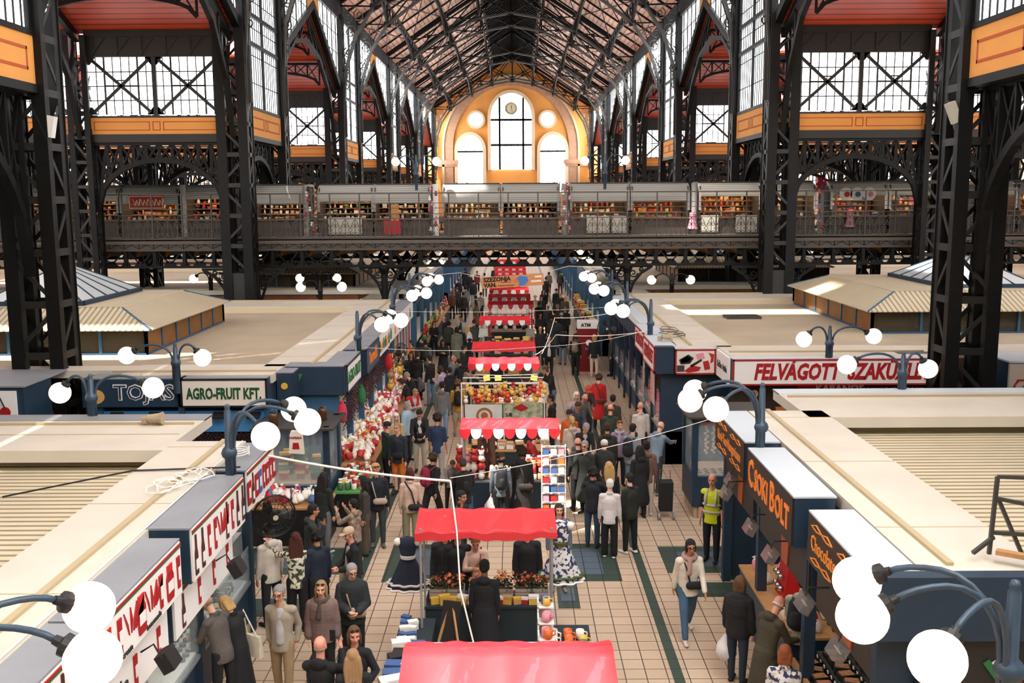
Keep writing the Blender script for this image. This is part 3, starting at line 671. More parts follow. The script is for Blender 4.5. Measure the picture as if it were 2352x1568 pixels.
KI = [('bridge kiosk at the far edge beyond the paprika stalls, half hidden by the column', 0, 120, .3, PKD, False, (2, 3, 4)),
      ('bridge kiosk between the two columns, dark inside', 150, 275, .2, PKD, False, (2, 4, 3)),
      ('bridge kiosk with a red patterned rug hung in its opening', 283, 412, .35, PKO, False, (3, 1, 9)),
      ('dark bridge kiosk crowded with small lit souvenirs', 425, 535, .0, PKD, False, (0, 4, 1)),
      ('bridge kiosk with brown slatted back and white boxes on its counter', 583, 705, .42, DWOOD, False, (1, 1, 3)),
      ('bridge kiosk with rows of dolls and pale boxes', 735, 858, .3, PKD, False, (3, 1, 5)),
      ('bridge kiosk with a tan panel leaning at its counter', 863, 988, .4, PKD, False, (1, 3, 4)),
      ('bridge kiosk with pale shutter half down, beside the hanging plush toys', 1020, 1148, .42, PKB, False, (1, 3, 1)),
      ('bridge kiosk with grey shutter and brown shelves straight above the aisle', 1155, 1283, .42, DWOOD, False, (2, 1, 1)),
      ('bridge kiosk with red-brown shelves of embroidery, above the aisle', 1312, 1443, .35, PKB, False, (2, 0, 1)),
      ('bridge kiosk with a row of bright spice tins at the top', 1450, 1580, .35, PKB, False, (9, 7, 0)),
      ('white-framed bridge kiosk stacked with bottles and dolls', 1605, 1743, .1, PKO, True, (2, 3, 0)),
      ('white-framed bridge kiosk partly behind the column, lit cream inside', 1752, 1868, .1, PKB, True, (3, 7, 1)),
      ('white-framed bridge kiosk with round painted fans hung inside', 1905, 2030, .1, PKB, True, (1, 0, 6)),
      ('white-framed bridge kiosk with coloured fans, next to the near column', 2038, 2155, .1, PKB, True, (3, 6, 8)),
      ('bridge kiosk with dried stems and a cream counter at the frame edge', 2240, 2325, .1, PKO, True, (7, 3, 9)),
      ('last bridge kiosk cut by the frame edge', 2332, 2440, .1, PKO, False, (7, 3, 9))]
for lab, u0, u1, sh, bk, wh, cols in KI:
    if len(lab.split()) > 16: print('LONG', lab)
    t, h = kiosk(lab, u0, u1, sh, bk, wh); r = R
    top = 3 if sh < .4 else 2
    for j, (z, y0) in enumerate(((.77, .25), (1.025, 1.4), (1.275, 1.5), (1.525, 1.62))[:top+1]):
        n = int((2*h-.4)/.26)
        for i in range(n):
            nm, me = r.choice(SOUV[:5]); g = r.choice(cols); g2 = r.choice((0, 1, 3, 7))
            o = put(nm, me, None, (t.location.x-h+.25+i*.26+r.uniform(-.03, .03), t.location.y+y0, 5.65+z+.001), r.uniform(-.4, .4), r.uniform(.9, 1.5))
            recolor(o, GOOD_COL[g], GOOD_COL[g2]); tag(o, 'small %s on show in a kiosk on the gallery bridge' % nm.replace('_', ' '), 'souvenir', 'small %ss in the bridge kiosks' % nm.replace('_', ' '))
def at_bridge(u, z): return ((u-1184)*46.0/2287+.3, 46.2, z)
mb = MB(); mb.bb(-.8, .8, -.02, .02, -.32, .32); 
for i in range(4): mb.poly([(-.6+i*.36, -.03, .15), (-.5+i*.36, -.03, -.15), (-.42+i*.36, -.03, .1), (-.33+i*.36, -.03, -.15), (-.26+i*.36, -.03, .15)], .05, .02, mi=1)
for a, b, c, d in ((-.78, .78, .25, .28), (-.78, .78, -.28, -.25), (-.78, -.75, -.28, .28), (.75, .78, -.28, .28)): mb.bb(a, b, -.035, -.02, c, d, 1)
tag(mb.build('patterned_rug', [mat('rug_red', '#8f3228', .9), mat('rug_cream', '#d9b79a', .9)], None, at_bridge(340, 7.25)), 'red rug with cream zigzag pattern hung in a bridge kiosk', 'rug')
FANS = ['white round fan with a blue motif', 'white round fan with a pink motif', 'white round fan with a red motif']
for i, u in enumerate((1938, 1963, 1992)):
    mb = MB(); mb.lathe([(.3, -.01), (.3, .01)], n=20, axis='y'); mb.lathe([(.13, -.02), (.13, -.01)], (.05, 0, -.02), n=12, axis='y', mi=1)
    tag(mb.build('paper_fan', [WHITE, GOOD_COL[(0, 6, 8)[i]]], None, at_bridge(u, 7.45)), FANS[2-i if i != 1 else 1]+' hung in a white-framed bridge kiosk', 'fan')
# pale pillars and the hanging toys between kiosks
for u in (428, 707, 1003, 1296, 1592, 1880):
    tag(MB().lathe([(.13, 0), (.13, 2.35)], n=12).build('kiosk_pillar', KGREY if u != 1003 else WHITE, None, ((u-1184)*46.3/2287+.3, 46.35, 5.65)), 'pale round pillar standing between two bridge kiosks', 'pillar', 'pillars between the bridge kiosks')
for u, cols in ((997, (1, 0, 8)), (716, (0, 1, 4)), (1300, (8, 1, 0)), (1878, (0, 8, 6))):
    for i in range(9):
        o = put('hanging_plush', SOUV[5][1], None, ((u-1184)*46/2287+.3+R.uniform(-.16, .16), 46.0+R.uniform(-.08, .05), 5.85+i*.23), R.uniform(0, 3), 1.5)
        recolor(o, GOOD_COL[cols[i % 3]]); tag(o, 'small soft toy strung between two bridge kiosks', 'toy', 'soft toys strung between bridge kiosks')
for u, c, n in ((1880, 0, 'red scarves bunched on a hook above the white-framed kiosks'), ):
    mb = MB()
    for i in range(9): mb.tube([(R.uniform(-.2, .2), 0, .3), (R.uniform(-.25, .25), -.05, 0), (R.uniform(-.3, .3), 0, -.35)], [.03, .07, .03], 6)
    tag(mb.build('hanging_scarves', GOOD_COL[0], None, at_bridge(u, 7.9)), n, 'scarf')
for u, z, n in ((1590, 6.3, 'pink coat hanging behind the bridge railing'), (1950, 6.35, 'pink dress hanging low on a white-framed kiosk')):
    tag(MB().lathe([(.02, .4), (.16, .3), (.14, 0), (.24, -.4), (.22, -.42)], n=12).build('hanging_garment', GOOD_COL[8], None, at_bridge(u, z)), n, 'garment')
def slab(name, lab, cat, u0, u1, z0, z1, m, y=46.1):
    tag(MB().bb((u0-1184)*46/2287+.3, (u1-1184)*46/2287+.3, y, y+.08, z0, z1).bb((u0-1184)*46/2287+.33, (u1-1184)*46/2287+.27, y-.02, y, z0+.05, z1-.05).build(name, m), lab, cat)
slab('tan_panel', 'tan upright panel leaning at a bridge kiosk counter', 'panel', 900, 918, 6.3, 7.1, mat('tan_board', '#b3814f', .7))
slab('red_cabinet', 'red low cabinet behind the bridge railing', 'cabinet', 884, 923, 5.7, 6.35, RED, 45.9)
for u0, u1, nm in ((755, 832, 'second bay of dolls'), (1348, 1400, 'red-brown shelves'), (1405, 1440, 'embroidery kiosk'), (1610, 1650, 'bottle kiosk'), (1690, 1738, 'bottle kiosk, further along')):
    slab('pale_cabinet', 'pale low cabinet door below the %s' % nm, 'cabinet', u0, u1, 5.72, 6.5, mat('pale_cabinet', '#b9b4a6', .6), 46.25)

# ================================================================ STALL BLOCKS
CORR = stripes('corrugated_cream_sheet', '#cfc3a4', '#8d8064', axis=1, period=.19, duty=.38, rough=.55, bump=1, noise=.1)
CORRX = stripes('corrugated_cream_sheet_b', '#c9bd9f', '#8f8367', axis=0, period=.16, duty=.35, rough=.55, bump=1, noise=.1)
def roof_part(t, s, xi, xo, y0, y1, inner, zi=3.08, edge=True, y0e=True, y1e=True, cw=1.25):
    """cream coping ring round a sunk inner roof; s*xi is the aisle side"""
    def B(a, b, c, d, e, f): return MB().bb(s*a, s*b, c, d, e, f)
    c = xi+cw
    mb = B(xi, c, y0, y1, 3.12, 3.32); 
    if y0e: mb.bb(s*c, s*xo, y0, y0+1.7, 3.12, 3.32)
    if y1e: mb.bb(s*c, s*xo, y1-2.6, y1, 3.12, 3.32)
    mb.build('coping', CREAM, t)
    mb = B(xi+.32, xi+.4, y0+.2, y1, 3.32, 3.36)
    if y0e: mb.bb(s*(xi+.4), s*xo, y0+.38, y0+.44, 3.32, 3.36)
    if y1e: mb.bb(s*(xi+.4), s*xo, y1-.52, y1-.45, 3.32, 3.36)
    y = y0+1.5
    while y < y1: mb.bb(s*xi, s*c, y, y+.015, 3.32, 3.325); y += 3.1
    mb.build('coping_seam', mat('coping_seam', '#b09f7c', .6), t)
    a, b = (y0+1.7 if y0e else y0), (y1-2.6 if y1e else y1)
    B(c+.35, xo, a+.3, b-.3, zi-.15, zi).build('inner_roof', inner, t)
    mb = MB(); O = [(s*c, a), (s*c, b), (s*xo, b), (s*xo, a)]; I = [(s*(c+.35), a+.3), (s*(c+.35), b-.3), (s*xo, b-.3), (s*xo, a+.3)]
    mb.add([(x, y, 3.3) for x, y in O]+[(x, y, zi) for x, y in I], [(0,1,5,4), (1,2,6,5), (3,0,4,7)]); mb.build('roof_curb', mat('curb', '#b8ab8c', .7), t)
ST_WALL = mat('stall_interior_wall', '#cfc8b8', .7); PLINTH = tile_mat('beige_plinth_tiles', '#b3a184', '#ab997c', '#5b4a3a', .5)
TUBE = lampm('white_stall_tube', '#fff6e6', 26); TUBER = lampm('rosy_butcher_tube', '#ffd8d8', 22)
def stall_run(t, s, X, y0, y1, post=NAVY, step=2.7, inner=ST_WALL, tube=TUBE, counter=True, glassf=False, depth=2.4):
    """open shop front along the aisle"""
    def B(a, b, c, d, e, f): return MB().bb(s*a, s*b, c, d, e, f)
    B(X+depth, X+depth+.1, y0, y1, 0, 2.9).build('back_wall', inner, t)
    B(X, X+depth, y0, y0+.06, 0, 2.9).build('end_wall', post, t); B(X, X+depth, y1-.06, y1, 0, 2.9).build('end_wall', post, t)
    n = max(1, round((y1-y0)/step))
    for i in range(n+1):
        y = y0+(y1-y0-.14)*i/n+.07; B(X-.02, X+.14, y-.08, y+.08, 0, 2.72).build('post', post, t)
    B(X, X+.12, y0, y1, 2.62, 3.12).build('lintel', post, t)
    if counter:
        B(X+.05, X+.75, y0, y1, 0, .2).build('plinth', PLINTH, t); B(X+.06, X+.7, y0, y1, .2, .88).build('counter', post, t); B(X, X+.8, y0, y1, .88, .93).build('counter_top', mat('steel_top', '#8b8f90', .35, .4), t)
    if glassf: B(X+.02, X+.035, y0, y1, .93, 1.55).build('glass_screen', GLASS, t)
    for i in range(n):
        y = y0+(y1-y0)*(i+.5)/n; B(X+.45, X+.53, y-.6, y+.6, 2.9, 2.96).build('tube_lamp', tube, t)
    for z in (1.3, 1.75, 2.2): B(X+depth-.4, X+depth, y0+.1, y1-.1, z, z+.03).build('shelf', mat('white_shelf', '#d9d6cd', .5), t)
FRONT = {}
def board(name, label, s, xf, y0, y1, z0, z1, face, side=NAVY, top=GREYP, depth=.55, text=None, frame=None, deco=None, cat='sign'):
    """box sign along the aisle; face looks at the aisle"""
    t = thing(name, label, cat, (s*xf, (y0+y1)/2, 0)); L = (y1-y0)/2
    MB().bb(0, s*depth, -L, L, z0, z1-.015).build('box', side, t); MB().bb(-s*.02, s*(depth+.02), -L, L, z1-.015, z1+.01).build('top_sheet', top, t)
    MB().bb(-s*.03, 0, -L+.03, L-.03, z0+.02, z1-.02).build('face', face, t)
    if frame: 
        mb = MB()
        for a, b, c, d in ((-L, L, z0, z0+.04), (-L, L, z1-.05, z1-.01), (-L, -L+.04, z0, z1-.01), (L-.04, L, z0, z1-.01)): mb.bb(-s*.045, -s*.01, a, b, c, d)
        mb.build('frame', frame, t)
    if text:
        for (tx, h, zz, yy, m, kw) in text:
            o = text_mb(tx, h, .012, **kw).build('lettering', m, t, (-s*.037, yy, zz)); o.rotation_euler = (0, 0, -s*pi/2) if True else 0
    if deco: deco(t, s, L, z0, z1)
    return t
CW = mat('sign_white', '#ece9e4', .5); CR = mat('sign_red', '#a3161c', .5); CG = mat('sign_green', '#1f6b3a', .5); CK = mat('sign_black_brown', '#2a231e', .5); CO = mat('sign_copper', '#f0953f', .5); CORG = mat('sign_orange', '#f28a35', .5)
def ribbon(t, s, L, z0, z1):
    MB().bb(-s*.04, -s*.03, -L+.03, L-.03, z1-.06, z1-.035).build('red_stripe', CR, t); MB().bb(-s*.04, -s*.03, -L+.03, L-.03, z1-.085, z1-.065).build('green_stripe', CG, t)
def pictures(kinds):
    def f(t, s, L, z0, z1):
        ribbon(t, s, L, z0, z1); n = len(kinds); H = z1-z0-.16
        for i, k in enumerate(kinds):
            y = -L+(i+.5)*2*L/n; z = z0+.07; mb = MB(); X = -s*.04
            def pr(P, mi=0): mb.prism([(y+a, z+b*H) for a, b in P], X-.008, X+.008, 'yz', mi)
            if k == 'jar': pr([(-.09, .05), (.09, .05), (.11, .2), (.11, .6), (.07, .72), (-.07, .72), (-.11, .6), (-.11, .2)]); pr([(-.08, .72), (.08, .72), (.08, .88), (-.08, .88)], 1); mb.prism([(y-.09, z+.25*H), (y+.09, z+.25*H), (y+.09, z+.5*H), (y-.09, z+.5*H)], X-.012, X+.012, 'yz', 2)
            elif k == 'tube': pr([(-.035, .1), (.035, .1), (.05, .85), (-.05, .85)]); mb.prism([(y-.03, z+.3*H), (y+.03, z+.3*H), (y+.035, z+.6*H), (y-.035, z+.6*H)], X-.012, X+.012, 'yz', 2)
            elif k == 'pepper':
                for q in (-.3, 0, .3, .6): pr([(q*.2, .3), (q*.5+.04, .55), (q*.6, .85), (q*.3, .55)])
            elif k == 'bottle': pr([(-.05, .02), (.05, .02), (.05, .5), (.02, .66), (.02, .95), (-.02, .95), (-.02, .66), (-.05, .5)], 3); mb.prism([(y-.045, z+.15*H), (y+.045, z+.15*H), (y+.045, z+.38*H), (y-.045, z+.38*H)], X-.012, X+.012, 'yz', 2)
            elif k == 'bag': pr([(-.09, .1), (.09, .1), (.1, .8), (-.1, .8)]); mb.prism([(y-.05, z+.3*H), (y+.05, z+.3*H), (y+.05, z+.6*H), (y-.05, z+.6*H)], X-.012, X+.012, 'yz', 2)
            elif k == 'blue': pr([(-.08, .1), (.08, .1), (.08, .8), (-.08, .8)], 4); mb.prism([(y-.05, z+.3*H), (y+.05, z+.3*H), (y+.05, z+.6*H), (y-.05, z+.6*H)], X-.012, X+.012, 'yz', 2)
            mb.build('printed_%s' % {'jar': 'paprika_jar', 'tube': 'paste_tube', 'pepper': 'chillies', 'bottle': 'bottle', 'bag': 'spice_bag', 'blue': 'blue_packet'}[k], [CR, mat('jar_lid', '#c22b25', .4), CW, mat('bottle_dark', '#4a1c14', .3), mat('print_blue', '#3d5c9a', .5)], t)
    return f

# ---- near paprika-side block
t = thing('stall_block', 'nearest long stall block of the paprika side with corrugated cream roof and wide coping', 'stall block')
roof_part(t, -1, 4.3, OUT-.1, -4, 16.5, CORR, zi=2.98, y0e=False, y1e=False, cw=1.2)
mb = MB().bb(-OUT+.1, -5.5, 15.9, 18.55, 3.12, 3.32); mb.build('coping', CREAM, t); MB().bb(-OUT+.1, -5.5, 18.1, 18.6, 3.3, 3.335).build('grey_edge_sheet', GREYP, t)
mb = MB().bb(-OUT+.1, -5.6, 17.75, 17.82, 3.32, 3.36).bb(-OUT+.1, -5.6, 17.0, 17.02, 3.32, 3.33); mb.build('coping_seam', mat('coping_seam', ''), t)
mb = MB()
for a, b in (((-4.33, -3), (-4.33, 16.4)),): mb.tube([(a[0], a[1]+(b[1]-a[1])*i/30, 3.345+.0*i) for i in range(31)], .012, 5)
mb.build('white_cable', WHITE, t)
stall_run(t, -1, 4.25, -3, 16.4, NAVY, 2.75, mat('dark_stall_back', '#4a443c', .7), glassf=True)
MB().bb(-OUT+.1, -6.8, 18.3, 18.5, 0, 3.12).build('cross_front', NAVY, t)
# ---- near butcher-side block
t = thing('stall_block', 'nearest long stall block of the chocolate shops with bright cream roof', 'stall block')
roof_part(t, 1, 4.75, OUT-.1, 10.4, 18.7, CORR, zi=2.98, y0e=False, y1e=False, cw=1.4)
MB().bb(5.75, OUT-.1, 18.1, 20.75, 3.12, 3.32).build('coping', CREAM, t); MB().bb(5.75, OUT-.1, 20.3, 20.8, 3.3, 3.335).build('grey_edge_sheet', LITE, t)
MB().bb(5.85, OUT-.1, 19.95, 20.02, 3.32, 3.36).build('coping_seam', mat('coping_seam', ''), t)
MB().bb(4.1, 6.4, 10.2, 10.4, 2.62, 3.34).bb(6.4, 14, 9.9, 10.4, 2.5, 3.36).bb(4.1, 4.75, 10.4, 10.5, 2.62, 3.3).build('end_fascia', NAVY, t)
stall_run(t, 1, 4.3, 10.45, 18.6, NAVY, 2.65, mat('chocolate_back', '#5a4433', .7), counter=False, glassf=False, depth=2.6)
MB().bb(6.8, OUT-.1, 20.5, 20.7, 0, 3.12).build('cross_front', NAVY, t)
# ---- far paprika-side block
t = thing('stall_block', 'paprika stall block behind the cross aisle with flat brown-beige felt roof', 'stall block')
roof_part(t, -1, 4.4, OUT-.1, 24.1, 40.2, BEIGE, zi=3.12, y0e=False, y1e=True, cw=1.5)
MB().bb(-9.0, -5.4, 22.9, 24.4, 3.12, 3.32).bb(-OUT+.1, -13.2, 22.9, 24.4, 3.12, 3.32).bb(-13.2, -9, 23.7, 24.4, 3.12, 3.3).build('coping', CREAM, t)
MB().bb(-9.3, -5.4, 23.3, 23.36, 3.32, 3.36).build('coping_seam', mat('coping_seam', ''), t)
stall_run(t, -1, 4.1, 24.1, 40, BLUE, 2.0, ST_WALL)
mb = MB().bb(-9.6, -5.4, 23.3, 23.4, 0, 3.1); mb.build('cross_front', NAVY, t)
MB().bb(-9.6, -5.4, 22.75, 23.4, 2.0, 2.5).build('blue_soffit', mat('bright_blue_soffit', '#3f7fb4', .5), t)
for x in (-9.4, -7.5, -5.5): MB().bb(x-.07, x+.07, 22.7, 22.85, 0, 2.6).build('post', BLUE, t)
for i, x in enumerate((-9.0, -8.1, -6.6, -5.8)): MB().box((x, 22.62, 2.42), (.3, .2, .05), rx=.5).build('flood_lamp', BLACK, t)
# ---- far butcher-side block
t = thing('stall_block', 'butcher stall block behind the cross aisle with flat beige roof and grey hatch', 'stall block')
roof_part(t, 1, 4.75, OUT-.1, 26.9, 42.3, BEIGE, zi=3.12, y0e=False, y1e=True, cw=1.45)
MB().bb(5.8, 10.2, 25.3, 27.1, 3.12, 3.32).bb(12.7, OUT-.1, 25.3, 27.1, 3.12, 3.32).bb(10.2, 12.7, 26.0, 27.1, 3.12, 3.3).build('coping', CREAM, t)
MB().bb(5.9, 11, 25.85, 25.92, 3.32, 3.36).build('coping_seam', mat('coping_seam', ''), t)
MB().bb(7.7, 8.9, 34.6, 35.4, 3.12, 3.2).build('roof_hatch', IRON_G, t)
stall_run(t, 1, 4.3, 27.0, 42, NAVY, 2.0, mat('butcher_back', '#6a4a44', .6), tube=TUBER, glassf=True)
MB().bb(5.9, 11.2, 25.55, 25.65, 0, 3.1).build('cross_front', NAVY, t)
# ---- blocks beyond the bridge
for s, y0, y1, nm, m in ((-1, 44.5, 62, 'first', BEIGE), (-1, 68, 88, 'second', BEIGE), (-1, 93, 118, 'third', BEIGE), (1, 46, 63, 'first', BEIGE), (1, 68, 88, 'second', BEIGE), (1, 93, 118, 'third', BEIGE)):
    t = thing('stall_block', '%s roofed stall block beyond the bridge, behind the %s' % (nm, SIDE[s]), 'stall block')
    roof_part(t, s, 4.4, OUT-.1, y0, y1, m, zi=3.12, cw=1.45); stall_run(t, s, 4.2, y0, y1, BLUE, 3.2, ST_WALL); MB().bb(s*6.8, s*(OUT-.1), y0+.1, y0+.3, 0, 3.12).build('cross_front', mat('rust_counter', '#7a4326', .7, noise=.4), t)
# ---- cross-aisle fronts at the outer edges of the picture
t = thing('stall_block', 'navy stall corner with a cherry sign at the frame edge beside the near column', 'stall block')
MB().bb(-14.5, -10.6, 21.6, 22.9, 2.45, 3.3).build('fascia_box', NAVY, t); MB().bb(-14.5, -10.55, 21.55, 23.7, 3.3, 3.34).build('top_sheet', GREYP, t); MB().bb(-14, -10.8, 22.6, 23, 0, 2.45).build('cross_front', NAVY, t)
MB().bb(-11.6, -10.75, 21.54, 21.6, 2.55, 3.22).build('sign_face', CW, t); MB().lathe([(.12, -.01), (.12, .01)], (-11.0, 21.53, 2.75), n=14, axis='y').lathe([(.1, -.01), (.1, .01)], (-11.25, 21.53, 2.72), n=14, axis='y').build('printed_cherry', CR, t)
MB().poly([(-11.0, 21.52, 2.85), (-11.1, 21.52, 3.1), (-11.25, 21.52, 2.8)], .02).build('printed_stalk', BLACK, t)
t = thing('stall_block', 'navy stall corner with white farm sign at the frame edge past the near column', 'stall block')
MB().bb(12.4, 17, 24.2, 25.5, 2.45, 3.3).build('fascia_box', NAVY, t); MB().bb(12.4, 17, 24.1, 25.5, 3.3, 3.34).build('top_sheet', LITE, t); MB().bb(12.0, 17, 25, 25.3, 0, 2.45).build('cross_front', NAVY, t)
MB().bb(12.42, 15, 24.12, 24.2, 2.5, 3.28).build('sign_face', mat('sign_beige', '#cdbfae', .6), t)
text_mb('AGROCOOP', .2, .01, shear=.3).build('lettering', IRON_G, t, (13.3, 24.1, 2.74)); mb = MB()
P = [(12.65, 2.62), (13.95, 2.62), (14.05, 2.74), (13.95, 2.86), (12.65, 2.86), (12.55, 2.74)]; mb.band(P, [(x+(.03 if x > 13.3 else -.03), z+(.03 if z > 2.74 else -.03)) for x, z in P], 24.09, 24.12)
for x, z in ((13.25, 3.08), (13.15, 2.96), (13.35, 2.96)): mb.band(arc(x, z, .07, .07, 0, 360, 12)[:-1], arc(x, z, .1, .1, 0, 360, 12)[:-1], 24.09, 24.12)
mb.build('logo_outline', CR, t)

# ---- sign boxes
J3 = {'bold': .006}
board('sign_box', 'white sign with paprika jars, tubes and chillies, nearest the viewer', -1, 3.83, 5.0, 9.2, 2.62, 3.3, CW, text=[('pepper cream', .13, 2.72, .6, IRON_G, {})], deco=pictures(['tube', 'bottle', 'jar', 'tube', 'tube', 'jar', 'bottle', 'tube']))
board('sign_box', 'long white sign with red jars and chillies below the grey top sheet', -1, 3.83, 9.25, 11.65, 2.62, 3.3, CW, text=[('pepper cream', .11, 2.7, -.75, IRON_G, {}), ('homemade', .1, 2.7, .2, IRON_G, {})], deco=pictures(['jar', 'tube', 'pepper', 'jar', 'pepper', 'tube', 'jar', 'tube']))
board('sign_box', 'white sign printed with a row of dark bottles', -1, 3.8, 11.95, 14.4, 2.6, 3.32, CW, deco=pictures(['bottle', 'bottle', 'tube', 'tube', 'pepper', 'bottle', 'tube', 'bottle', 'bottle']))
board('sign_box', 'white sign printed with red and blue spice packets beside the lamp post', -1, 3.86, 14.75, 16.5, 2.6, 3.28, CW, deco=pictures(['bag', 'bottle', 'bag', 'blue', 'tube', 'bag', 'tube', 'bag']))
for y0, y1, tx, lab in ((8.6, 11.5, 'Pálinka', 'lower white strip reading Palinka under the jar sign'), (11.7, 14.3, '', 'lower white strip with tube prints under the bottle sign')):
    board('sign_strip', lab, -1, 3.98, y0, y1, 1.93, 2.56, CW, depth=.08, text=[(tx, .26, 2.2, -.2, IRON_G, {})] if tx else None, deco=pictures(['bottle', 'tube', 'tube', 'tube']))
KM = mat('board_brown_black', '#2b2420', .45)
def whisks(t, s, L, z0, z1):
    mb = MB()
    for q in (-.6, .6):
        for z in (z1-.12, z0+.12):
            for sg in (-1, 1): mb.poly([(-s*.04, q*L*.75, z), (-s*.04, q*L*.75+sg*.22, z+.05), (-s*.04, q*L*.75+sg*.42, z-.01), (-s*.04, q*L*.75+sg*.2, z-.03), (-s*.04, q*L*.75, z)], .014)
    mb.build('copper_flourish', CO, t)
board('sign_box', 'black sign reading Kave Tea Hungaricum in copper letters', 1, 4.16, 16.3, 18.75, 2.62, 3.3, KM, top=LITE, text=[('Kávé·Tea·Hungaricum', .26, 2.95, 0, CO, {'sx': .82})], deco=whisks)
board('sign_box', 'black sign reading CSOKIBOLT in bright orange letters', 1, 4.1, 13.15, 15.85, 2.6, 3.32, KM, top=LITE, text=[('C', .62, 2.97, 1.03, CORG, {'sx': .8, 'bold': .012}), ('SOKI', .47, 2.94, .38, CORG, {'sx': .82, 'bold': .012}), ('B', .62, 2.97, -.29, CORG, {'sx': .8, 'bold': .012}), ('OLT', .47, 2.94, -.83, CORG, {'sx': .82, 'bold': .012})])
board('sign_box', 'black sign reading Chocolate & Coffee in fine copper letters', 1, 4.16, 10.35, 12.65, 2.62, 3.3, KM, top=LITE, text=[('Chocolate & Coffee', .3, 2.95, 0, CO, {'sx': .78})], deco=whisks)
for y0, y1, lab in ((10.5, 12.7, 'dark lower board with a copper whisk picture, nearest the viewer'), (13.0, 15.8, 'dark lower board with a copper cup picture under the orange lettering'), (16.2, 18.5, 'dark lower board under the coffee and tea sign')):
    t = board('sign_strip', lab, 1, 4.32, y0, y1, 1.95, 2.6, KM, depth=.06)
    MB().prism([(-.35, 2.0), (-.05, 2.0), (.02, 2.55), (-.42, 2.55)], -.05, -.03, 'yz').build('copper_cup', mat('copper_print', '#b3552c', .4, .3), t)
# butcher side aisle faces
board('sign_box', 'red-lettered aisle sign ending the butcher roof, nearer half', 1, 4.12, 26.95, 29.3, 2.6, 3.32, CW, top=LITE, frame=CR, text=[('SZAKÜZLET', .5, 2.96, 0, CR, {'sx': .68, 'bold': .018})])
board('sign_box', 'red-lettered aisle sign on the butcher roof, farther half', 1, 4.2, 29.5, 32.0, 2.6, 3.3, CW, top=LITE, frame=CR, text=[('FELVÁGOTT', .5, 2.95, 0, CR, {'sx': .72, 'bold': .018})])
board('sign_box', 'long blank white fascia along the butcher roof beyond the lamp', 1, 4.35, 32.1, 41.5, 2.65, 3.3, CW, top=LITE)
board('sign_box', 'white aisle sign with green lettering ending the fruit stall roof', -1, 3.9, 24.2, 26.4, 2.6, 3.32, CW, frame=NAVY, text=[('AGRO-FRUIT', .42, 2.95, 0, CG, {'sx': .8, 'bold': .01})])
board('sign_box', 'grey-blue aisle sign with orange lettering beside the lamp post', -1, 3.8, 26.75, 29.3, 2.6, 3.32, mat('sign_slate', '#46556a', .5), frame=NAVY, text=[('Termelői', .46, 2.95, 0, CORG, {'sx': .9, 'bold': .01})])
def veg(t, s, L, z0, z1):
    for i in range(6): MB().prism([(-L+.3+i*L*.32+a, z0+b) for a, b in ((-.1, .15), (.1, .15), (.14, .35), (0, .5), (-.14, .35))], -s*.05, -s*.03, 'yz').build('printed_vegetable', [CG, CORG, GOOD_COL[5]][i % 3], t)
board('sign_box', 'white aisle sign with green and orange vegetables, past the orange lettering', -1, 3.85, 29.5, 32.2, 2.6, 3.3, CW, deco=veg)
board('sign_box', 'long pale aisle sign with green figures farther along the paprika roof', -1, 3.88, 32.4, 40, 2.62, 3.3, CW, deco=veg)
def fboard(name, label, x0, x1, y, z0, z1, face, top, text=None, frame=None, depth=.6):
    t = thing(name, label, 'sign', ((x0+x1)/2, y, 0)); L = (x1-x0)/2
    MB().bb(-L, L, 0, depth, z0, z1-.015).build('box', NAVY, t); MB().bb(-L, L, -.02, depth, z1-.015, z1+.01).build('top_sheet', top, t)
    MB().bb(-L+.03, L-.03, -.03, 0, z0+.02, z1-.02).build('face', face, t)
    if frame:
        mb = MB()
        for a, b, c, d in ((-L, L, z0, z0+.04), (-L, L, z1-.05, z1-.01), (-L, -L+.04, z0, z1-.01), (L-.04, L, z0, z1-.01)): mb.bb(a, b, -.045, -.01, c, d)
        mb.build('frame', frame, t)
    for (tx, h, xx, zz, m, kw) in text or (): text_mb(tx, h, .014, **kw).build('lettering', m, t, (xx, -.037, zz))
    return t
t = fboard('sign_box', 'dark navy sign with pale outlined word TOJAS and an egg', -9.75, -7.55, 22.6, 2.62, 3.3, NAVY, GREYP, [('TOJÁS', .5, .35, 2.96, CW, {'bold': .018}), ('TOJÁS', .5, .35, 2.96, NAVY, {'bold': -.004})])
for o in t.children:
    if o.name.startswith('lettering') and o.data.materials[0] == NAVY: o.location.y = -.052
MB().lathe([(.17, -.01), (.17, .01)], (-.62, -.04, 2.88), n=20, axis='y').build('printed_egg', mat('egg_tan', '#c59a55', .6), t).scale = (1.25, 1, 1)
t.children[-1].location = (.16, 0, 0)
fboard('sign_box', 'cream sign with green letters AGRO-FRUIT KFT.', -7.45, -5.45, 22.6, 2.62, 3.3, mat('sign_cream', '#ddd3c6', .6), GREYP, [('AGRO-FRUIT KFT.', .36, 0, 2.93, mat('sign_dark_green', '#0f4a2a', .5), {'sx': .6, 'bold': .012})], BLACK)
t = fboard('sign_box', 'navy corner box painted with green grapes', -5.35, -3.92, 24.0, 2.6, 3.33, NAVY, GREYP)
mb = MB()
for r_ in range(6):
    for c_ in range(6-r_): mb.lathe([(.035, -.005), (.035, .01)], (-.45+(c_-(6-r_)/2)*.06, -.04, 3.12-r_*.06), n=8, axis='y')
mb.build('painted_grapes', mat('grape_green', '#3f7a34', .6), t)
t = fboard('sign_box', 'navy side panel with a painted yellow lemon beside the fruit sign', -5.42, -5.0, 23.3, 2.6, 3.3, NAVY, GREYP); MB().lathe([(.08, -.01), (.08, .01)], (0, -.04, 2.98), n=14, axis='y').build('painted_lemon', mat('lemon', '#d8a83a', .6), t)
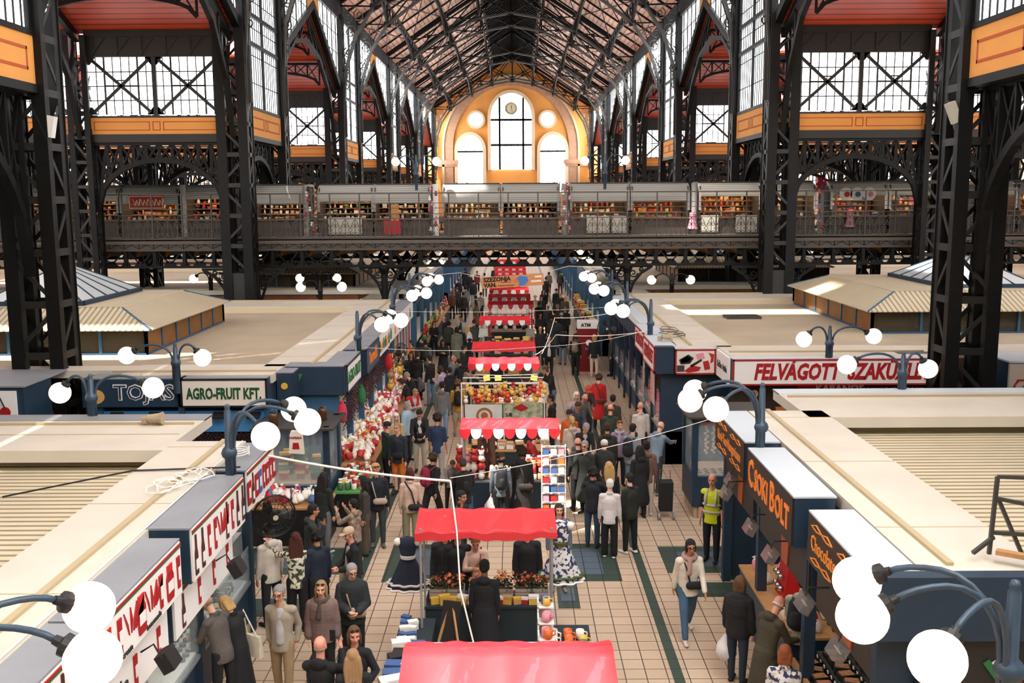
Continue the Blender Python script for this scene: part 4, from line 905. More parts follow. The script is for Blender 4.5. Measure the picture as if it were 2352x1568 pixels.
t = fboard('sign_box', 'long white sign reading FELVAGOTT SZAKUZLET in red brush letters', 5.8, 11.35, 24.95, 2.62, 3.3, CW, LITE, [('FELVÁGOTT  SZAKÜZLET', .56, 0, 2.95, CR, {'shear': .22, 'bold': .022, 'sx': .7})], CR)
t = fboard('sign_box', 'picture sign of red meat, ham and sausages with a red frame', 4.62, 5.72, 26.7, 2.6, 3.3, mat('sign_cream', ''), LITE, None, CR)
mb = MB()
for P, mi in (([(-.45, 3.0), (-.2, 3.15), (-.05, 3.05), (-.15, 2.9), (-.4, 2.88)], 3), ([(-.4, 3.0), (-.22, 3.1), (-.12, 3.03), (-.2, 2.94), (-.38, 2.92)], 0), ([(-.3, 2.7), (-.1, 2.85), (.15, 2.8), (.1, 2.7), (-.2, 2.65)], 0), ([(.0, 3.15), (.2, 3.2), (.25, 3.05), (.05, 3.0)], 1), ([(.35, 3.2), (.5, 3.15), (.48, 2.95), (.4, 2.9), (.42, 3.05)], 0), ([(.2, 2.95), (.35, 2.98), (.4, 2.75), (.25, 2.72)], 0), ([(-.15, 2.85), (.15, 3.02), (.18, 2.98), (-.1, 2.8)], 3), ([(-.5, 2.68), (-.5, 2.85), (-.3, 2.85), (-.3, 2.68)], 2)): mb.prism(P, -.045, -.03, mi=mi)
mb.build('painted_meats', [CR, GOOD_COL[8], IRON_G, BLACK], t)
t = thing('sign_box', 'plain navy box closing the end of the butcher sign row', 'sign', (4.37, 26.75, 0)); MB().bb(-.25, .23, 0, .3, 2.6, 3.33).bb(-.26, .24, -.02, .3, 3.3, 3.34).build('box', NAVY, t)
t = thing('sign_box', 'small white side sign with a butcher name next to the meat picture', 'sign', (5.76, 25.9, 0)); MB().bb(-.03, .03, -.75, .75, 2.6, 3.3).build('face', CW, t)
o = text_mb('Szőke Attila', .25, .01).build('lettering', BLACK, t, (-.036, 0, 2.95)); o.rotation_euler = (0, 0, -pi/2)
t = thing('poster', 'red KABANOS poster with a basket and a woman in white, under the butcher sign', 'poster', (8.5, 25.5, 0))
MB().bb(-2.6, 2.75, -.03, 0, 1.6, 2.58).build('sheet', mat('poster_brown', '#3a2a1e', .5, noise=.5, nscale=3), t); MB().bb(-.9, .7, -.05, -.03, 1.6, 2.58).build('red_field', mat('poster_red', '#a82218', .5), t)
text_mb('KABANOS', .27, .01, bold=.008).build('lettering', CW, t, (.2, -.06, 2.42)); text_mb('Az ínyencek élvezik a különbséget...', .12, .01).build('slogan', CW, t, (1.6, -.06, 2.42))
mb = MB(); mb.prism([(-2.3, 1.6), (-1.75, 1.6), (-1.85, 1.95), (-2.0, 2.35), (-2.15, 1.95)], -.05, -.035); mb.lathe([(.1, -.05), (.1, -.035)], (-2.0, 0, 2.3), n=12, axis='y'); mb.build('printed_woman', mat('poster_skin', '#e5c9a8', .6), t)
MB().prism([(-1.35, 1.6), (-.9, 1.6), (-.8, 1.95), (-1.45, 1.95)], -.06, -.035).build('printed_basket', mat('poster_basket', '#b5692f', .6), t)

# ---- glazed corner cabinets of the cross aisle
def corner_cabinet(label, s, X0, X1, y0, y1, h=2.43):
    t = thing('corner_cabinet', label, 'cabinet', (s*(X0+X1)/2, (y0+y1)/2, 0)); w, d = (X1-X0)/2, (y1-y0)/2
    MB().bb(-w, w, -d, d, 0, .28).build('plinth', PLINTH, t); MB().bb(-w-.05, w+.05, -d-.05, d+.05, .28, 1.0).build('base', NAVY, t)
    for sx in (-1, 1):
        for sy in (-1, 1): MB().box((sx*w, sy*d, 1.65), (.13, .13, 1.4)).build('post', NAVY, t)
    mb = MB().bb(-w-.1, w+.1, -d-.1, d+.1, 2.3, h-.03); mb.bb(-w-.2, w+.2, -d-.2, d+.2, h-.05, h); mb.build('cornice', IRON_G, t)
    MB().bb(-w+.07, w-.07, -d, -d+.01, 1.0, 2.3).bb(-s*w, -s*w+.01, -d+.07, d-.07, 1.0, 2.3).build('glass', GLASS, t)
    MB().bb(-w+.1, w-.1, -d+.1, d-.1, 1.0, 1.03).build('display_floor', mat('cabinet_cloth', '#a58d6d', .8), t)
    MB().box((0, 0, 2.27), (w, .08, .03)).build('tube_lamp', TUBER if s > 0 else TUBE, t)
    return t
corner_cabinet('glazed navy corner cabinet with garlic strings and knives, behind the guard', 1, 4.4, 5.9, 22.3, 23.6)
t = corner_cabinet('navy corner cabinet topped with jars and black pepper strings, at the cross aisle', -1, 3.95, 5.4, 21.7, 23.0, 2.35)
# ---- skylight houses on the roofs
MESHW = mat('wire_mesh', '#4a4030', .7, alpha=.55); AMBER = mat('amber_panel', '#8a5a24', .6, noise=.35, nscale=1.5)
def skylight(label, x0, x1, y0, y1, zb=3.12, h=.72, nx=6, ny=6):
    t = thing('roof_skylight', label, 'skylight', ((x0+x1)/2, (y0+y1)/2, zb)); w, d = (x1-x0)/2, (y1-y0)/2
    mb = MB()
    for i in range(nx+1):
        for y in (-d, d): mb.bb(-w+2*w*i/nx-.04, -w+2*w*i/nx+.04, y-.04, y+.04, 0, h)
    for i in range(ny+1):
        for x in (-w, w): mb.bb(x-.04, x+.04, -d+2*d*i/ny-.04, -d+2*d*i/ny+.04, 0, h)
    for a in ((-w, w, -d-.05, -d+.05), (-w, w, d-.05, d+.05), (-w-.05, -w+.05, -d, d), (w-.05, w+.05, -d, d)): mb.bb(*a, h-.05, h+.06); mb.bb(*a, 0, .05)
    mb.build('frame', BLUE, t)
    MB().bb(-w+.06, w-.06, -d+.02, -d+.03, .05, h-.05).build('wire_mesh', MESHW, t)
    MB().bb(-w, -w+.02, -d+.05, d-.05, .05, h-.05).bb(w-.02, w, -d+.05, d-.05, .05, h-.05).build('amber_panel', AMBER, t)
    MB().bb(-w+.3, w-.3, -d+1.3, -d+1.4, .05, h).build('inner_wall', mat('inner_ochre_wall', '#c08a3c', .7), t)
    MB().bb(-w+1.6, -w+2.6, -d+.7, -d+1.0, .08, .58).bb(-w+1.7, -w+2.5, -d+.66, -d+.7, .12, .54).build('vent_unit', IRON_G, t)
    o = .22; k = 1.0; hz = h+.48
    A = [(-w-o, -d-o, h), (w+o, -d-o, h), (w+o, d+o, h), (-w-o, d+o, h)]; B = [(-w+k, -d+k, hz), (w-k, -d+k, hz), (w-k, d-k, hz), (-w+k, d-k, hz)]
    for f, cm in (((0,1,5,4), CORRX), ((2,3,7,6), CORRX), ((1,2,6,5), CORR), ((3,0,4,7), CORR)):
        P4 = [A[i] if i < 4 else B[i-4] for i in f]; mb = MB(); mb.add(P4+[(x, y, z-.03) for x, y, z in P4], [(0,1,2,3), (7,6,5,4), (0,4,5,1), (1,5,6,2), (2,6,7,3), (3,7,4,0)]); mb.build('corrugated_skirt', cm, t)
    mb = MB(); mb.bb(-w+k, w-k, -d+k, d-k, hz-.05, hz+.03); mb.build('top_deck', CORRX, t)
    mb = MB()
    for i in range(4): mb.bar(A[i], B[i], .05, .05)
    mb.build('hip_ridge', BLUE, t)
    pw, pd, ph = min(w, 2.2)*.68, min(d, 4)*.62, .85; z = hz+.03
    C = [(-pw, -pd, z+.1), (pw, -pd, z+.1), (pw, pd, z+.1), (-pw, pd, z+.1), (0, -pd*.35, z+.1+ph), (0, pd*.35, z+.1+ph)]
    mb = MB(); mb.add(C, [(0,1,4), (1,2,5,4), (2,3,5), (3,0,4,5)]); mb.build('glazing', mat('milky_skylight_glass', '#c8d0cf', .15, spec=.8), t)
    mb = MB()
    for a in ((-pw-.06, pw+.06, -pd-.06, -pd+.06), (-pw-.06, pw+.06, pd-.06, pd+.06), (-pw-.06, -pw+.06, -pd, pd), (pw-.06, pw+.06, -pd, pd)): mb.bb(*a, z, z+.13)
    for i, j in ((0, 4), (1, 4), (2, 5), (3, 5), (4, 5)): mb.bar(C[i], C[j], .05, .05)
    for q in (-.6, -.2, .2, .6):
        for sx in (-1, 1): mb.bar((sx*pw, q*pd, z+.12), (0, q*pd*.35, z+.1+ph), .035, .04)
    for q in (-.5, 0, .5):
        for sy, a in ((-1, 4), (1, 5)): mb.bar((q*pw, sy*pd, z+.12), (q*pw*.35, sy*pd*.55, z+.1+ph*.62), .035, .04)
    mb.build('glazing_bars', NAVY, t)
skylight('skylight house with mesh sides and glass pyramid on the roof behind the TOJAS sign', -17.6, -9.95, 27.3, 34.6)
skylight('skylight house with amber panels and glass pyramid on the butcher roof', 11.4, 20.5, 30.8, 39.6)
skylight('low corrugated skylight house on the roof beyond the bridge, paprika side', -13.6, -7.4, 47.5, 56, nx=5)
skylight('low corrugated skylight house on the roof beyond the bridge, butcher side', 8.5, 16, 50, 58, nx=5)

# ================================================================ GLOBE LAMPS
GLOBE = mat('opal_globe', '#fff3e2', .25, emit='#ffe9d0', es=1.15); POSTM = mat('lamp_post_paint', '#33485a', .4, noise=.25, nscale=5)
def glamp(label, x, y, z0, arms, ph, col=POSTM):
    """cast lamp post with swan-neck arms; arms = (direction, reach)"""
    t = thing('globe_lamp', label, 'lamp', (x, y, z0))
    MB().lathe([(.07, -.35), (.07, .28), (.1, .3), (.12, .36), (.1, .42), (.06, .46), (.05, ph), (.035, ph+.02), (.045, ph+.05), (.03, ph+.09), (.0, ph+.1)], n=12, caps=False).build('post', col, t, smooth=True)
    if 7 < y < 8: MB().lathe([(.11, -z0), (.11, -3.1), (.075, -3.0), (.07, -.3)], n=12).build('shaft', col, t, smooth=True)
    for a, r in arms:
        c, s = cos(a), sin(a); top = ph+.06; zg = ph-.32
        P = [(c*.07, s*.07, .0)]+[(c*.07, s*.07, .4)]+[(c*(.07+(r-.12)*(1-cos(q))/2), s*(.07+(r-.12)*(1-cos(q))/2), .4+(top-.4)*sin(min(q, pi/2))**.9 if q < pi/2 else top-(top-zg-.2)*(1-sin(q))*1.1) for q in [pi*i/12 for i in range(1, 11)]]
        e = Vector(P[-1]); d = (e-Vector(P[-2])).normalized(); g = e+d*.28
        ar = MB().tube(P, .026, 8).build('arm', col, t, smooth=True)
        cp = MB().tube([e-d*.02, e+d*.03, e+d*.05, e+d*.1], [.035, .04, .085, .085], 12); cp.build('cap', BLACK, ar)
        MB().ball(g, .2, 24, 16).build('globe', GLOBE, t, smooth=True)
    return t
A3 = lambda s: [((0 if s < 0 else pi)+q, 1.05) for q in ((-.85, 0, .85) if s < 0 else (-.6, .05, .7))]
LP = [(-1, 6.6, 'nearest the viewer, partly off the frame'), (-1, 14.4, 'on the spice packet sign'), (-1, 26.6, 'beside the orange-lettered sign'), (-1, 34.3, 'fourth along the paprika roof'), (-1, 40.0, 'last before the bridge, paprika side'), (-1, 50, 'first beyond the bridge, paprika side'), (-1, 58, 'second beyond the bridge, paprika side'),
      (1, 7.3, 'on the tall pole nearest the viewer, before the chocolate shop end'), (1, 15.9, 'on the coffee and tea sign'), (1, 29.3, 'between the two red-lettered signs'), (1, 35.6, 'third along the butcher roofs'), (1, 41.2, 'last before the bridge, butcher side'), (1, 51, 'first beyond the bridge, butcher side'), (1, 59, 'second beyond the bridge, butcher side')]
for s, y, nm in LP: glamp('three-globe lamp %s' % nm, ((-3.97 if y > 8 else -3.87) if s < 0 else (4.3 if y > 8 else 4.12))+(s*.7 if y > 45 else 0), y, 3.3 if y > 8 else 3.38, A3(s), 1.0)
glamp('two-globe lamp standing between the TOJAS and AGRO-FRUIT signs', -7.5, 22.5, 3.32, [(pi, .98), (.2, .5)], .72)
glamp('two-globe lamp on the edge of the nearest paprika roof', -7.75, 18.5, 3.32, [(pi, .5), (0, 1.05)], .72)
glamp('two-globe lamp above the FELVAGOTT letters', 8.25, 25.0, 3.32, [(pi, .55), (0, .98)], .72)
glamp('two-globe lamp on the edge of the chocolate shop roof', 8.45, 20.7, 3.32, [(pi, 1.05), (0, .45)], .72)
for x, y, nm in ((-7.6, 40.1, 'on the back coping of the TOJAS roof'), (-8.6, 44.6, 'just beyond the cross aisle under the bridge'), (-13.4, 44.6, 'beside the column far down the paprika side'), (7.0, 42.6, 'on the back coping of the butcher roof')):
    glamp('small two-globe lamp %s' % nm, x, y, 3.32, [(pi-.3, .75), (.3, .75)], .72, IRON)
for x, y, z, nm in ((-4.2, 46.0, 8.07, 'on the kiosk roofs of the bridge, paprika side'), (4.4, 46.0, 8.07, 'on the kiosk roofs of the bridge, butcher side'), (-4.6, 93, 5.65, 'on the second bridge, paprika side'), (4.4, 93, 5.65, 'on the second bridge, butcher side')):
    glamp('two-globe lamp %s' % nm, x, y, z, [(pi, .8), (0, .8)], 1.15 if y < 60 else 3.0)
# ================================================================ PEOPLE
# A figure is grown from tapered capsules fused into one skin (voxel remesh); garments are their own fused shells.
LAB = bpy.data.scenes.new('workshop')
def capsule(mb, a, b, ra, rb, n=12, sq=(1, 1), ax=None):
    """tapered round-ended limb; sq squashes the section along (side, depth)"""
    a, b = Vector(a), Vector(b); d = b-a; L = max(d.length, 1e-4); d.normalize()
    x = Vector(ax) if ax else Vector((1, 0, 0)); x = (x-d*x.dot(d))
    if x.length < 1e-3: x = Vector((0, 1, 0))-d*d.y
    x.normalize(); y = d.cross(x)
    prof = []
    for i in range(5): t = -pi/2+pi/2*i/4; prof.append((ra*cos(t), ra*sin(t)))
    for i in range(5): t = pi/2*i/4; prof.append((rb*cos(t), L+rb*sin(t)))
    V = [a+d*z+x*(max(r, .0005)*cos(2*pi*k/n)*sq[0])+y*(max(r, .0005)*sin(2*pi*k/n)*sq[1]) for r, z in prof for k in range(n)]
    F = [(i*n+k, i*n+(k+1) % n, (i+1)*n+(k+1) % n, (i+1)*n+k) for i in range(9) for k in range(n)]+[tuple(range(n-1, -1, -1)), tuple(9*n+k for k in range(n))]
    mb.add(V, F)
def ell(mb, c, r, R3=None, n=14, m=9):
    V = []; 
    for i in range(m+1):
        t = -pi/2+pi*i/m
        for k in range(n):
            p = Vector((r[0]*max(cos(t), .002)*cos(2*pi*k/n), r[1]*max(cos(t), .002)*sin(2*pi*k/n), r[2]*sin(t)))
            if R3: p = R3 @ p
            V.append(p+Vector(c))
    F = [(i*n+k, i*n+(k+1) % n, (i+1)*n+(k+1) % n, (i+1)*n+k) for i in range(m) for k in range(n)]+[tuple(range(n-1, -1, -1)), tuple(m*n+k for k in range(n))]
    mb.add(V, F)
def fuse(mb, vox, smooth=2, name='skin'):
    me = bpy.data.meshes.new('raw'); me.from_pydata(mb.v, [], mb.f); me.update()
    o = bpy.data.objects.new('raw', me); LAB.collection.objects.link(o)
    r = o.modifiers.new('r', 'REMESH'); r.mode = 'VOXEL'; r.voxel_size = vox; r.use_smooth_shade = True
    if smooth: s = o.modifiers.new('s', 'SMOOTH'); s.factor = .5; s.iterations = smooth
    vl = LAB.view_layers[0]; vl.update(); dg = vl.depsgraph if hasattr(vl, 'depsgraph') else None
    out = bpy.data.meshes.new_from_object(o.evaluated_get(dg)); out.name = name; out.materials.clear()
    bpy.data.objects.remove(o); bpy.data.meshes.remove(me)
    return out
def rotx(a): return Matrix.Rotation(a, 3, 'X')
def roty(a): return Matrix.Rotation(a, 3, 'Y')
def rotz(a): return Matrix.Rotation(a, 3, 'Z')
# the figure faces +y; x is its right
POSES = {  # lean, head pitch, head yaw, arms (L, R) = (swing fwd, out, elbow bend, forearm inward), legs (L, R) = (thigh fwd, knee)
 'stand':  dict(lean=0, hp=.1, hy=0, L=(.05, .14, .15, .1), R=(.02, .14, .15, .1), l=(.04, .03), r=(-.04, .03)),
 'walk':   dict(lean=.06, hp=.12, hy=0, L=(.35, .12, .35, .1), R=(-.35, .12, .2, .0), l=(-.32, .2), r=(.36, .12)),
 'walk2':  dict(lean=.05, hp=.2, hy=.25, L=(-.3, .14, .25, .0), R=(.3, .14, .5, .2), l=(.3, .1), r=(-.26, .25)),
 'phone':  dict(lean=.06, hp=.5, hy=0, L=(.35, .1, 1.5, .55), R=(.35, .1, 1.55, .55), l=(.05, .05), r=(-.05, .05)),
 'clasp':  dict(lean=.0, hp=.25, hy=.2, L=(.2, .16, 1.15, .7), R=(.25, .16, 1.2, .75), l=(.05, .04), r=(-.03, .04)),
 'look':   dict(lean=.22, hp=.55, hy=.1, L=(.45, .12, .9, .3), R=(.5, .12, .8, .25), l=(.05, .08), r=(-.08, .06)),
 'reach':  dict(lean=.2, hp=.4, hy=-.1, L=(.3, .14, .8, .4), R=(1.0, .15, .45, .1), l=(.1, .08), r=(-.06, .05)),
 'photo':  dict(lean=.0, hp=-.05, hy=0, L=(1.05, .22, 1.5, .75), R=(1.05, .22, 1.5, .75), l=(.05, .03), r=(-.04, .03)),
 'call':   dict(lean=.05, hp=.1, hy=.1, L=(.1, .14, .3, .1), R=(.75, .35, 2.3, .35), l=(.04, .05), r=(-.06, .04)),
 'hair':   dict(lean=.0, hp=.05, hy=.1, L=(1.3, .75, 2.2, .2), R=(.1, .2, .6, .1), l=(.04, .03), r=(-.04, .03)),
 'back':   dict(lean=-.02, hp=.2, hy=-.1, L=(-.4, .18, .6, .75), R=(-.4, .18, .6, .75), l=(.18, .08), r=(-.1, .12)),
 'hip':    dict(lean=0, hp=.1, hy=.45, L=(-.15, .4, 1.0, .8), R=(.2, .12, .5, .2), l=(.05, .03), r=(-.03, .03)),
 'up':     dict(lean=-.03, hp=-.3, hy=.2, L=(.05, .15, .2, .1), R=(.05, .15, .2, .1), l=(.05, .03), r=(-.04, .03)),
}
def skeleton(p, w=1.0, bulk=1.0):
    P = POSES[p]; J = {}
    hipz = .93; T = rotx(-P['lean'])   # leaning forward (+y)
    J['hip'] = Vector((0, 0, hipz)); up = T @ Vector((0, 0, 1)); fw = T @ Vector((0, 1, 0)); J['T'] = T
    J['waist'] = J['hip']+up*.14; J['chest'] = J['hip']+up*.36; J['neck'] = J['hip']+up*.55
    HR = rotz(P['hy']) @ rotx(-P['hp']) @ T; J['HR'] = HR
    J['head'] = J['neck']+(T @ Vector((0, .02, .06)))+HR @ Vector((0, .015, .115))
    for k, s in (('L', -1), ('R', 1)):
        sw, ou, el, inn = P[k]; sh = J['hip']+T @ Vector((s*.168*w, 0, .462)); J['s'+k] = sh
        A = rotx(sw) if True else None
        up_d = rotx(sw) @ roty(-s*ou) @ Vector((0, 0, -1)); J['e'+k] = sh+up_d*.285
        fo = rotz(s*inn) @ rotx(sw+el) @ roty(-s*ou*.5) @ Vector((0, 0, -1)); J['w'+k] = J['e'+k]+fo*.25; J['f'+k] = fo
        q = 'l' if k == 'L' else 'r'; th, kn = P[q]
        h = J['hip']+Vector((s*.09*w, 0, -.02)); J['h'+k] = h
        kd = rotx(th) @ roty(-s*.035) @ Vector((0, 0, -1)); J['k'+k] = h+kd*.43
        ad = rotx(th-kn) @ Vector((0, 0, -1)); J['a'+k] = J['k'+k]+ad*.40; J['ft'+k] = rotx(0) @ Vector((s*.12, 1, 0))
    low = min(J['aL'].z, J['aR'].z); dz = .085-low
    for k in list(J):
        if isinstance(J[k], Vector) and k[0] != 'f': J[k] = J[k]+Vector((0, 0, dz))
    return J
SK = {}
_c = {}
def hand(mb, J, k):
    s = -1 if k == 'L' else 1; w = J['w'+k]; d = J['f'+k].normalized(); side = Vector((0, 1, 0)) if abs(d.y) < .8 else Vector((0, 0, 1))
    pal = d.cross(side).normalized(); side = pal.cross(d).normalized()
    capsule(mb, w, w+d*.07, .027, .034, 8, (1, .55), side)
    for i, (o, L) in enumerate(((-.028, .062), (-.009, .074), (.01, .07), (.028, .054))):
        a = w+d*.085+side*o; m = a+d*L*.5-pal*s*.006; e = m+(d*.8-pal*s*.6)*L*.5
        capsule(mb, a, m, .0095, .009, 6); capsule(mb, m, e, .009, .0075, 6)
    t = w+d*.035+side*-.03; m = t+(d*.5-side*.7).normalized()*.035; capsule(mb, t, m, .012, .0105, 6); capsule(mb, m, m+(d*.85-side*.2).normalized()*.028, .0105, .009, 6)
def body_mesh(p, near):
    J = skeleton(p); mb = MB(); T, HR = J['T'], J['HR']; hx = HR @ Vector((1, 0, 0))
    capsule(mb, J['waist'], J['chest'], .12, .13, 14, (1.15, .78)); capsule(mb, J['sL'], J['sR'], .055, .055, 10)
    capsule(mb, J['hip'], J['waist'], .13, .12, 14, (1.15, .85)); capsule(mb, J['neck']-Vector((0, 0, .06)), J['head']-HR @ Vector((0, .0, .06)), .06, .052)
    h = J['head']; H = lambda x, y, z: h+HR @ Vector((x, y, z))
    ell(mb, H(0, -.008, .028), (.076, .096, .094), HR, 20, 14); ell(mb, H(0, .022, -.035), (.058, .068, .078), HR, 16, 12)
    ell(mb, H(0, .055, -.088), (.026, .024, .02), HR); capsule(mb, H(0, .088, .012), H(0, .104, -.022), .008, .0145, 8); ell(mb, H(0, .082, -.058), (.026, .014, .012), HR)
    for s in (-1, 1): ell(mb, H(s*.077, -.005, -.008), (.011, .02, .032), HR, 8, 6); ell(mb, H(s*.034, .078, .034), (.026, .012, .008), HR, 8, 6); ell(mb, H(s*.042, .06, -.02), (.022, .024, .02), HR, 8, 6)
    for k in 'LR':
        capsule(mb, J['s'+k], J['e'+k], .05, .04, 10); capsule(mb, J['e'+k], J['w'+k], .04, .026, 10); hand(mb, J, k)
        capsule(mb, J['h'+k], J['k'+k], .078, .055, 12); capsule(mb, J['k'+k], J['a'+k], .053, .036, 12)
    me = fuse(mb, .0085 if near else .0155, 1, 'body')
    # eyes, brows and lips as faces of the same skin
    inv = HR.transposed(); C = np.empty(len(me.vertices)*3); me.vertices.foreach_get('co', C); C = (C.reshape(-1, 3)-np.array(h)) @ np.array(inv).T
    mi = []
    for pl in me.polygons:
        q = C[list(pl.vertices)].mean(0); m = 0
        if q[1] > .05:
            if abs(abs(q[0])-.031) < .016 and abs(q[2]-.012) < .009: m = 1
            elif abs(abs(q[0])-.034) < .022 and abs(q[2]-.036) < .006: m = 1
            elif abs(q[0]) < .024 and abs(q[2]+.058) < .008: m = 2
        mi.append(m)
    for k in range(3): me.materials.append(SKIN[0])
    me.polygons.foreach_set('material_index', mi); return me
def top_mesh(p, kind, near):
    J = skeleton(p); mb = MB(); v = .0125 if near else .02
    f = {'puffer': 1.22, 'coat': 1.14, 'jacket': 1.12, 'hoodie': 1.12, 'shirt': 1.02, 'tee': 1.04, 'dress': 1.04, 'vest': 1.1}[kind]
    hem = J['hip']-Vector((0, 0, .06 if kind not in ('coat', 'dress') else .0))
    capsule(mb, J['hip']-Vector((0, 0, .02)), J['waist'], .132*f, .122*f, 16, (1.16, .88)); capsule(mb, J['waist'], J['chest'], .122*f, .138*f, 16, (1.2, .82))
    capsule(mb, J['chest'], J['neck']-J['T'] @ Vector((0, 0, .05)), .13*f, .07*f, 14, (1.25, .85)); capsule(mb, J['sL'], J['sR'], .064*f, .064*f, 10)
    capsule(mb, J['hip']-Vector((0, 0, .1)), J['hip'], .138*f, .132*f, 16, (1.15, .9))
    if kind in ('coat', 'dress'):
        for i in range(5):
            a = J['hip']-Vector((0, 0, .1*i)); b = a-Vector((0, 0, .1)); capsule(mb, a, b, (.14+.012*i)*f, (.15+.012*i)*f, 16, (1.15, .92))
    if kind in ('hoodie', 'puffer', 'coat'):
        c = J['neck']+J['T'] @ Vector((0, -.075, -.02)); ell(mb, c, (.115, .06, .075)); 
        for s in (-1, 1): capsule(mb, c+Vector((s*.06, 0, .01)), J['neck']+J['T'] @ Vector((s*.05, .06, -.03)), .035, .022, 8)
    elif kind in ('jacket', 'shirt'):
        for a in range(0, 360, 45):
            q = radians(a); c = J['neck']+J['T'] @ Vector((.062*cos(q), .06*sin(q)-.01, -.005)); capsule(mb, c, c+Vector((0, 0, .02)), .02, .018, 6)
    for k in 'LR':
        s, e, w = J['s'+k], J['e'+k], J['w'+k]
        if kind == 'vest': continue
        r = f*.94
        capsule(mb, s, e, .064*r, .052*r, 12)
        if kind == 'tee': continue
        capsule(mb, e, e.lerp(w, .93), .054*r, .042*r, 12)
        if kind == 'puffer':
            for i in range(6): c = s.lerp(e, i/5.5); capsule(mb, c, c+(e-s)*.05, .07*r, .07*r, 12)
            for i in range(5): c = e.lerp(w, i/5.5); capsule(mb, c, c+(w-e)*.05, .06*r, .06*r, 12)
    if kind == 'puffer':
        for i in range(9):
            c = J['hip'].lerp(J['chest'], -.25+i*.17); rr = .147*f*(.95+.1*(i > 5)); capsule(mb, c, c+Vector((0, 0, .022)), rr, rr, 16, (1.18, .86))
    me = fuse(mb, v, 2, 'top')
    # cut away what would swallow head and hands: openings stay because the shell ends there
    cut_hem(me, J['hip'].z-(.13 if kind not in ('coat', 'dress') else .6)); return me
def cut_hem(me, z):
    bm = bmesh.new(); bm.from_mesh(me); bmesh.ops.bisect_plane(bm, geom=bm.verts[:]+bm.edges[:]+bm.faces[:], plane_co=(0, 0, z), plane_no=(0, 0, -1), clear_outer=True)
    bm.to_mesh(me); bm.free()
def legs_mesh(p, kind, near):
    J = skeleton(p); mb = MB(); f = {'trousers': 1.12, 'jeans': 1.07, 'wide': 1.28, 'shorts': 1.3, 'skirt': 1.1}[kind]
    capsule(mb, J['hip']-Vector((0, 0, .06)), J['waist'], .135, .118, 16, (1.14, .88))
    for k in 'LR':
        if kind == 'skirt': continue
        capsule(mb, J['h'+k], J['k'+k].lerp(J['h'+k], .1 if kind == 'shorts' else 0), .09*min(f, 1.1), .066*f, 12)
        if kind == 'shorts': continue
        a = J['a'+k]; e = .062 if kind == 'wide' else .05; capsule(mb, J['k'+k], a+Vector((0, 0, .02)), .064*f, e*f, 12)
    if kind == 'skirt':
        for i in range(7): a = J['hip']-Vector((0, 0, .09*i)); capsule(mb, a, a-Vector((0, 0, .08)), .14+.012*i, .15+.012*i, 16, (1.15, .95))
    return fuse(mb, .0125 if near else .02, 2, 'bottoms')
def shoe_mesh(p, k):
    J = skeleton(p); a = J['a'+k]; d = J['ft'+k].normalized(); mb = MB(); b = Vector((a.x, a.y, a.z-.045))
    capsule(mb, b-d*.04, b+d*.12, .042, .036, 10, (1, .8)); capsule(mb, a+Vector((0, 0, .01)), b, .04, .04, 10); ell(mb, b+d*.15, (.04, .05, .028), rotz(atan2(-d.x, d.y)))
    me = fuse(mb, .013, 1, 'shoe'); cut_low(me, b.z-.037); return me
def cut_low(me, z):
    for v in me.vertices: v.co.z = max(v.co.z, z)
